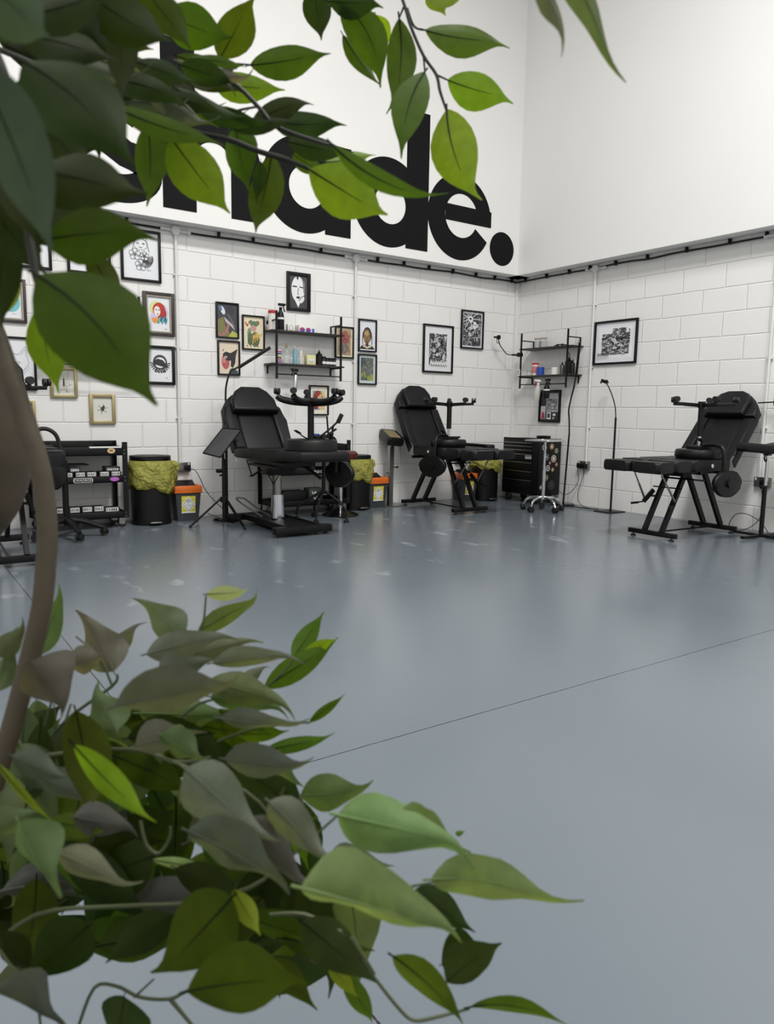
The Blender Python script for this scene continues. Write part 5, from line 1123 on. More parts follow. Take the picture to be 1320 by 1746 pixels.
('near left branch',(-6.594,-6.126,1.238,-6.55,-6.136,1.206,-0.0077,0.0003,-0.0085),'n',0.05,0.12,0.0),
('near left branch',(-6.552,-6.211,1.345,-6.514,-6.226,1.292,-0.0155,0.001,-0.0094),'n',0.05,0.12,0.0),
('near left branch',(-6.579,-6.143,1.358,-6.536,-6.189,1.333,-0.0041,0.0013,-0.0113),'n',0.05,0.12,0.0),
('near left branch',(-6.543,-6.26,1.293,-6.531,-6.267,1.238,-0.0077,0.0104,-0.0043),'n',0.05,0.12,0.0),
('near left branch',(-6.602,-6.218,1.284,-6.538,-6.26,1.27,0.0001,0.0058,-0.0173),'n',0.05,0.12,0.0),
('near left branch',(-6.612,-6.184,1.21,-6.549,-6.212,1.198,-0.0039,-0.0011,-0.0117),'n',0.05,0.12,0.0),
('near left branch',(-6.562,-6.149,1.266,-6.504,-6.174,1.279,-0.0011,-0.005,-0.0135),'n',0.05,0.12,0.0),
('near left branch',(-6.599,-6.209,1.191,-6.545,-6.216,1.232,0.0051,-0.0059,-0.0122),'n',0.05,0.12,0.0),
('near left branch',(-6.53,-6.142,1.368,-6.487,-6.168,1.342,-0.0032,0.0061,-0.0111),'n',0.05,0.12,0.0),
('near left branch',(-6.543,-6.366,1.309,-6.544,-6.381,1.247,-0.009,0.0084,-0.0014),'n',0.05,0.12,0.0),
('near left branch',(-6.517,-6.174,1.383,-6.486,-6.211,1.343,-0.0087,0.0019,-0.0096),'n',0.05,0.12,0.0),
('near left branch',(-6.524,-6.257,1.323,-6.511,-6.26,1.255,-0.015,0.0092,-0.004),'n',0.05,0.12,0.0),
('near left branch',(-6.582,-6.12,1.383,-6.54,-6.183,1.331,-0.005,0.0086,-0.0136),'n',0.05,0.12,0.0),
('near left branch',(-6.508,-6.139,1.592,-6.537,-6.164,1.496,-0.0116,0.0086,0.0037),'n2',0.05,0.12,0.0),  # unseen canopy leaves from here on, added above the view to shade the foliage
('near left branch',(-6.701,-6.353,1.385,-6.648,-6.409,1.42,0.0047,-0.0106,-0.0105),'n2',0.05,0.12,0.0),
('near left branch',(-6.429,-6.019,1.784,-6.356,-6.035,1.799,-0.0074,-0.0067,-0.0168),'n2',0.05,0.12,0.0),
('near left branch',(-6.652,-5.924,1.67,-6.604,-5.959,1.631,-0.0076,0.0038,-0.0122),'n2',0.05,0.12,0.0),
('near left branch',(-6.656,-6.168,1.55,-6.589,-6.179,1.602,0.0085,-0.0013,-0.019),'n2',0.05,0.12,0.0),
('near left branch',(-6.641,-6.206,1.567,-6.591,-6.202,1.541,-0.0124,0.0001,-0.0097),'n2',0.05,0.12,0.0),
('near left branch',(-6.52,-6.405,1.474,-6.531,-6.427,1.381,-0.0124,0.0127,-0.0002),'n2',0.05,0.12,0.0),
('near left branch',(-6.704,-6.177,1.509,-6.648,-6.241,1.471,-0.0032,0.0053,-0.0168),'n2',0.05,0.12,0.0),
('near left branch',(-6.631,-6.164,1.413,-6.554,-6.139,1.484,0.0014,-0.0099,-0.0137),'n2',0.05,0.12,0.0),
('near left branch',(-6.656,-6.375,1.316,-6.581,-6.38,1.354,-0.003,-0.0111,-0.0175),'n2',0.05,0.12,0.0),
('near left branch',(-6.319,-6.269,1.616,-6.299,-6.314,1.54,-0.0104,0.0092,-0.009),'n2',0.05,0.12,0.0),
('near left branch',(-6.456,-6.383,1.527,-6.516,-6.418,1.429,-0.0071,0.0076,0.0076),'n2',0.05,0.12,0.0),
('near left branch',(-6.525,-6.347,1.51,-6.448,-6.341,1.545,0.0012,0.0036,-0.0129),'n2',0.05,0.12,0.0),
('near left branch',(-6.392,-6.368,1.475,-6.296,-6.338,1.579,0.0126,-0.0032,-0.0162),'n2',0.05,0.12,0.0),
('near left branch',(-6.591,-6.347,1.396,-6.547,-6.462,1.343,-0.0022,0.0005,-0.0204),'n2',0.05,0.12,0.0),
('near left branch',(-6.487,-6.288,1.475,-6.46,-6.236,1.438,-0.0122,0.0148,-0.0036),'n2',0.05,0.12,0.0),
('near left branch',(-6.658,-6.23,1.524,-6.595,-6.309,1.509,0.0049,0.0024,-0.0197),'n2',0.05,0.12,0.0),
('near left branch',(-6.238,-6.177,1.578,-6.205,-6.229,1.611,0.0067,-0.0135,-0.0128),'n2',0.05,0.12,0.0),
('near left branch',(-6.539,-6.456,1.405,-6.488,-6.465,1.359,-0.0106,0.0103,-0.0119),'n2',0.05,0.12,0.0),
('near left branch',(-6.675,-6.365,1.419,-6.622,-6.342,1.509,0.0073,-0.0082,-0.01),'n2',0.05,0.12,0.0),
('near left branch',(-6.731,-6.195,1.381,-6.674,-6.27,1.368,0.0019,0.0009,-0.0146),'n2',0.05,0.12,0.0),
('near left branch',(-6.506,-6.351,1.512,-6.533,-6.373,1.428,-0.0136,0.0083,0.0043),'n2',0.05,0.12,0.0),
('near left branch',(-6.574,-6.137,1.609,-6.558,-6.111,1.571,-0.0154,0.0069,-0.0038),'n2',0.05,0.12,0.0),
('near left branch',(-6.517,-6.102,1.663,-6.494,-6.072,1.63,-0.0117,0.0112,-0.0051),'n2',0.05,0.12,0.0),
('near left branch',(-6.572,-6.196,1.48,-6.537,-6.245,1.408,-0.0111,0.0106,-0.0124),'n2',0.05,0.12,0.0),
('near left branch',(-6.75,-5.912,1.567,-6.777,-5.892,1.498,-0.0106,0.0175,0.0052),'n2',0.05,0.12,0.0),
('near left branch',(-6.72,-6.322,1.365,-6.762,-6.371,1.284,-0.0096,0.0037,0.0124),'n2',0.05,0.12,0.0),
('near left branch',(-6.579,-6.444,1.416,-6.496,-6.435,1.454,0.001,0.0034,-0.0142),'n2',0.05,0.12,0.0),
('near left branch',(-6.71,-5.885,1.645,-6.725,-5.875,1.576,-0.0189,0.0038,0.0037),'n2',0.05,0.12,0.0),
('near left branch',(-6.479,-6.393,1.5,-6.492,-6.45,1.395,-0.0173,0.0063,-0.0026),'n2',0.05,0.12,0.0),
('near left branch',(-6.599,-5.929,1.807,-6.594,-5.973,1.719,-0.0151,0.005,-0.0031),'n2',0.05,0.12,0.0),
('near left branch',(-6.441,-6.208,1.545,-6.352,-6.184,1.619,0.0059,-0.0015,-0.0155),'n2',0.05,0.12,0.0),
('near left branch',(-6.666,-6.347,1.398,-6.672,-6.311,1.347,-0.0098,0.0127,-0.0003),'n2',0.05,0.12,0.0),
('near left branch',(-6.459,-5.993,1.753,-6.427,-6.101,1.729,0.0031,-0.0087,-0.0123),'n2',0.05,0.12,0.0),
('near left branch',(-6.71,-5.843,1.798,-6.726,-5.8,1.756,-0.0137,0.0057,0.0027),'n2',0.05,0.12,0.0),
('near left branch',(-6.618,-6.074,1.677,-6.569,-6.154,1.617,-0.0095,-0.0005,-0.0161),'n2',0.05,0.12,0.0),
('near left branch',(-6.437,-6.478,1.384,-6.405,-6.547,1.322,-0.0044,0.0092,-0.0148),'n2',0.05,0.12,0.0),
('near left branch',(-6.629,-6.356,1.437,-6.577,-6.416,1.4,-0.0074,-0.0001,-0.0169),'n2',0.05,0.12,0.0),
('near left branch',(-6.523,-6.487,1.413,-6.497,-6.567,1.404,0.0085,-0.0054,-0.015),'n2',0.05,0.12,0.0),
('near left branch',(-6.371,-6.121,1.553,-6.297,-6.124,1.567,-0.0038,-0.0018,-0.015),'n2',0.05,0.12,0.0),
('near left branch',(-6.43,-6.481,1.429,-6.362,-6.521,1.414,-0.0033,0.0037,-0.0187),'n2',0.05,0.12,0.0),
('near left branch',(-6.516,-6.486,1.394,-6.567,-6.505,1.306,-0.0087,0.009,0.0079),'n2',0.05,0.12,0.0),
('near left branch',(-6.545,-5.984,1.63,-6.467,-5.976,1.691,0.0046,-0.0038,-0.0166),'n2',0.05,0.12,0.0),
('near left branch',(-6.672,-6.095,1.564,-6.61,-6.091,1.583,-0.0048,-0.0028,-0.016),'n2',0.05,0.12,0.0),
('near left branch',(-6.65,-6.191,1.499,-6.653,-6.266,1.396,-0.0124,0.0094,-0.0019),'n2',0.05,0.12,0.0),
('near left branch',(-6.415,-6.304,1.518,-6.367,-6.33,1.477,-0.0139,-0.0003,-0.0118),'n2',0.05,0.12,0.0),
('near left branch',(-6.638,-6.109,1.627,-6.613,-6.127,1.569,-0.0112,0.0068,-0.0071),'n2',0.05,0.12,0.0),
('near left branch',(-6.733,-6.258,1.352,-6.678,-6.352,1.293,-0.0034,0.0077,-0.0143),'n2',0.05,0.12,0.0),
('near left branch',(-6.517,-6.099,1.588,-6.455,-6.129,1.566,-0.0071,0.0016,-0.0155),'n2',0.05,0.12,0.0),
('near left branch',(-6.716,-5.926,1.512,-6.662,-5.974,1.473,-0.0079,0.0022,-0.0142),'n2',0.05,0.12,0.0),
('near left branch',(-6.271,-6.212,1.75,-6.19,-6.211,1.746,-0.0058,0.0114,-0.0164),'n2',0.05,0.12,0.0),
('near left branch',(-6.569,-6.226,1.446,-6.522,-6.304,1.426,0.0003,-0.0012,-0.0175),'n2',0.05,0.12,0.0),
('near left branch',(-6.415,-6.143,1.528,-6.479,-6.21,1.427,-0.0095,0.0088,0.0097),'n2',0.05,0.12,0.0),
('near left branch',(-6.553,-6.397,1.495,-6.562,-6.402,1.413,-0.0155,0.0105,0.0008),'n2',0.05,0.12,0.0),
('near left branch',(-6.439,-6.304,1.608,-6.391,-6.386,1.559,-0.0003,0.0052,-0.0163),'n2',0.05,0.12,0.0),
('near left branch',(-6.753,-5.914,1.606,-6.816,-5.795,1.612,-0.0053,0.0061,0.012),'n2',0.05,0.12,0.0),
('near left branch',(-6.559,-6.345,1.434,-6.53,-6.433,1.434,0.0086,-0.007,-0.0127),'n2',0.05,0.12,0.0),
('near left branch',(-6.45,-6.45,1.401,-6.397,-6.481,1.437,0.0037,-0.0081,-0.0122),'n2',0.05,0.12,0.0),
('near left branch',(-6.466,-6.28,1.472,-6.411,-6.321,1.443,-0.0047,0.0024,-0.012),'n2',0.05,0.12,0.0),
('near left branch',(-6.721,-5.904,1.637,-6.654,-5.937,1.656,-0.0016,-0.006,-0.0146),'n2',0.05,0.12,0.0),
('near left branch',(-6.427,-6.408,1.538,-6.424,-6.443,1.451,-0.0125,0.0142,-0.0057),'n2',0.05,0.12,0.0),
('near left branch',(-6.73,-5.868,1.626,-6.772,-5.853,1.573,-0.0075,0.0049,0.0084),'n2',0.05,0.12,0.0),
('near left branch',(-6.465,-6.302,1.578,-6.428,-6.361,1.511,-0.0113,0.0019,-0.0115),'n2',0.05,0.12,0.0),
('near left branch',(-6.679,-6.341,1.446,-6.676,-6.4,1.345,-0.0165,0.0042,-0.0019),'n2',0.05,0.12,0.0),
('near left branch',(-6.706,-6.329,1.403,-6.746,-6.333,1.329,-0.0071,0.0155,0.0094),'n2',0.05,0.12,0.0),
('near left branch',(-6.61,-6.037,1.522,-6.55,-6.073,1.56,0.0065,-0.0039,-0.0134),'n2',0.05,0.12,0.0),
('near left branch',(-6.619,-6.201,1.45,-6.572,-6.202,1.413,-0.0132,0.0,-0.0097),'n2',0.05,0.12,0.0),
('near left branch',(-6.598,-6.227,1.504,-6.628,-6.283,1.405,-0.0096,0.0078,0.0043),'n2',0.05,0.12,0.0),
('near left branch',(-6.587,-6.12,1.606,-6.63,-6.06,1.583,-0.0097,0.0043,0.0124),'n2',0.05,0.12,0.0),
('near left branch',(-6.607,-5.952,1.591,-6.594,-6.019,1.494,-0.0152,0.011,-0.0072),'n2',0.05,0.12,0.0),
('near left branch',(-6.705,-5.937,1.563,-6.66,-5.927,1.531,-0.0074,0.0125,-0.0147),'n2',0.05,0.12,0.0),
('near left branch',(-6.689,-5.943,1.628,-6.632,-5.916,1.723,0.0098,-0.0065,-0.0118),'n2',0.05,0.12,0.0),
('near left branch',(-6.524,-6.171,1.589,-6.47,-6.229,1.593,0.0035,-0.0029,-0.0162),'n2',0.05,0.12,0.0),
('near left branch',(-6.677,-6.095,1.559,-6.629,-6.189,1.546,0.0019,-0.0092,-0.013),'n2',0.05,0.12,0.0),
('near left branch',(-6.369,-6.396,1.391,-6.276,-6.389,1.44,-0.0015,-0.008,-0.0135),'n2',0.05,0.12,0.0),
('near left branch',(-6.636,-6.254,1.51,-6.581,-6.314,1.494,-0.0054,-0.0066,-0.014),'n2',0.05,0.12,0.0),
('near left branch',(-6.647,-6.301,1.354,-6.593,-6.355,1.357,0.0029,0.0001,-0.0135),'n2',0.05,0.12,0.0),
('near left branch',(-6.47,-6.233,1.642,-6.411,-6.213,1.64,-0.0058,0.0062,-0.009),'n2',0.05,0.12,0.0),
('near left branch',(-6.584,-6.328,1.466,-6.622,-6.314,1.406,-0.0066,0.0093,0.0067),'n2',0.05,0.12,0.0),
('near left branch',(-6.65,-5.941,1.764,-6.614,-5.91,1.751,-0.0126,0.0037,-0.0089),'n2',0.05,0.12,0.0),
('near left branch',(-6.749,-5.99,1.538,-6.756,-5.998,1.464,-0.014,0.0029,0.0011),'n2',0.05,0.12,0.0),
('drooping tip',(-6.361,-6.598,1.301,-6.332,-6.621,1.225,-0.0056,0.0043,-0.0031),'q',0.06,0.12,-0.03),
('drooping tip',(-6.371,-6.593,1.295,-6.37,-6.622,1.238,-0.0054,0.0023,-0.0024),'q',0.05,0.12,0.0),
('lower upper branch',(-6.597,-6.29,0.84,-6.577,-6.299,0.899,0.0088,-0.0031,-0.0033),'q',0.05,0.12,0.0),
('lower upper branch',(-6.553,-6.345,0.835,-6.57,-6.318,0.882,0.0146,-0.0044,0.0073),'y',0.05,0.12,0.0),
('lower upper branch',(-6.55,-6.322,0.84,-6.528,-6.331,0.87,0.0045,-0.0034,-0.0044),'y',0.05,0.12,0.0),
('lower upper branch',(-6.507,-6.373,0.862,-6.533,-6.343,0.893,0.0091,-0.0036,0.0103),'y',0.05,0.12,0.0),
('lower upper branch',(-6.476,-6.341,0.886,-6.449,-6.37,0.891,-0.0005,-0.0017,-0.0062),'p',0.05,0.12,0.0),
('lower upper branch',(-6.49,-6.36,0.861,-6.449,-6.406,0.897,0.0036,-0.0016,-0.0072),'q',0.05,0.12,0.0),
('lower upper branch',(-6.54,-6.388,0.859,-6.481,-6.416,0.875,0.0012,-0.0036,-0.0107),'y',0.05,0.12,0.0),
('lower upper branch',(-6.5,-6.416,0.853,-6.457,-6.469,0.866,0.001,-0.0001,-0.0088),'y',0.05,0.12,0.0),
('lower upper branch',(-6.515,-6.393,0.854,-6.459,-6.415,0.867,0.0006,-0.0033,-0.0083),'y',0.05,0.12,0.0),
('lower upper branch',(-6.449,-6.396,0.817,-6.388,-6.412,0.851,0.0033,-0.0053,-0.0084),'g',0.05,0.12,0.0),
('lower upper branch',(-6.42,-6.389,0.834,-6.386,-6.383,0.868,0.0056,-0.0048,-0.0048),'g',0.05,0.12,0.0),
('lower upper branch',(-6.414,-6.393,0.836,-6.399,-6.424,0.858,0.0015,-0.0027,-0.0045),'b',0.05,0.12,0.0),
('lower upper branch',(-6.593,-6.508,0.872,-6.532,-6.555,0.888,0.0039,0.0011,-0.0142),'y2',0.05,0.12,0.0),
('lower upper branch',(-6.548,-6.443,0.858,-6.509,-6.446,0.868,0.005,-0.0008,-0.0113),'y2',0.05,0.12,0.0),
('lower upper branch',(-6.625,-6.436,0.883,-6.607,-6.452,0.853,-0.0153,0.0035,-0.0113),'y2',0.05,0.12,0.0),
('lower upper branch',(-6.589,-6.355,0.852,-6.564,-6.377,0.858,-0.0003,-0.0033,-0.0104),'y',0.05,0.12,0.0),
('lower upper branch',(-6.569,-6.411,0.815,-6.581,-6.39,0.845,0.0131,-0.0015,0.0062),'q',0.05,0.12,0.0),
('lower upper branch',(-6.514,-6.444,0.851,-6.47,-6.492,0.84,-0.0044,-0.0014,-0.0103),'q',0.05,0.12,0.0),
('lower upper branch',(-6.506,-6.427,0.832,-6.452,-6.451,0.818,-0.0019,-0.0001,-0.0096),'q',0.05,0.12,0.0),
('lower upper branch',(-6.462,-6.386,0.821,-6.439,-6.384,0.832,0.0033,-0.0016,-0.0045),'y',0.05,0.12,0.0),
('lower upper branch',(-6.509,-6.451,0.825,-6.461,-6.501,0.829,0.0008,0.0015,-0.0077),'y',0.05,0.12,0.0),
('lower upper branch',(-6.421,-6.42,0.79,-6.396,-6.437,0.814,0.0009,-0.0026,-0.0028),'g',0.05,0.12,0.0),
('lower upper branch',(-6.485,-6.423,0.797,-6.459,-6.461,0.807,0.0007,0.0001,-0.0076),'g',0.05,0.12,0.0),
('lower upper branch',(-6.473,-6.445,0.789,-6.427,-6.474,0.8,-0.0008,-0.003,-0.0048),'g',0.05,0.12,0.0),
('lower upper branch',(-6.564,-6.44,0.814,-6.52,-6.454,0.819,0.0043,0.0013,-0.0121),'y',0.05,0.12,0.0),
('lower upper branch',(-6.55,-6.448,0.822,-6.53,-6.484,0.812,-0.0039,0.0046,-0.0106),'q',0.05,0.12,0.0),
('lower upper branch',(-6.53,-6.511,0.825,-6.488,-6.553,0.827,-0.0009,-0.0003,-0.0112),'y2',0.05,0.12,0.0),
('lower upper branch',(-6.49,-6.493,0.801,-6.466,-6.492,0.78,-0.0025,0.0037,-0.007),'q',0.05,0.12,0.0),
('lower front branch',(-6.618,-6.518,0.859,-6.586,-6.552,0.82,-0.0049,0.0029,-0.0059),'b',0.14,0.12,0.1),
('lower front branch',(-6.647,-6.442,0.825,-6.621,-6.467,0.79,-0.0018,0.0019,-0.0025),'b',0.05,0.12,0.0),
('lower front branch',(-6.569,-6.553,0.847,-6.528,-6.574,0.799,-0.0117,-0.001,-0.0096),'y',0.05,0.12,0.0),
('lower front branch',(-6.466,-6.49,0.772,-6.428,-6.529,0.785,-0.0006,-0.0037,-0.0123),'q',0.05,0.12,0.0),
('lower front branch',(-6.503,-6.603,0.824,-6.431,-6.642,0.8,-0.0065,-0.0041,-0.0134),'q2',0.08,0.12,0.0),
('lower front branch',(-6.467,-6.606,0.81,-6.428,-6.621,0.787,-0.0018,0.0051,-0.0113),'q2',0.05,0.12,0.0),
('lower front branch',(-6.452,-6.621,0.778,-6.389,-6.669,0.763,-0.0028,0.0008,-0.0136),'q2',0.05,0.12,-0.05),
('lower front branch',(-6.39,-6.569,0.758,-6.374,-6.561,0.752,0.0011,-0.0006,-0.002),'g',0.05,0.12,0.0),
('lower front branch',(-6.541,-6.633,0.813,-6.467,-6.676,0.78,-0.0031,0.0045,-0.0179),'q2',0.06,0.12,0.03),
('lower front branch',(-6.425,-6.605,0.69,-6.394,-6.62,0.713,0.0083,-0.0041,-0.0125),'d',0.05,0.12,0.0),
('lower front branch',(-6.427,-6.572,0.733,-6.387,-6.588,0.697,-0.0073,-0.0002,-0.0083),'d',0.05,0.12,0.0),
('lower front branch',(-6.415,-6.588,0.686,-6.385,-6.602,0.687,0.0051,0.0013,-0.0213),'d',0.05,0.12,0.0),
('lower front branch',(-6.462,-6.599,0.72,-6.418,-6.618,0.666,-0.005,0.0046,-0.0077),'g',0.05,0.12,0.0),
('lower front branch',(-6.414,-6.615,0.675,-6.364,-6.653,0.665,-0.0001,0.0017,-0.0067),'g',0.1,0.12,0.0),
('lower front branch',(-6.501,-6.558,0.733,-6.465,-6.585,0.693,-0.0096,-0.0,-0.009),'d',0.05,0.12,0.0),
('lower front branch',(-6.525,-6.564,0.82,-6.497,-6.589,0.782,-0.0076,0.0026,-0.0075),'y',0.05,0.12,0.0),
('lower front branch',(-6.461,-6.523,0.743,-6.423,-6.541,0.731,-0.0006,0.0017,-0.008),'y',0.05,0.12,0.0),
('lower front branch',(-6.533,-6.559,0.811,-6.504,-6.572,0.76,-0.0085,0.0002,-0.0048),'y2',0.05,0.12,0.0),
('lower front branch',(-6.57,-6.558,0.814,-6.524,-6.593,0.78,-0.0052,0.0055,-0.0135),'y2',0.05,0.12,0.0),
('lower front branch',(-6.648,-6.526,0.829,-6.633,-6.552,0.795,-0.0081,0.0079,-0.0068),'q',0.05,0.12,0.0),
('lower front branch',(-6.629,-6.52,0.802,-6.594,-6.542,0.778,-0.0043,-0.0002,-0.0065),'y',0.05,0.12,0.0),
('lower front branch',(-6.605,-6.442,0.777,-6.565,-6.453,0.761,-0.0038,-0.0025,-0.01),'y2',0.05,0.12,0.0),
('lower front branch',(-6.616,-6.412,0.762,-6.588,-6.455,0.766,-0.0021,-0.0003,-0.0084),'g',0.05,0.12,0.0),
('lower front branch',(-6.553,-6.437,0.729,-6.593,-6.417,0.712,-0.0005,0.0114,0.0152),'n',0.05,0.12,0.0),
('lower front branch',(-6.553,-6.576,0.779,-6.588,-6.543,0.72,-0.0079,0.013,0.0117),'n2',0.05,0.12,0.0),
('lower front branch',(-6.582,-6.586,0.744,-6.538,-6.631,0.761,0.0008,-0.0024,-0.0188),'n2',0.05,0.12,0.0),
('lower front branch',(-6.609,-6.495,0.735,-6.644,-6.474,0.697,-0.0094,0.007,0.0129),'n',0.05,0.12,0.0),
('lower front branch',(-6.556,-6.486,0.715,-6.598,-6.482,0.697,-0.0055,0.005,0.0101),'n',0.05,0.12,0.0),
('lower front branch',(-6.59,-6.493,0.678,-6.595,-6.497,0.642,-0.0104,0.0162,-0.0),'d',0.05,0.12,0.0),
('lower front branch',(-6.66,-6.488,0.711,-6.627,-6.505,0.68,-0.0041,0.0067,-0.0125),'y2',0.05,0.12,0.0),
('lower front branch',(-6.534,-6.532,0.751,-6.528,-6.557,0.734,-0.0056,0.001,-0.0028),'b',0.15,0.12,0.0),
('lower front branch',(-6.56,-6.455,0.738,-6.519,-6.484,0.726,-0.0009,0.0005,-0.0043),'p',0.05,0.12,0.0),
('lower front branch',(-6.466,-6.531,0.672,-6.455,-6.55,0.654,-0.004,0.0022,-0.0038),'b',0.05,0.12,0.0),
('lower front branch',(-6.458,-6.537,0.664,-6.433,-6.54,0.616,-0.0056,0.0023,-0.0038),'g',0.05,0.12,0.0),
('lower front branch',(-6.491,-6.511,0.687,-6.432,-6.536,0.669,-0.0038,-0.0036,-0.0092),'n2',0.05,0.12,0.0),
('lower front branch',(-6.547,-6.465,0.733,-6.517,-6.512,0.715,-0.006,0.0045,-0.0118),'n',0.05,0.12,0.0),
('lower front branch',(-6.566,-6.392,0.719,-6.535,-6.431,0.755,0.0052,-0.0045,-0.0111),'n',0.05,0.12,0.0),
('lower front branch',(-6.51,-6.495,0.702,-6.463,-6.525,0.684,-0.0016,0.003,-0.0118),'n2',0.05,0.12,0.0),
('lower front branch',(-6.513,-6.521,0.686,-6.483,-6.545,0.655,-0.0052,0.0047,-0.0092),'n2',0.05,0.12,0.0),
('lower front branch',(-6.652,-6.455,0.723,-6.635,-6.464,0.694,-0.0065,0.0047,-0.0072),'n',0.05,0.12,0.0),
('lower front branch',(-6.654,-6.444,0.783,-6.63,-6.46,0.798,0.0043,-0.0025,-0.0096),'q',0.05,0.12,0.0),
('lower front branch',(-6.639,-6.446,0.829,-6.611,-6.466,0.814,-0.0045,-0.001,-0.0079),'y2',0.05,0.12,0.0),
('lower front branch',(-6.621,-6.404,0.794,-6.589,-6.443,0.778,-0.0044,0.0017,-0.0087),'y2',0.05,0.12,0.0),
('lower front branch',(-6.64,-6.381,0.848,-6.626,-6.368,0.891,0.005,-0.0063,-0.0015),'q',0.05,0.12,0.0),
('lower front branch',(-6.637,-6.38,0.872,-6.616,-6.38,0.893,0.0054,-0.0026,-0.0054),'q',0.05,0.12,0.0),
('lower mass',(-6.51,-6.251,0.694,-6.543,-6.226,0.631,-0.0041,0.009,0.0048),'q',0.077,0.12,0.0),
('lower mass',(-6.501,-6.152,0.596,-6.513,-6.147,0.525,-0.011,0.003,0.0022),'q',0.06,0.12,0.0),
('lower mass',(-6.512,-6.438,0.753,-6.509,-6.448,0.698,-0.0064,0.0059,-0.0016),'g',0.111,0.12,0.0),
('lower mass',(-6.617,-6.249,0.619,-6.573,-6.304,0.631,-0.0025,-0.0028,-0.0097),'y2',0.037,0.12,0.0),
('lower mass',(-6.609,-6.146,0.638,-6.597,-6.142,0.543,-0.0082,0.0127,-0.004),'g',0.114,0.12,0.0),
('lower mass',(-6.435,-6.49,0.69,-6.451,-6.512,0.623,-0.0127,0.0055,0.0006),'d',0.081,0.12,0.0),
('lower mass',(-6.608,-6.406,0.742,-6.56,-6.457,0.691,-0.0096,0.0019,-0.0101),'n',0.032,0.12,0.0),
('lower mass',(-6.494,-6.362,0.637,-6.433,-6.403,0.65,0.0015,-0.0021,-0.0138),'q',0.057,0.12,0.0),
('lower mass',(-6.531,-6.332,0.791,-6.465,-6.386,0.794,-0.0038,-0.0054,-0.0155),'q',0.024,0.12,0.0),
('lower mass',(-6.422,-6.264,0.737,-6.419,-6.306,0.681,-0.011,0.0019,-0.0025),'y2',0.109,0.12,0.0),
('lower mass',(-6.508,-6.478,0.671,-6.472,-6.482,0.735,0.0139,-0.006,-0.0075),'n',0.039,0.12,0.0),
('lower mass',(-6.443,-6.433,0.574,-6.408,-6.462,0.651,0.0075,-0.0079,-0.0067),'y2',0.047,0.12,0.0),
('lower mass',(-6.594,-6.418,0.736,-6.538,-6.433,0.732,0.0024,0.0012,-0.0099),'n',0.088,0.12,0.0),
('lower mass',(-6.452,-6.334,0.687,-6.467,-6.331,0.611,-0.0167,0.0065,0.0038),'n',0.045,0.12,0.0),
('lower mass',(-6.562,-6.412,0.808,-6.507,-6.437,0.809,0.0017,0.0003,-0.0132),'n',0.05,0.12,0.0),
('lower mass',(-6.456,-6.221,0.652,-6.503,-6.23,0.591,-0.0194,0.0042,0.0111),'q',0.02,0.12,0.0),
('lower mass',(-6.627,-6.246,0.759,-6.597,-6.301,0.715,-0.0098,0.0093,-0.0114),'n2',0.069,0.12,0.0),
('lower mass',(-6.511,-6.387,0.683,-6.462,-6.414,0.667,-0.0044,-0.0029,-0.0099),'g',0.067,0.12,0.0),
('lower mass',(-6.644,-6.284,0.643,-6.595,-6.303,0.579,-0.0063,0.0073,-0.0116),'y2',0.093,0.12,0.0),
('lower mass',(-6.595,-6.41,0.835,-6.596,-6.442,0.773,-0.0138,0.0114,-0.0027),'n2',0.061,0.12,0.0),
('lower mass',(-6.504,-6.358,0.634,-6.478,-6.398,0.579,-0.0127,0.0035,-0.0077),'n',0.05,0.12,0.0),
('lower mass',(-6.405,-6.329,0.562,-6.423,-6.35,0.515,-0.0085,0.0101,0.0007),'d',0.089,0.12,0.0),
('lower mass',(-6.601,-6.119,0.579,-6.538,-6.131,0.618,0.0026,-0.0106,-0.0101),'n2',0.095,0.12,0.0),
('lower mass',(-6.414,-6.233,0.508,-6.392,-6.267,0.453,-0.0152,0.0031,-0.0075),'q',0.021,0.12,0.0),
('lower mass',(-6.631,-6.13,0.438,-6.57,-6.189,0.486,0.0075,-0.0001,-0.0145),'y2',0.028,0.12,0.0),
('lower mass',(-6.572,-6.312,0.734,-6.556,-6.324,0.669,-0.0131,0.0077,-0.0055),'y2',0.068,0.12,0.0),
('lower mass',(-6.572,-6.338,0.618,-6.543,-6.344,0.663,0.0099,-0.0045,-0.0067),'g',0.038,0.12,0.0),
('lower mass',(-6.52,-6.387,0.736,-6.526,-6.384,0.641,-0.0137,0.0067,0.0009),'n2',0.114,0.12,0.0),
('lower mass',(-6.553,-6.182,0.71,-6.579,-6.155,0.635,-0.0174,0.0037,0.008),'y2',0.099,0.12,0.0),
('lower mass',(-6.633,-6.349,0.614,-6.606,-6.356,0.67,0.0096,-0.0103,-0.0061),'y2',0.037,0.12,0.0),
('lower mass',(-6.438,-6.346,0.613,-6.405,-6.356,0.676,0.0107,-0.0113,-0.0074),'d',0.086,0.12,0.0),
('lower mass',(-6.615,-6.334,0.71,-6.629,-6.318,0.641,-0.011,0.0022,0.0029),'q',0.103,0.12,0.0),
('lower mass',(-6.555,-6.359,0.763,-6.591,-6.333,0.676,-0.0184,0.0081,0.0104),'n2',0.116,0.12,0.0),
('lower mass',(-6.598,-6.153,0.638,-6.639,-6.146,0.576,-0.0132,0.0035,0.0087),'n2',0.031,0.12,0.0),
('lower mass',(-6.645,-6.385,0.793,-6.637,-6.416,0.742,-0.0154,0.0026,-0.0032),'q',0.077,0.12,0.0),
('lower mass',(-6.402,-6.342,0.567,-6.407,-6.329,0.475,-0.0124,0.0076,0.0017),'n',0.046,0.12,0.0),
('lower mass',(-6.46,-6.404,0.572,-6.401,-6.449,0.608,0.0003,-0.008,-0.0108),'g',0.062,0.12,0.0),
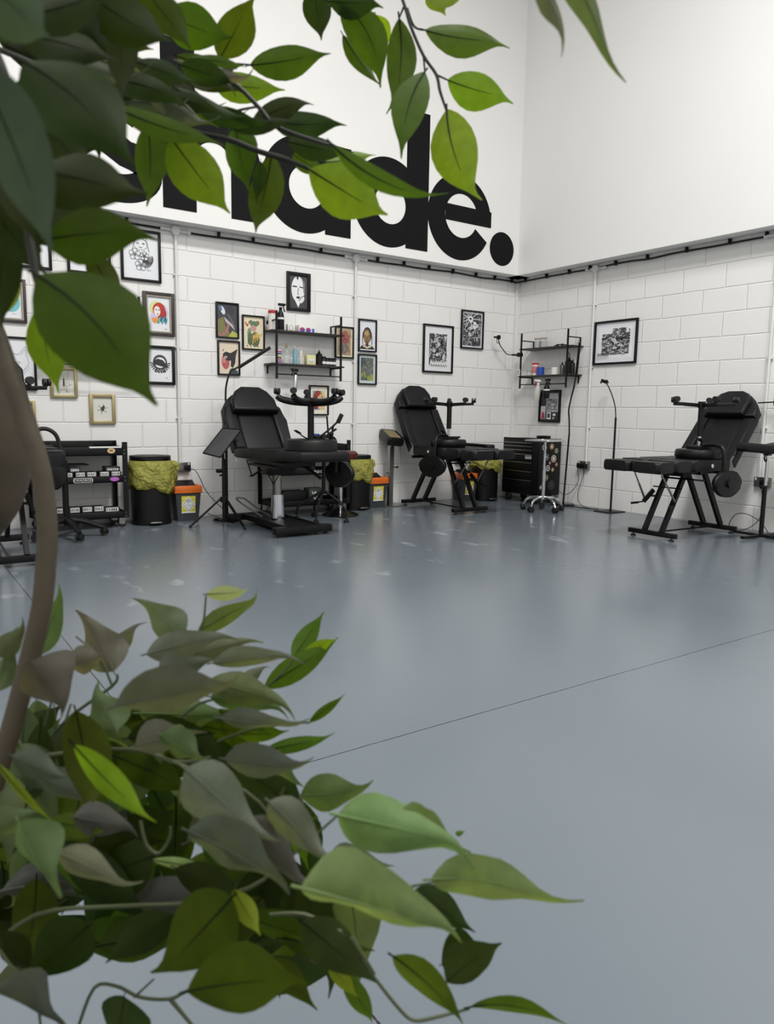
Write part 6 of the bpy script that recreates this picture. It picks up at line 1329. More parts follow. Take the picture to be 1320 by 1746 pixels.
('lower mass',(-6.499,-6.273,0.589,-6.437,-6.342,0.588,-0.0034,-0.0006,-0.0136),'q',0.053,0.12,0.0),
('lower mass',(-6.481,-6.385,0.642,-6.442,-6.424,0.67,-0.0001,-0.0053,-0.0073),'d',0.083,0.12,0.0),
('lower mass',(-6.473,-6.414,0.672,-6.428,-6.428,0.718,0.0073,-0.0115,-0.0105),'n2',0.119,0.12,0.0),
('lower mass',(-6.589,-6.173,0.55,-6.593,-6.154,0.463,-0.0103,0.0153,-0.0003),'g',0.075,0.12,0.0),
('lower mass',(-6.597,-6.158,0.485,-6.544,-6.193,0.485,0.0008,0.001,-0.0118),'n',0.118,0.12,0.0),
('lower mass',(-6.413,-6.283,0.61,-6.413,-6.286,0.539,-0.0106,0.0095,-0.0009),'n',0.068,0.12,0.0),
('lower mass',(-6.598,-6.387,0.653,-6.53,-6.446,0.665,0.0017,0.0011,-0.0201),'n2',0.081,0.12,0.0),
('lower mass',(-6.488,-6.423,0.756,-6.441,-6.44,0.721,-0.0043,0.0041,-0.012),'q',0.108,0.12,0.0),
('lower mass',(-6.624,-6.242,0.664,-6.576,-6.271,0.713,0.0042,-0.0106,-0.01),'g',0.093,0.12,0.0),
('lower mass',(-6.592,-6.255,0.704,-6.57,-6.254,0.631,-0.009,0.0069,-0.0052),'d',0.062,0.12,0.0),
('lower mass',(-6.475,-6.381,0.722,-6.487,-6.379,0.649,-0.0137,0.0047,0.0025),'g',0.111,0.12,0.0),
('lower mass',(-6.566,-6.399,0.79,-6.516,-6.415,0.754,-0.0072,-0.0001,-0.0115),'n2',0.079,0.12,0.0),
('lower mass',(-6.442,-6.305,0.532,-6.405,-6.324,0.61,0.0105,-0.0115,-0.0077),'n',0.06,0.12,0.0),
('lower mass',(-6.603,-6.243,0.782,-6.606,-6.227,0.688,-0.0123,0.0032,0.0007),'y2',0.111,0.12,0.0),
('lower mass',(-6.448,-6.3,0.587,-6.407,-6.316,0.513,-0.0102,0.0079,-0.0101),'n2',0.024,0.12,0.0),
('lower mass',(-6.445,-6.314,0.591,-6.382,-6.342,0.637,0.0079,-0.0049,-0.0131),'n',0.111,0.12,0.0),
('lower mass',(-6.42,-6.277,0.647,-6.421,-6.272,0.565,-0.0125,0.0038,0.0007),'n',0.038,0.12,0.0),
('lower mass',(-6.475,-6.251,0.601,-6.489,-6.281,0.55,-0.0156,0.0038,0.001),'d',0.065,0.12,0.0),
('lower mass',(-6.622,-6.088,0.613,-6.576,-6.137,0.554,-0.0147,0.0003,-0.011),'d',0.075,0.12,0.0),
('lower mass',(-6.612,-6.205,0.639,-6.63,-6.189,0.564,-0.0074,0.0059,0.0024),'q',0.032,0.12,0.0),
('lower mass',(-6.47,-6.442,0.773,-6.469,-6.473,0.731,-0.0129,0.0025,-0.003),'q',0.089,0.12,0.0),
('lower mass',(-6.601,-6.249,0.571,-6.542,-6.284,0.584,0.0034,-0.001,-0.0153),'n',0.111,0.12,0.0),
('lower mass',(-6.581,-6.355,0.631,-6.516,-6.391,0.633,-0.0001,-0.0024,-0.016),'g',0.103,0.12,0.0),
('lower mass',(-6.525,-6.202,0.563,-6.558,-6.164,0.482,-0.006,0.0112,0.006),'d',0.118,0.12,0.0),
('lower mass',(-6.553,-6.192,0.641,-6.502,-6.231,0.639,0.0009,0.0026,-0.0123),'q',0.02,0.12,0.0),
('lower mass',(-6.545,-6.184,0.623,-6.503,-6.239,0.573,-0.0085,0.003,-0.0086),'g',0.034,0.12,0.0),
('lower mass',(-6.487,-6.336,0.573,-6.432,-6.368,0.531,-0.0087,-0.001,-0.0119),'d',0.04,0.12,0.0),
('lower mass',(-6.422,-6.363,0.514,-6.348,-6.38,0.527,0.0069,-0.0008,-0.0142),'n2',0.113,0.12,0.0),
('lower mass',(-6.531,-6.278,0.773,-6.473,-6.297,0.756,-0.003,-0.0009,-0.0143),'n',0.068,0.12,0.0),
('lower mass',(-6.537,-6.297,0.635,-6.493,-6.34,0.632,-0.003,-0.0021,-0.0081),'d',0.057,0.12,0.0),
('lower mass',(-6.628,-6.254,0.646,-6.648,-6.261,0.564,-0.0138,0.0167,0.0029),'n',0.106,0.12,0.0),
('lower mass',(-6.567,-6.259,0.767,-6.591,-6.275,0.72,-0.0127,0.0051,0.0052),'n',0.117,0.12,0.0),
('lower mass',(-6.494,-6.486,0.704,-6.526,-6.478,0.659,-0.0098,0.0055,0.0072),'n2',0.088,0.12,0.0),
('lower mass',(-6.582,-6.367,0.801,-6.535,-6.398,0.773,-0.0022,0.0038,-0.0092),'q',0.109,0.12,0.0),
('lower mass',(-6.612,-6.171,0.573,-6.55,-6.242,0.585,-0.0066,-0.0077,-0.0189),'d',0.104,0.12,0.0),
('lower mass',(-6.427,-6.264,0.615,-6.36,-6.29,0.61,0.0008,-0.0004,-0.015),'n2',0.053,0.12,0.0),
('lower mass',(-6.586,-6.41,0.656,-6.532,-6.453,0.684,0.001,-0.0063,-0.0124),'n2',0.118,0.12,0.0),
('lower mass',(-6.564,-6.318,0.741,-6.504,-6.377,0.796,0.0077,-0.0089,-0.0191),'n2',0.03,0.12,0.0),
('lower mass',(-6.499,-6.426,0.71,-6.43,-6.453,0.723,-0.0011,-0.0098,-0.0149),'g',0.039,0.12,0.0),
('lower mass',(-6.392,-6.222,0.656,-6.366,-6.263,0.629,-0.0096,-0.0002,-0.0085),'y2',0.079,0.12,0.0),
('lower mass',(-6.639,-6.226,0.645,-6.594,-6.255,0.625,-0.0069,-0.0033,-0.0114),'g',0.103,0.12,0.0),
('lower mass',(-6.555,-6.289,0.77,-6.548,-6.314,0.723,-0.0116,0.0043,-0.0034),'n2',0.022,0.12,0.0),
('lower mass',(-6.636,-6.229,0.622,-6.589,-6.245,0.552,-0.0047,0.0075,-0.0094),'g',0.029,0.12,0.0),
('lower mass',(-6.581,-6.23,0.704,-6.523,-6.284,0.679,-0.0042,0.0016,-0.0115),'n',0.061,0.12,0.0),
('lower mass',(-6.618,-6.367,0.696,-6.634,-6.384,0.633,-0.0144,0.008,0.0026),'n2',0.115,0.12,0.0),
('lower mass',(-6.635,-6.207,0.597,-6.613,-6.219,0.52,-0.0092,0.0041,-0.0043),'n',0.098,0.12,0.0),
('lower mass',(-6.545,-6.306,0.736,-6.477,-6.371,0.751,0.0014,-0.0007,-0.0206),'n',0.102,0.12,0.0),
('lower mass',(-6.576,-6.316,0.699,-6.541,-6.33,0.629,-0.0054,0.0075,-0.0069),'d',0.04,0.12,0.0),
('lower mass',(-6.462,-6.167,0.724,-6.495,-6.176,0.687,-0.0069,0.0096,0.0063),'y2',0.047,0.12,0.0),
('lower mass',(-6.395,-6.242,0.657,-6.335,-6.26,0.598,-0.01,-0.0013,-0.0095),'y2',0.021,0.12,0.0),
('lower mass',(-6.576,-6.366,0.715,-6.556,-6.382,0.649,-0.008,0.0103,-0.0062),'n',0.066,0.12,0.0),
('lower mass',(-6.505,-6.391,0.662,-6.454,-6.416,0.63,-0.002,0.0038,-0.0099),'y2',0.075,0.12,0.0),
('lower mass',(-6.471,-6.396,0.679,-6.485,-6.414,0.607,-0.0099,0.0139,0.0),'q',0.094,0.12,0.0),
('lower mass',(-6.399,-6.324,0.628,-6.402,-6.35,0.552,-0.0144,0.0025,-0.0008),'g',0.03,0.12,0.0),
('lower mass',(-6.533,-6.34,0.661,-6.485,-6.385,0.736,0.0068,-0.0081,-0.0093),'g',0.098,0.12,0.0),
('lower mass',(-6.581,-6.235,0.697,-6.533,-6.269,0.749,0.0042,-0.0069,-0.008),'n',0.052,0.12,0.0),
('lower mass',(-6.51,-6.375,0.634,-6.45,-6.419,0.627,-0.0023,-0.0008,-0.0133),'n',0.088,0.12,0.0),
('lower mass',(-6.494,-6.346,0.779,-6.442,-6.405,0.783,-0.0014,-0.0006,-0.015),'n2',0.116,0.12,0.0),
('lower mass',(-6.513,-6.392,0.609,-6.45,-6.427,0.662,0.0078,-0.0102,-0.0162),'y2',0.038,0.12,0.0),
('lower mass',(-6.462,-6.293,0.583,-6.452,-6.31,0.533,-0.0045,0.0062,-0.0028),'q',0.089,0.12,0.0),
('lower mass',(-6.633,-6.196,0.694,-6.643,-6.177,0.603,-0.0108,0.0066,0.0011),'d',0.097,0.12,0.0),
('lower mass',(-6.585,-6.266,0.623,-6.542,-6.314,0.683,0.0034,-0.0071,-0.0073),'n',0.037,0.12,0.0),
('lower mass',(-6.636,-6.173,0.533,-6.583,-6.223,0.551,-0.0001,-0.0023,-0.0103),'n',0.083,0.12,0.0),
('lower mass',(-6.622,-6.138,0.693,-6.58,-6.186,0.693,-0.0021,-0.0012,-0.0078),'n2',0.045,0.12,0.0),
('lower mass',(-6.565,-6.113,0.618,-6.525,-6.168,0.667,0.0051,-0.0052,-0.0108),'n',0.054,0.12,0.0),
('lower mass',(-6.487,-6.22,0.671,-6.461,-6.23,0.728,0.0055,-0.0074,-0.0038),'n2',0.047,0.12,0.0),
('lower mass',(-6.599,-6.293,0.714,-6.58,-6.314,0.628,-0.0079,0.0125,-0.0055),'d',0.07,0.12,0.0),
('lower mass',(-6.564,-6.21,0.632,-6.517,-6.207,0.664,0.0069,-0.0086,-0.0105),'y2',0.119,0.12,0.0),
('lower mass',(-6.414,-6.285,0.74,-6.436,-6.311,0.673,-0.0099,0.0062,0.0014),'q',0.077,0.12,0.0),
('lower mass',(-6.572,-6.381,0.738,-6.531,-6.421,0.813,0.0092,-0.0075,-0.0089),'q',0.109,0.12,0.0),
('lower mass',(-6.428,-6.325,0.502,-6.399,-6.335,0.565,0.0109,-0.0123,-0.0071),'d',0.055,0.12,0.0),
('lower mass',(-6.565,-6.34,0.719,-6.535,-6.371,0.794,0.0084,-0.007,-0.0057),'g',0.043,0.12,0.0),
('lower mass',(-6.484,-6.28,0.62,-6.512,-6.274,0.552,-0.0094,0.0163,0.0054),'n',0.103,0.12,0.0),
('lower mass',(-6.613,-6.137,0.681,-6.572,-6.137,0.72,0.0055,-0.0114,-0.0092),'q',0.111,0.12,0.0),
('lower mass',(-6.494,-6.343,0.707,-6.517,-6.319,0.638,-0.0083,0.0085,0.0053),'q',0.103,0.12,0.0),
('lower mass',(-6.44,-6.297,0.636,-6.416,-6.331,0.706,0.0076,-0.0096,-0.0066),'g',0.033,0.12,0.0),
('lower mass',(-6.631,-6.331,0.741,-6.577,-6.356,0.722,-0.0045,-0.0033,-0.0093),'q',0.069,0.12,0.0),
('lower mass',(-6.49,-6.278,0.561,-6.465,-6.273,0.608,0.009,-0.0073,-0.0044),'q',0.05,0.12,0.0),
('lower mass',(-6.474,-6.3,0.55,-6.426,-6.341,0.603,0.0063,-0.0061,-0.0115),'g',0.061,0.12,0.0),
('lower mass',(-6.586,-6.28,0.605,-6.563,-6.28,0.652,0.0118,-0.0045,-0.0056),'n',0.04,0.12,0.0),
('lower mass',(-6.622,-6.347,0.712,-6.561,-6.372,0.682,-0.0022,0.0015,-0.0101),'n',0.084,0.12,0.0),
('lower mass',(-6.577,-6.133,0.744,-6.572,-6.134,0.675,-0.011,0.0021,-0.001),'q',0.073,0.12,0.0),
('lower mass',(-6.479,-6.384,0.713,-6.452,-6.403,0.657,-0.0057,0.0059,-0.0056),'n',0.104,0.12,0.0),
('lower mass',(-6.575,-6.292,0.767,-6.536,-6.321,0.691,-0.0187,0.0028,-0.0111),'d',0.039,0.12,0.0),
('lower mass',(-6.515,-6.301,0.713,-6.492,-6.334,0.658,-0.0098,0.0043,-0.0061),'d',0.021,0.12,0.0),
('lower mass',(-6.42,-6.399,0.616,-6.368,-6.421,0.554,-0.0099,0.0023,-0.0105),'d',0.117,0.12,0.0),
('lower mass',(-6.518,-6.339,0.786,-6.498,-6.389,0.734,-0.0078,0.0096,-0.0077),'y2',0.044,0.12,0.0),
('lower mass',(-6.471,-6.174,0.653,-6.42,-6.193,0.674,0.0049,-0.0032,-0.0125),'n2',0.106,0.12,0.0),
('lower mass',(-6.577,-6.341,0.797,-6.528,-6.37,0.754,-0.011,-0.0019,-0.011),'n2',0.074,0.12,0.0),
('lower mass',(-6.453,-6.371,0.574,-6.407,-6.397,0.625,0.0105,-0.0052,-0.0125),'n',0.083,0.12,0.0),
('lower mass',(-6.515,-6.205,0.643,-6.527,-6.214,0.565,-0.0073,0.0095,0.0003),'n',0.032,0.12,0.0),
('lower mass',(-6.43,-6.251,0.729,-6.4,-6.292,0.7,-0.0044,0.0085,-0.0119),'q',0.044,0.12,0.0),
('lower mass',(-6.509,-6.165,0.503,-6.474,-6.154,0.554,0.0098,-0.0112,-0.0061),'d',0.031,0.12,0.0),
('lower mass',(-6.523,-6.28,0.748,-6.544,-6.29,0.677,-0.0171,0.0065,0.004),'d',0.021,0.12,0.0),
('lower mass',(-6.51,-6.174,0.702,-6.461,-6.244,0.676,-0.0083,-0.0021,-0.0097),'n2',0.082,0.12,0.0),
('lower mass',(-6.408,-6.236,0.541,-6.427,-6.259,0.479,-0.0132,0.0071,0.0014),'n2',0.107,0.12,0.0),
('lower mass',(-6.525,-6.472,0.768,-6.464,-6.515,0.769,-0.0038,-0.0058,-0.0124),'n',0.045,0.12,0.0),
('lower mass',(-6.362,-6.349,0.585,-6.34,-6.38,0.544,-0.0057,0.007,-0.0069),'n',0.07,0.12,0.0),
('lower mass',(-6.54,-6.147,0.551,-6.478,-6.181,0.492,-0.0055,0.0045,-0.011),'y2',0.11,0.12,0.0),
('lower mass',(-6.605,-6.215,0.726,-6.563,-6.264,0.721,-0.0008,0.0042,-0.0132),'g',0.1,0.12,0.0),
('lower mass',(-6.449,-6.412,0.682,-6.425,-6.455,0.633,-0.0099,0.0051,-0.0079),'n',0.09,0.12,0.0),
('lower mass',(-6.494,-6.4,0.787,-6.482,-6.429,0.722,-0.0104,0.0112,-0.0058),'n',0.027,0.12,0.0),
('lower mass',(-6.476,-6.513,0.729,-6.467,-6.539,0.676,-0.0075,0.0114,-0.0052),'n',0.084,0.12,0.0),
('lower mass',(-6.563,-6.439,0.695,-6.502,-6.468,0.693,-0.0026,-0.0049,-0.0093),'q',0.081,0.12,0.0),
('lower mass',(-6.636,-6.288,0.733,-6.612,-6.331,0.684,-0.0117,0.0054,-0.0078),'g',0.053,0.12,0.0),
('lower mass',(-6.597,-6.151,0.712,-6.557,-6.159,0.745,0.0069,-0.0054,-0.0098),'d',0.054,0.12,0.0),
('lower mass',(-6.4,-6.252,0.45,-6.342,-6.265,0.485,0.0041,-0.0079,-0.009),'y2',0.046,0.12,0.0),
('lower mass',(-6.611,-6.111,0.558,-6.536,-6.142,0.529,-0.0073,-0.0048,-0.0172),'n2',0.023,0.12,0.0),
('lower mass',(-6.642,-6.286,0.626,-6.588,-6.303,0.641,0.0037,-0.003,-0.0114),'n',0.05,0.12,0.0),
('lower mass',(-6.57,-6.392,0.719,-6.591,-6.391,0.644,-0.0122,0.0099,0.0037),'d',0.041,0.12,0.0),
('lower mass',(-6.405,-6.268,0.485,-6.368,-6.295,0.527,0.0036,-0.0064,-0.0074),'y2',0.094,0.12,0.0),
('lower mass',(-6.624,-6.367,0.801,-6.603,-6.388,0.74,-0.0141,0.0047,-0.0067),'q',0.06,0.12,0.0),
('lower mass',(-6.627,-6.196,0.744,-6.587,-6.238,0.69,-0.0076,0.0111,-0.0128),'n',0.119,0.12,0.0),
('lower mass',(-6.492,-6.315,0.763,-6.409,-6.342,0.753,-0.0039,-0.006,-0.0147),'n2',0.105,0.12,0.0),
('lower mass',(-6.526,-6.132,0.624,-6.465,-6.189,0.616,-0.0013,0.0024,-0.0138),'d',0.052,0.12,0.0),
('lower mass',(-6.585,-6.359,0.674,-6.54,-6.409,0.68,-0.0016,-0.0012,-0.0092),'g',0.082,0.12,0.0),
('lower mass',(-6.633,-6.225,0.582,-6.574,-6.292,0.585,-0.0007,0.0032,-0.0151),'q',0.052,0.12,0.0),
('lower mass',(-6.535,-6.303,0.592,-6.468,-6.333,0.572,-0.0049,-0.0036,-0.0156),'n',0.027,0.12,0.0),
('lower mass',(-6.383,-6.325,0.561,-6.404,-6.315,0.499,-0.0131,0.0054,0.0056),'g',0.092,0.12,0.0),
('lower mass',(-6.526,-6.428,0.725,-6.465,-6.481,0.772,0.0074,-0.003,-0.0159),'y2',0.04,0.12,0.0),
('lower mass',(-6.607,-6.365,0.747,-6.578,-6.373,0.666,-0.0081,0.0075,-0.0062),'g',0.106,0.12,0.0),
('lower mass',(-6.478,-6.405,0.576,-6.417,-6.467,0.601,-0.0001,-0.0036,-0.0155),'d',0.035,0.12,0.0),
('lower mass',(-6.544,-6.173,0.725,-6.478,-6.196,0.718,0.0023,0.0032,-0.0145),'n',0.048,0.12,0.0),
('lower mass',(-6.548,-6.244,0.647,-6.493,-6.247,0.695,0.0044,-0.0104,-0.0078),'y2',0.035,0.12,0.0),
('lower mass',(-6.476,-6.426,0.736,-6.426,-6.453,0.694,-0.0079,-0.0004,-0.0096),'d',0.045,0.12,0.0),
('lower mass',(-6.586,-6.382,0.78,-6.601,-6.402,0.715,-0.0194,0.005,0.0029),'g',0.091,0.12,0.0),
('lower mass',(-6.569,-6.43,0.695,-6.504,-6.479,0.706,-0.0014,-0.0046,-0.0142),'y2',0.061,0.12,0.0),
('lower mass',(-6.435,-6.508,0.695,-6.432,-6.515,0.617,-0.013,0.0127,-0.0022),'q',0.104,0.12,0.0),
('lower mass',(-6.527,-6.326,0.673,-6.546,-6.32,0.602,-0.0114,0.0076,0.0034),'g',0.021,0.12,0.0),
('lower mass',(-6.544,-6.135,0.678,-6.504,-6.169,0.64,-0.006,0.003,-0.0092),'d',0.097,0.12,0.0),
('lower mass',(-6.588,-6.143,0.685,-6.555,-6.146,0.728,0.0048,-0.0054,-0.0048),'g',0.042,0.12,0.0),
('lower mass',(-6.638,-6.341,0.679,-6.564,-6.389,0.69,0.0008,-0.002,-0.0142),'y2',0.047,0.12,0.0),
('lower mass',(-6.541,-6.166,0.651,-6.483,-6.207,0.678,0.0037,-0.0033,-0.0137),'d',0.088,0.12,0.0),
('lower mass',(-6.411,-6.253,0.512,-6.373,-6.289,0.566,0.0055,-0.0069,-0.0091),'q',0.076,0.12,0.0),
('lower mass',(-6.626,-6.262,0.719,-6.575,-6.284,0.667,-0.0038,0.0074,-0.0114),'n',0.042,0.12,0.0),
('lower mass',(-6.47,-6.17,0.672,-6.41,-6.195,0.705,0.004,-0.0061,-0.012),'q',0.064,0.12,0.0),
('lower mass',(-6.47,-6.302,0.537,-6.405,-6.325,0.481,-0.0077,-0.0002,-0.0115),'n2',0.073,0.12,0.0),
('lower mass',(-6.585,-6.163,0.713,-6.515,-6.194,0.678,-0.0042,0.0041,-0.0189),'q',0.076,0.12,0.0),
('lower mass',(-6.5,-6.454,0.79,-6.465,-6.506,0.759,-0.0071,0.006,-0.0127),'d',0.053,0.12,0.0),
('lower mass',(-6.456,-6.36,0.652,-6.433,-6.386,0.705,0.0068,-0.0081,-0.0067),'n',0.04,0.12,0.0),
('lower mass',(-6.541,-6.201,0.67,-6.502,-6.207,0.614,-0.0077,0.0032,-0.0083),'g',0.109,0.12,0.0),
('lower mass',(-6.528,-6.222,0.628,-6.483,-6.26,0.655,0.005,-0.0016,-0.0131),'n',0.101,0.12,0.0),
('lower mass',(-6.481,-6.468,0.736,-6.466,-6.467,0.665,-0.0068,0.0089,-0.0032),'n',0.023,0.12,0.0),
('lower mass',(-6.523,-6.419,0.813,-6.495,-6.451,0.752,-0.0109,0.0038,-0.0071),'n',0.093,0.12,0.0),
('lower mass',(-6.48,-6.473,0.761,-6.452,-6.478,0.703,-0.0058,0.009,-0.0064),'g',0.068,0.12,0.0),
('lower mass',(-6.61,-6.365,0.814,-6.629,-6.383,0.754,-0.0079,0.0132,0.002),'n',0.052,0.12,0.0),
('lower mass',(-6.586,-6.352,0.681,-6.545,-6.365,0.757,0.0096,-0.0094,-0.007),'y2',0.04,0.12,0.0),
('lower mass',(-6.6,-6.245,0.725,-6.621,-6.265,0.653,-0.0082,0.0093,0.0017),'n',0.069,0.12,0.0),
('lower mass',(-6.452,-6.453,0.689,-6.432,-6.485,0.621,-0.0085,0.0079,-0.0057),'n',0.12,0.12,0.0),
('lower mass',(-6.517,-6.296,0.608,-6.484,-6.319,0.655,0.007,-0.0062,-0.0082),'n2',0.043,0.12,0.0),
('lower mass',(-6.412,-6.392,0.707,-6.419,-6.409,0.626,-0.007,0.0114,-0.0011),'d',0.099,0.12,0.0),
('lower mass',(-6.636,-6.241,0.572,-6.594,-6.256,0.606,0.0092,-0.0024,-0.0109),'g',0.034,0.12,0.0),
('lower mass',(-6.554,-6.112,0.664,-6.486,-6.186,0.683,0.0001,-0.0031,-0.0202),'d',0.024,0.12,0.0),
]
TWIGS = [
('hanging twig',(-6.241,-6.261,1.469,-6.234,-6.271,1.441,-6.23,-6.277,1.42,-6.221,-6.287,1.392,-6.212,-6.297,1.373,-6.21,-6.301,1.357,-6.206,-6.307,1.338),0.0016),
('hanging twig',(-6.232,-6.273,1.438,-6.227,-6.279,1.42,-6.217,-6.286,1.417),0.0012),
('hanging twig',(-6.212,-6.297,1.373,-6.203,-6.304,1.368),0.0012),
('hanging twig',(-6.221,-6.287,1.392,-6.221,-6.29,1.375),0.0012),
('hanging twig',(-6.234,-6.271,1.441,-6.239,-6.269,1.428),0.0012),
('hanging twig',(-6.307,-6.247,1.428,-6.296,-6.254,1.431,-6.269,-6.271,1.44,-6.25,-6.283,1.446),0.0014),
('upper middle branch',(-6.61,-6.147,1.355,-6.562,-6.185,1.331,-6.525,-6.213,1.312,-6.487,-6.242,1.295,-6.457,-6.266,1.277,-6.43,-6.286,1.27,-6.408,-6.303,1.26,-6.388,-6.318,1.253,-6.373,-6.329,1.246),0.0024),
('upper middle branch',(-6.494,-6.264,1.287,-6.477,-6.279,1.265),0.0012),
('upper middle branch',(-6.404,-6.293,1.264,-6.394,-6.3,1.261),0.0012),
('upper middle branch',(-6.527,-6.229,1.356,-6.502,-6.251,1.33,-6.47,-6.276,1.315,-6.451,-6.288,1.315,-6.432,-6.303,1.31,-6.415,-6.318,1.29,-6.404,-6.328,1.274,-6.384,-6.343,1.265,-6.366,-6.356,1.259),0.0018),
('upper middle branch',(-6.435,-6.246,1.345,-6.418,-6.258,1.344,-6.4,-6.27,1.343),0.001),
('upper middle branch',(-6.568,-6.226,1.35,-6.533,-6.251,1.346),0.002),
('upper middle branch',(-6.43,-6.225,1.342,-6.42,-6.233,1.336),0.001),
('upper middle branch',(-6.43,-6.285,1.271,-6.425,-6.286,1.286,-6.421,-6.288,1.294,-6.406,-6.298,1.298),0.0012),
('near left branch',(-6.645,-6.431,1.274,-6.632,-6.446,1.237,-6.624,-6.457,1.206,-6.621,-6.465,1.168,-6.621,-6.47,1.137,-6.619,-6.476,1.109,-6.616,-6.48,1.097),0.0022),
('near left branch',(-6.624,-6.457,1.206,-6.612,-6.462,1.222),0.0014),
('near left branch',(-6.621,-6.465,1.168,-6.615,-6.469,1.165),0.0014),
('lower upper branch',(-6.617,-6.381,0.796,-6.586,-6.402,0.801,-6.556,-6.423,0.802,-6.536,-6.438,0.794,-6.516,-6.451,0.798),0.0022),
('lower upper branch',(-6.629,-6.336,0.72,-6.611,-6.34,0.773,-6.591,-6.349,0.804,-6.56,-6.366,0.831,-6.556,-6.367,0.84),0.0018),
('lower upper branch',(-6.602,-6.411,0.829,-6.598,-6.411,0.841),0.0014),
('lower upper branch',(-6.557,-6.35,0.792,-6.529,-6.364,0.824,-6.498,-6.38,0.861,-6.49,-6.379,0.895),0.0014),
('lower upper branch',(-6.555,-6.346,0.824,-6.562,-6.338,0.846,-6.576,-6.326,0.862),0.0013),
('lower upper branch',(-6.611,-6.34,0.773,-6.604,-6.341,0.8,-6.597,-6.341,0.826,-6.601,-6.335,0.848),0.0013),
('lower upper branch',(-6.604,-6.345,0.778,-6.597,-6.346,0.8,-6.597,-6.343,0.817),0.0011),
('lower upper branch',(-6.54,-6.398,0.792,-6.51,-6.414,0.823,-6.481,-6.433,0.828,-6.468,-6.441,0.836),0.0015),
('lower upper branch',(-6.527,-6.41,0.78,-6.497,-6.427,0.797,-6.472,-6.443,0.807,-6.443,-6.463,0.811),0.0015),
('lower upper branch',(-6.456,-6.415,0.825,-6.441,-6.422,0.84,-6.436,-6.424,0.849),0.0012),
('lower front branch',(-6.661,-6.396,0.668,-6.627,-6.415,0.7,-6.581,-6.446,0.707,-6.538,-6.474,0.71,-6.498,-6.499,0.726,-6.476,-6.509,0.766,-6.475,-6.507,0.782),0.002),
('lower front branch',(-6.514,-6.533,0.751,-6.492,-6.545,0.773,-6.474,-6.554,0.791),0.0014),
('lower front branch',(-6.575,-6.486,0.786,-6.573,-6.49,0.772,-6.567,-6.494,0.766,-6.561,-6.497,0.775,-6.56,-6.497,0.783),0.0014),
('lower front branch',(-6.477,-6.564,0.72,-6.467,-6.574,0.702,-6.461,-6.58,0.691,-6.45,-6.59,0.673,-6.443,-6.596,0.666,-6.433,-6.603,0.668,-6.414,-6.615,0.674),0.0015),
('lower front branch',(-6.477,-6.564,0.72,-6.495,-6.55,0.73,-6.513,-6.538,0.73),0.002),
('lower front branch',(-6.474,-6.572,0.72,-6.464,-6.583,0.698),0.002),
('lower front branch',(-6.612,-6.459,0.639,-6.601,-6.462,0.667,-6.589,-6.471,0.669,-6.577,-6.48,0.662,-6.561,-6.491,0.661,-6.548,-6.499,0.667,-6.52,-6.519,0.663),0.0016),
('lower front branch',(-6.58,-6.478,0.662,-6.569,-6.484,0.674),0.0012),
('lower front branch',(-6.561,-6.491,0.661,-6.55,-6.502,0.644),0.002),
('lower front branch',(-6.653,-6.456,0.713,-6.647,-6.462,0.702,-6.637,-6.471,0.688,-6.635,-6.476,0.664),0.0014),
('lower front branch',(-6.445,-6.593,0.755,-6.433,-6.601,0.758),0.0012),
('lower front branch',(-6.552,-6.449,0.807,-6.505,-6.486,0.785,-6.487,-6.502,0.758),0.0016),
]
STEM = [(-6.63,-6.337,1.161),(-6.628,-6.348,1.106),(-6.622,-6.356,1.077),(-6.617,-6.364,1.054),(-6.612,-6.37,1.032),(-6.608,-6.377,1.013),(-6.605,-6.382,0.995),(-6.604,-6.386,0.976),(-6.604,-6.389,0.956),(-6.606,-6.391,0.935),(-6.61,-6.393,0.907),(-6.616,-6.393,0.882),(-6.623,-6.392,0.856),(-6.632,-6.391,0.825),(-6.642,-6.389,0.793),(-6.654,-6.387,0.754),(-6.666,-6.388,0.699)]
TRUNK = [(-6.627,-6.251,1.099),(-6.627,-6.257,1.062),(-6.627,-6.263,1.026),(-6.628,-6.267,0.994),(-6.633,-6.269,0.967),(-6.643,-6.267,0.935),(-6.652,-6.27,0.881),(-6.66,-6.28,0.785),(-6.665,-6.295,0.672),(-6.665,-6.31,0.581)]
TRUNK_R = [0.022,0.03,0.036,0.037,0.032,0.022,0.019,0.019,0.02,0.022]
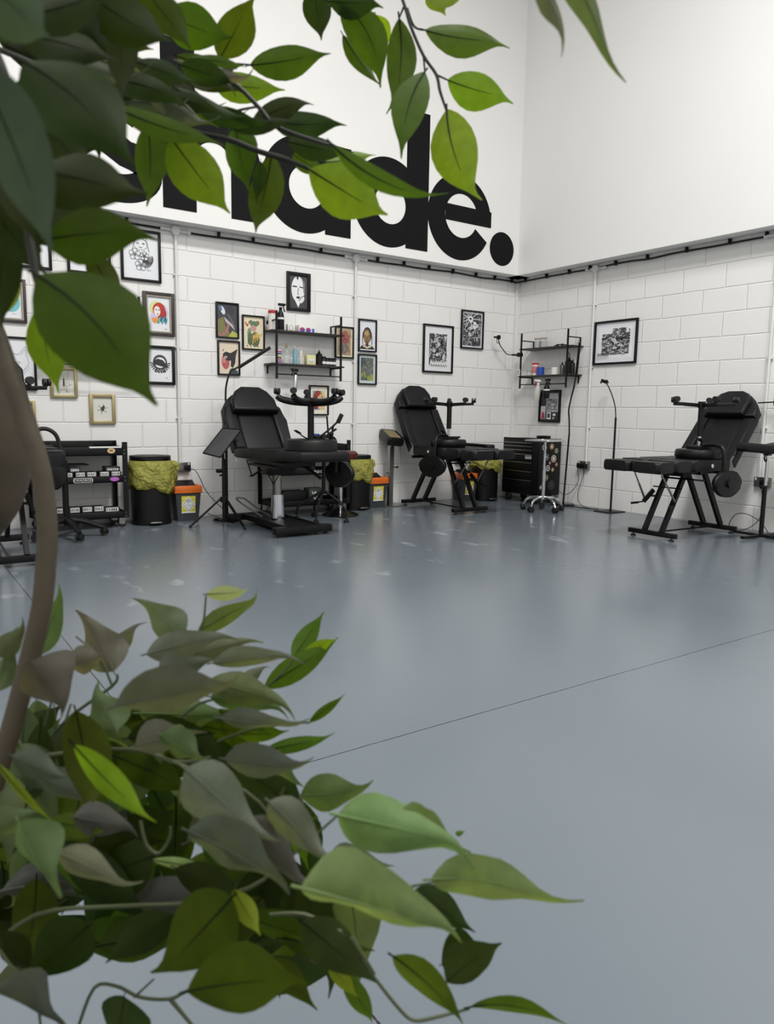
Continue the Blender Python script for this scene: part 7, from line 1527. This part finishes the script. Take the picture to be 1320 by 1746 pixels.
def leaf_mat():
    m = bpy.data.materials.new('silk_leaf'); m.use_nodes = True; nt = m.node_tree; N = nt.nodes; L = nt.links; b = N['Principled BSDF']
    a = N.new('ShaderNodeAttribute'); a.attribute_name = 'ink'
    tc = N.new('ShaderNodeTexCoord'); ns = N.new('ShaderNodeTexNoise'); ns.inputs['Scale'].default_value = 90; ns.inputs['Detail'].default_value = 4; L.new(tc.outputs['Object'], ns.inputs['Vector'])
    hv = N.new('ShaderNodeHueSaturation'); L.new(a.outputs['Color'], hv.inputs['Color'])
    vr = N.new('ShaderNodeMath'); vr.operation = 'MULTIPLY_ADD'; L.new(ns.outputs['Fac'], vr.inputs[0]); vr.inputs[1].default_value = .5; vr.inputs[2].default_value = .75; L.new(vr.outputs[0], hv.inputs['Value'])
    L.new(hv.outputs[0], b.inputs['Base Color']); b.inputs['Roughness'].default_value = .55; b.inputs['Specular IOR Level'].default_value = .18
    tr = N.new('ShaderNodeBsdfTranslucent'); sc = N.new('ShaderNodeMix'); sc.data_type = 'RGBA'; sc.blend_type = 'MULTIPLY'; sc.inputs[0].default_value = 1
    L.new(hv.outputs[0], sc.inputs[6]); sc.inputs[7].default_value = (1.5, 1.5, .45, 1); L.new(sc.outputs[2], tr.inputs[0])
    mx = N.new('ShaderNodeMixShader'); mx.inputs[0].default_value = .42
    L.new(b.outputs[0], mx.inputs[1]); L.new(tr.outputs[0], mx.inputs[2]); L.new(mx.outputs[0], N['Material Output'].inputs[0])
    return m
LEAF = leaf_mat()
LCOL = {'b': (108, 130, 28), 'g': (70, 92, 20), 'd': (44, 60, 22), 'n': (34, 46, 4), 'n2': (56, 70, 4), 's': (56, 70, 56), 'y': (98, 102, 90), 'y2': (78, 81, 74), 'q': (84, 98, 66), 'q2': (104, 122, 80), 'p': (150, 160, 110)}  # grey y and s tones put the leaves' sheen into the colour
TWG = mat('twig_green_brown', (32, 32, 22), .6, var=.2)
TWL = mat('pale_green_twig', (58, 66, 34), .55, var=.15)
BARK = mat('mottled_bark', (60, 52, 40), .85, bump=1, var=.85, nscale=22)
STEMM = mat('vine_bark', (64, 55, 39), .6, bump=.4, var=.2, nscale=60)
tree = thing('ficus_tree', 'artificial ficus tree with green drooping leaves, very close at the left edge', 'plant', (TRUNK[-1][0], TRUNK[-1][1], 0))
T0v = Vector(tree.location)
PROF2 = [(0, .05), (.03, .3), (.08, .6), (.15, .85), (.24, 1), (.35, .98), (.46, .86), (.56, .66), (.66, .46), (.75, .3), (.84, .18), (.92, .1), (1, .03)]
PROF = [(0, .03), (.03, .22), (.08, .46), (.16, .72), (.27, .93), (.39, 1), (.5, .95), (.6, .82), (.7, .6), (.78, .39), (.85, .2), (.92, .09), (1, .03)]
def add_leaf(bm, cl, d, col, sag, fold, side, k):
    B = Vector(d[:3])-T0v; T = Vector(d[3:6])-T0v; Wv = Vector(d[6:9]); ax = T-B; Ln = ax.length; Nn = ax.cross(Wv).normalized(); hw = Wv.length; Wu = Wv/hw
    rr = random.Random(k); c = [v*rr.uniform(.88, 1.12) for v in lin(LCOL[col])]; ph = rr.uniform(0, 6); sg = sag*(1 if rr.random() < .6 else -1)
    wav = .05 if col not in ('y', 'y2', 'q', 'q2') else .16; hk = (.07 if rr.random() < .5 else -.07)*rr.random()
    if wav > .1: fold += rr.uniform(.0, .3); hk = rr.choice((-1, 1))*rr.uniform(.05, .2)
    prof = PROF2 if wav > .1 else PROF; w2 = rr.uniform(7, 13)
    rows = []
    for t, w in prof:
        cen = B+ax*t+Nn*(sg*4*t*(1-t)*Ln)+Wu*(side*4*t*(1-t)*Ln)+Wu*(hk*Ln*max(0, (t-.72)/.28)**2)+Nn*(hk*Ln*max(0, (t-.6)/.4)**2)
        row = []
        for u_ in (-1, -.55, 0, .55, 1):
            row.append(bm.verts.new(cen+Wu*(hw*w*u_)+Nn*(hw*w*abs(u_)*fold*2+wav*hw*(.3+w)*abs(u_)*math.sin((9 if wav < .1 else w2)*t+ph+u_*2))))
        rows.append(row)
    for a, b_ in zip(rows, rows[1:]):
        for i in range(4):
            f = bm.faces.new((a[i], a[i+1], b_[i+1], b_[i])); f.smooth = True
            for l in f.loops: l[cl] = (*c, 1)
    # dark wire midrib moulded on the leaf
    pr = [B+ax*t+Nn*(sg*4*t*(1-t)*Ln)+Wu*(side*4*t*(1-t)*Ln) for t in (-.06, .05, .15, .25, .35, .45, .55, .66)]
    rg = []
    for i, p in enumerate(pr):
        q = .0009*(1-.8*i/7)*(Ln/.09); rg.append([bm.verts.new(p+Wu*q*math.cos(a_)+Nn*q*.9*math.sin(a_)) for a_ in (0, PI/3, 2*PI/3, PI, 4*PI/3, 5*PI/3)])
    dk = lin((24, 32, 12)) if wav < .1 else [v*1.25 for v in c]
    for a, b_ in zip(rg, rg[1:]):
        for i in range(6):
            f = bm.faces.new((a[i], a[(i+1) % 6], b_[(i+1) % 6], b_[i])); f.smooth = True
            for l in f.loops: l[cl] = (*dk, 1)
PARTN = {'hanging twig': 'hanging green twig at the top centre', 'upper middle branch': 'branch reaching right across the painted word', 'near left branch': 'blurred dark branch nearest the camera at top left, with added unseen shade leaves above', 'drooping tip': 'blurred narrow leaf tips at the top right', 'lower front branch': 'pale green leaved branch at the bottom', 'lower upper branch': 'grey green leaved branch in front of the floor', 'lower mass': 'dark inner leaves at the bottom left'}
for br, lab in PARTN.items():
    mb = MB()
    tws = [t for t in TWIGS if t[0] == br]
    if not tws:
        l0 = [l for l in LEAVES if l[0] == br][0][1]; tws = [(br, tuple(l0[:3])+tuple((Vector(l0[:3])+Vector((.01, .0, .07)))[:]), .0014)]
    for _, p, rad in tws:
        P_ = [Vector(p[i:i+3])-T0v for i in range(0, len(p), 3)]; rad *= .72 if 'lower' in br else 1; mb.tube(P_, [rad]*(len(P_)-1)+[rad*.7], 8, sub=4)
    o = obj('branch', mb, TWL if 'lower' in br else TWG, tree, label=lab)
    bm = bmesh.new(); cl = bm.loops.layers.float_color.new('ink')
    for k, l in enumerate(LEAVES):
        if l[0] == br: add_leaf(bm, cl, l[1], l[2], l[3], l[4], l[5], k)
    me = bpy.data.meshes.new('leaves'); bm.to_mesh(me); bm.free(); me.materials.append(LEAF)
    lo = bpy.data.objects.new('leaves', me); C.objects.link(lo); lo.parent = o
obj('trunk', MB().tube([Vector(p)-T0v for p in TRUNK]+[Vector((0, 0, .22))], TRUNK_R+[.024], 20, sub=5), BARK, tree)
obj('vine_stem', MB().tube([Vector(p)-T0v for p in STEM]+[Vector((-.01, .02, .3)), Vector((0, .01, .2))], [.0066]*len(STEM)+[.007, .007], 14, sub=5), STEMM, tree, label='thin bent olive brown stem curving beside the trunk')
obj('pot', MB().lathe([(0, 0), (.11, 0), (.14, .24), (.15, .25), (.135, .25), (.125, .2), (0, .2)], n=32), GRYP, tree)
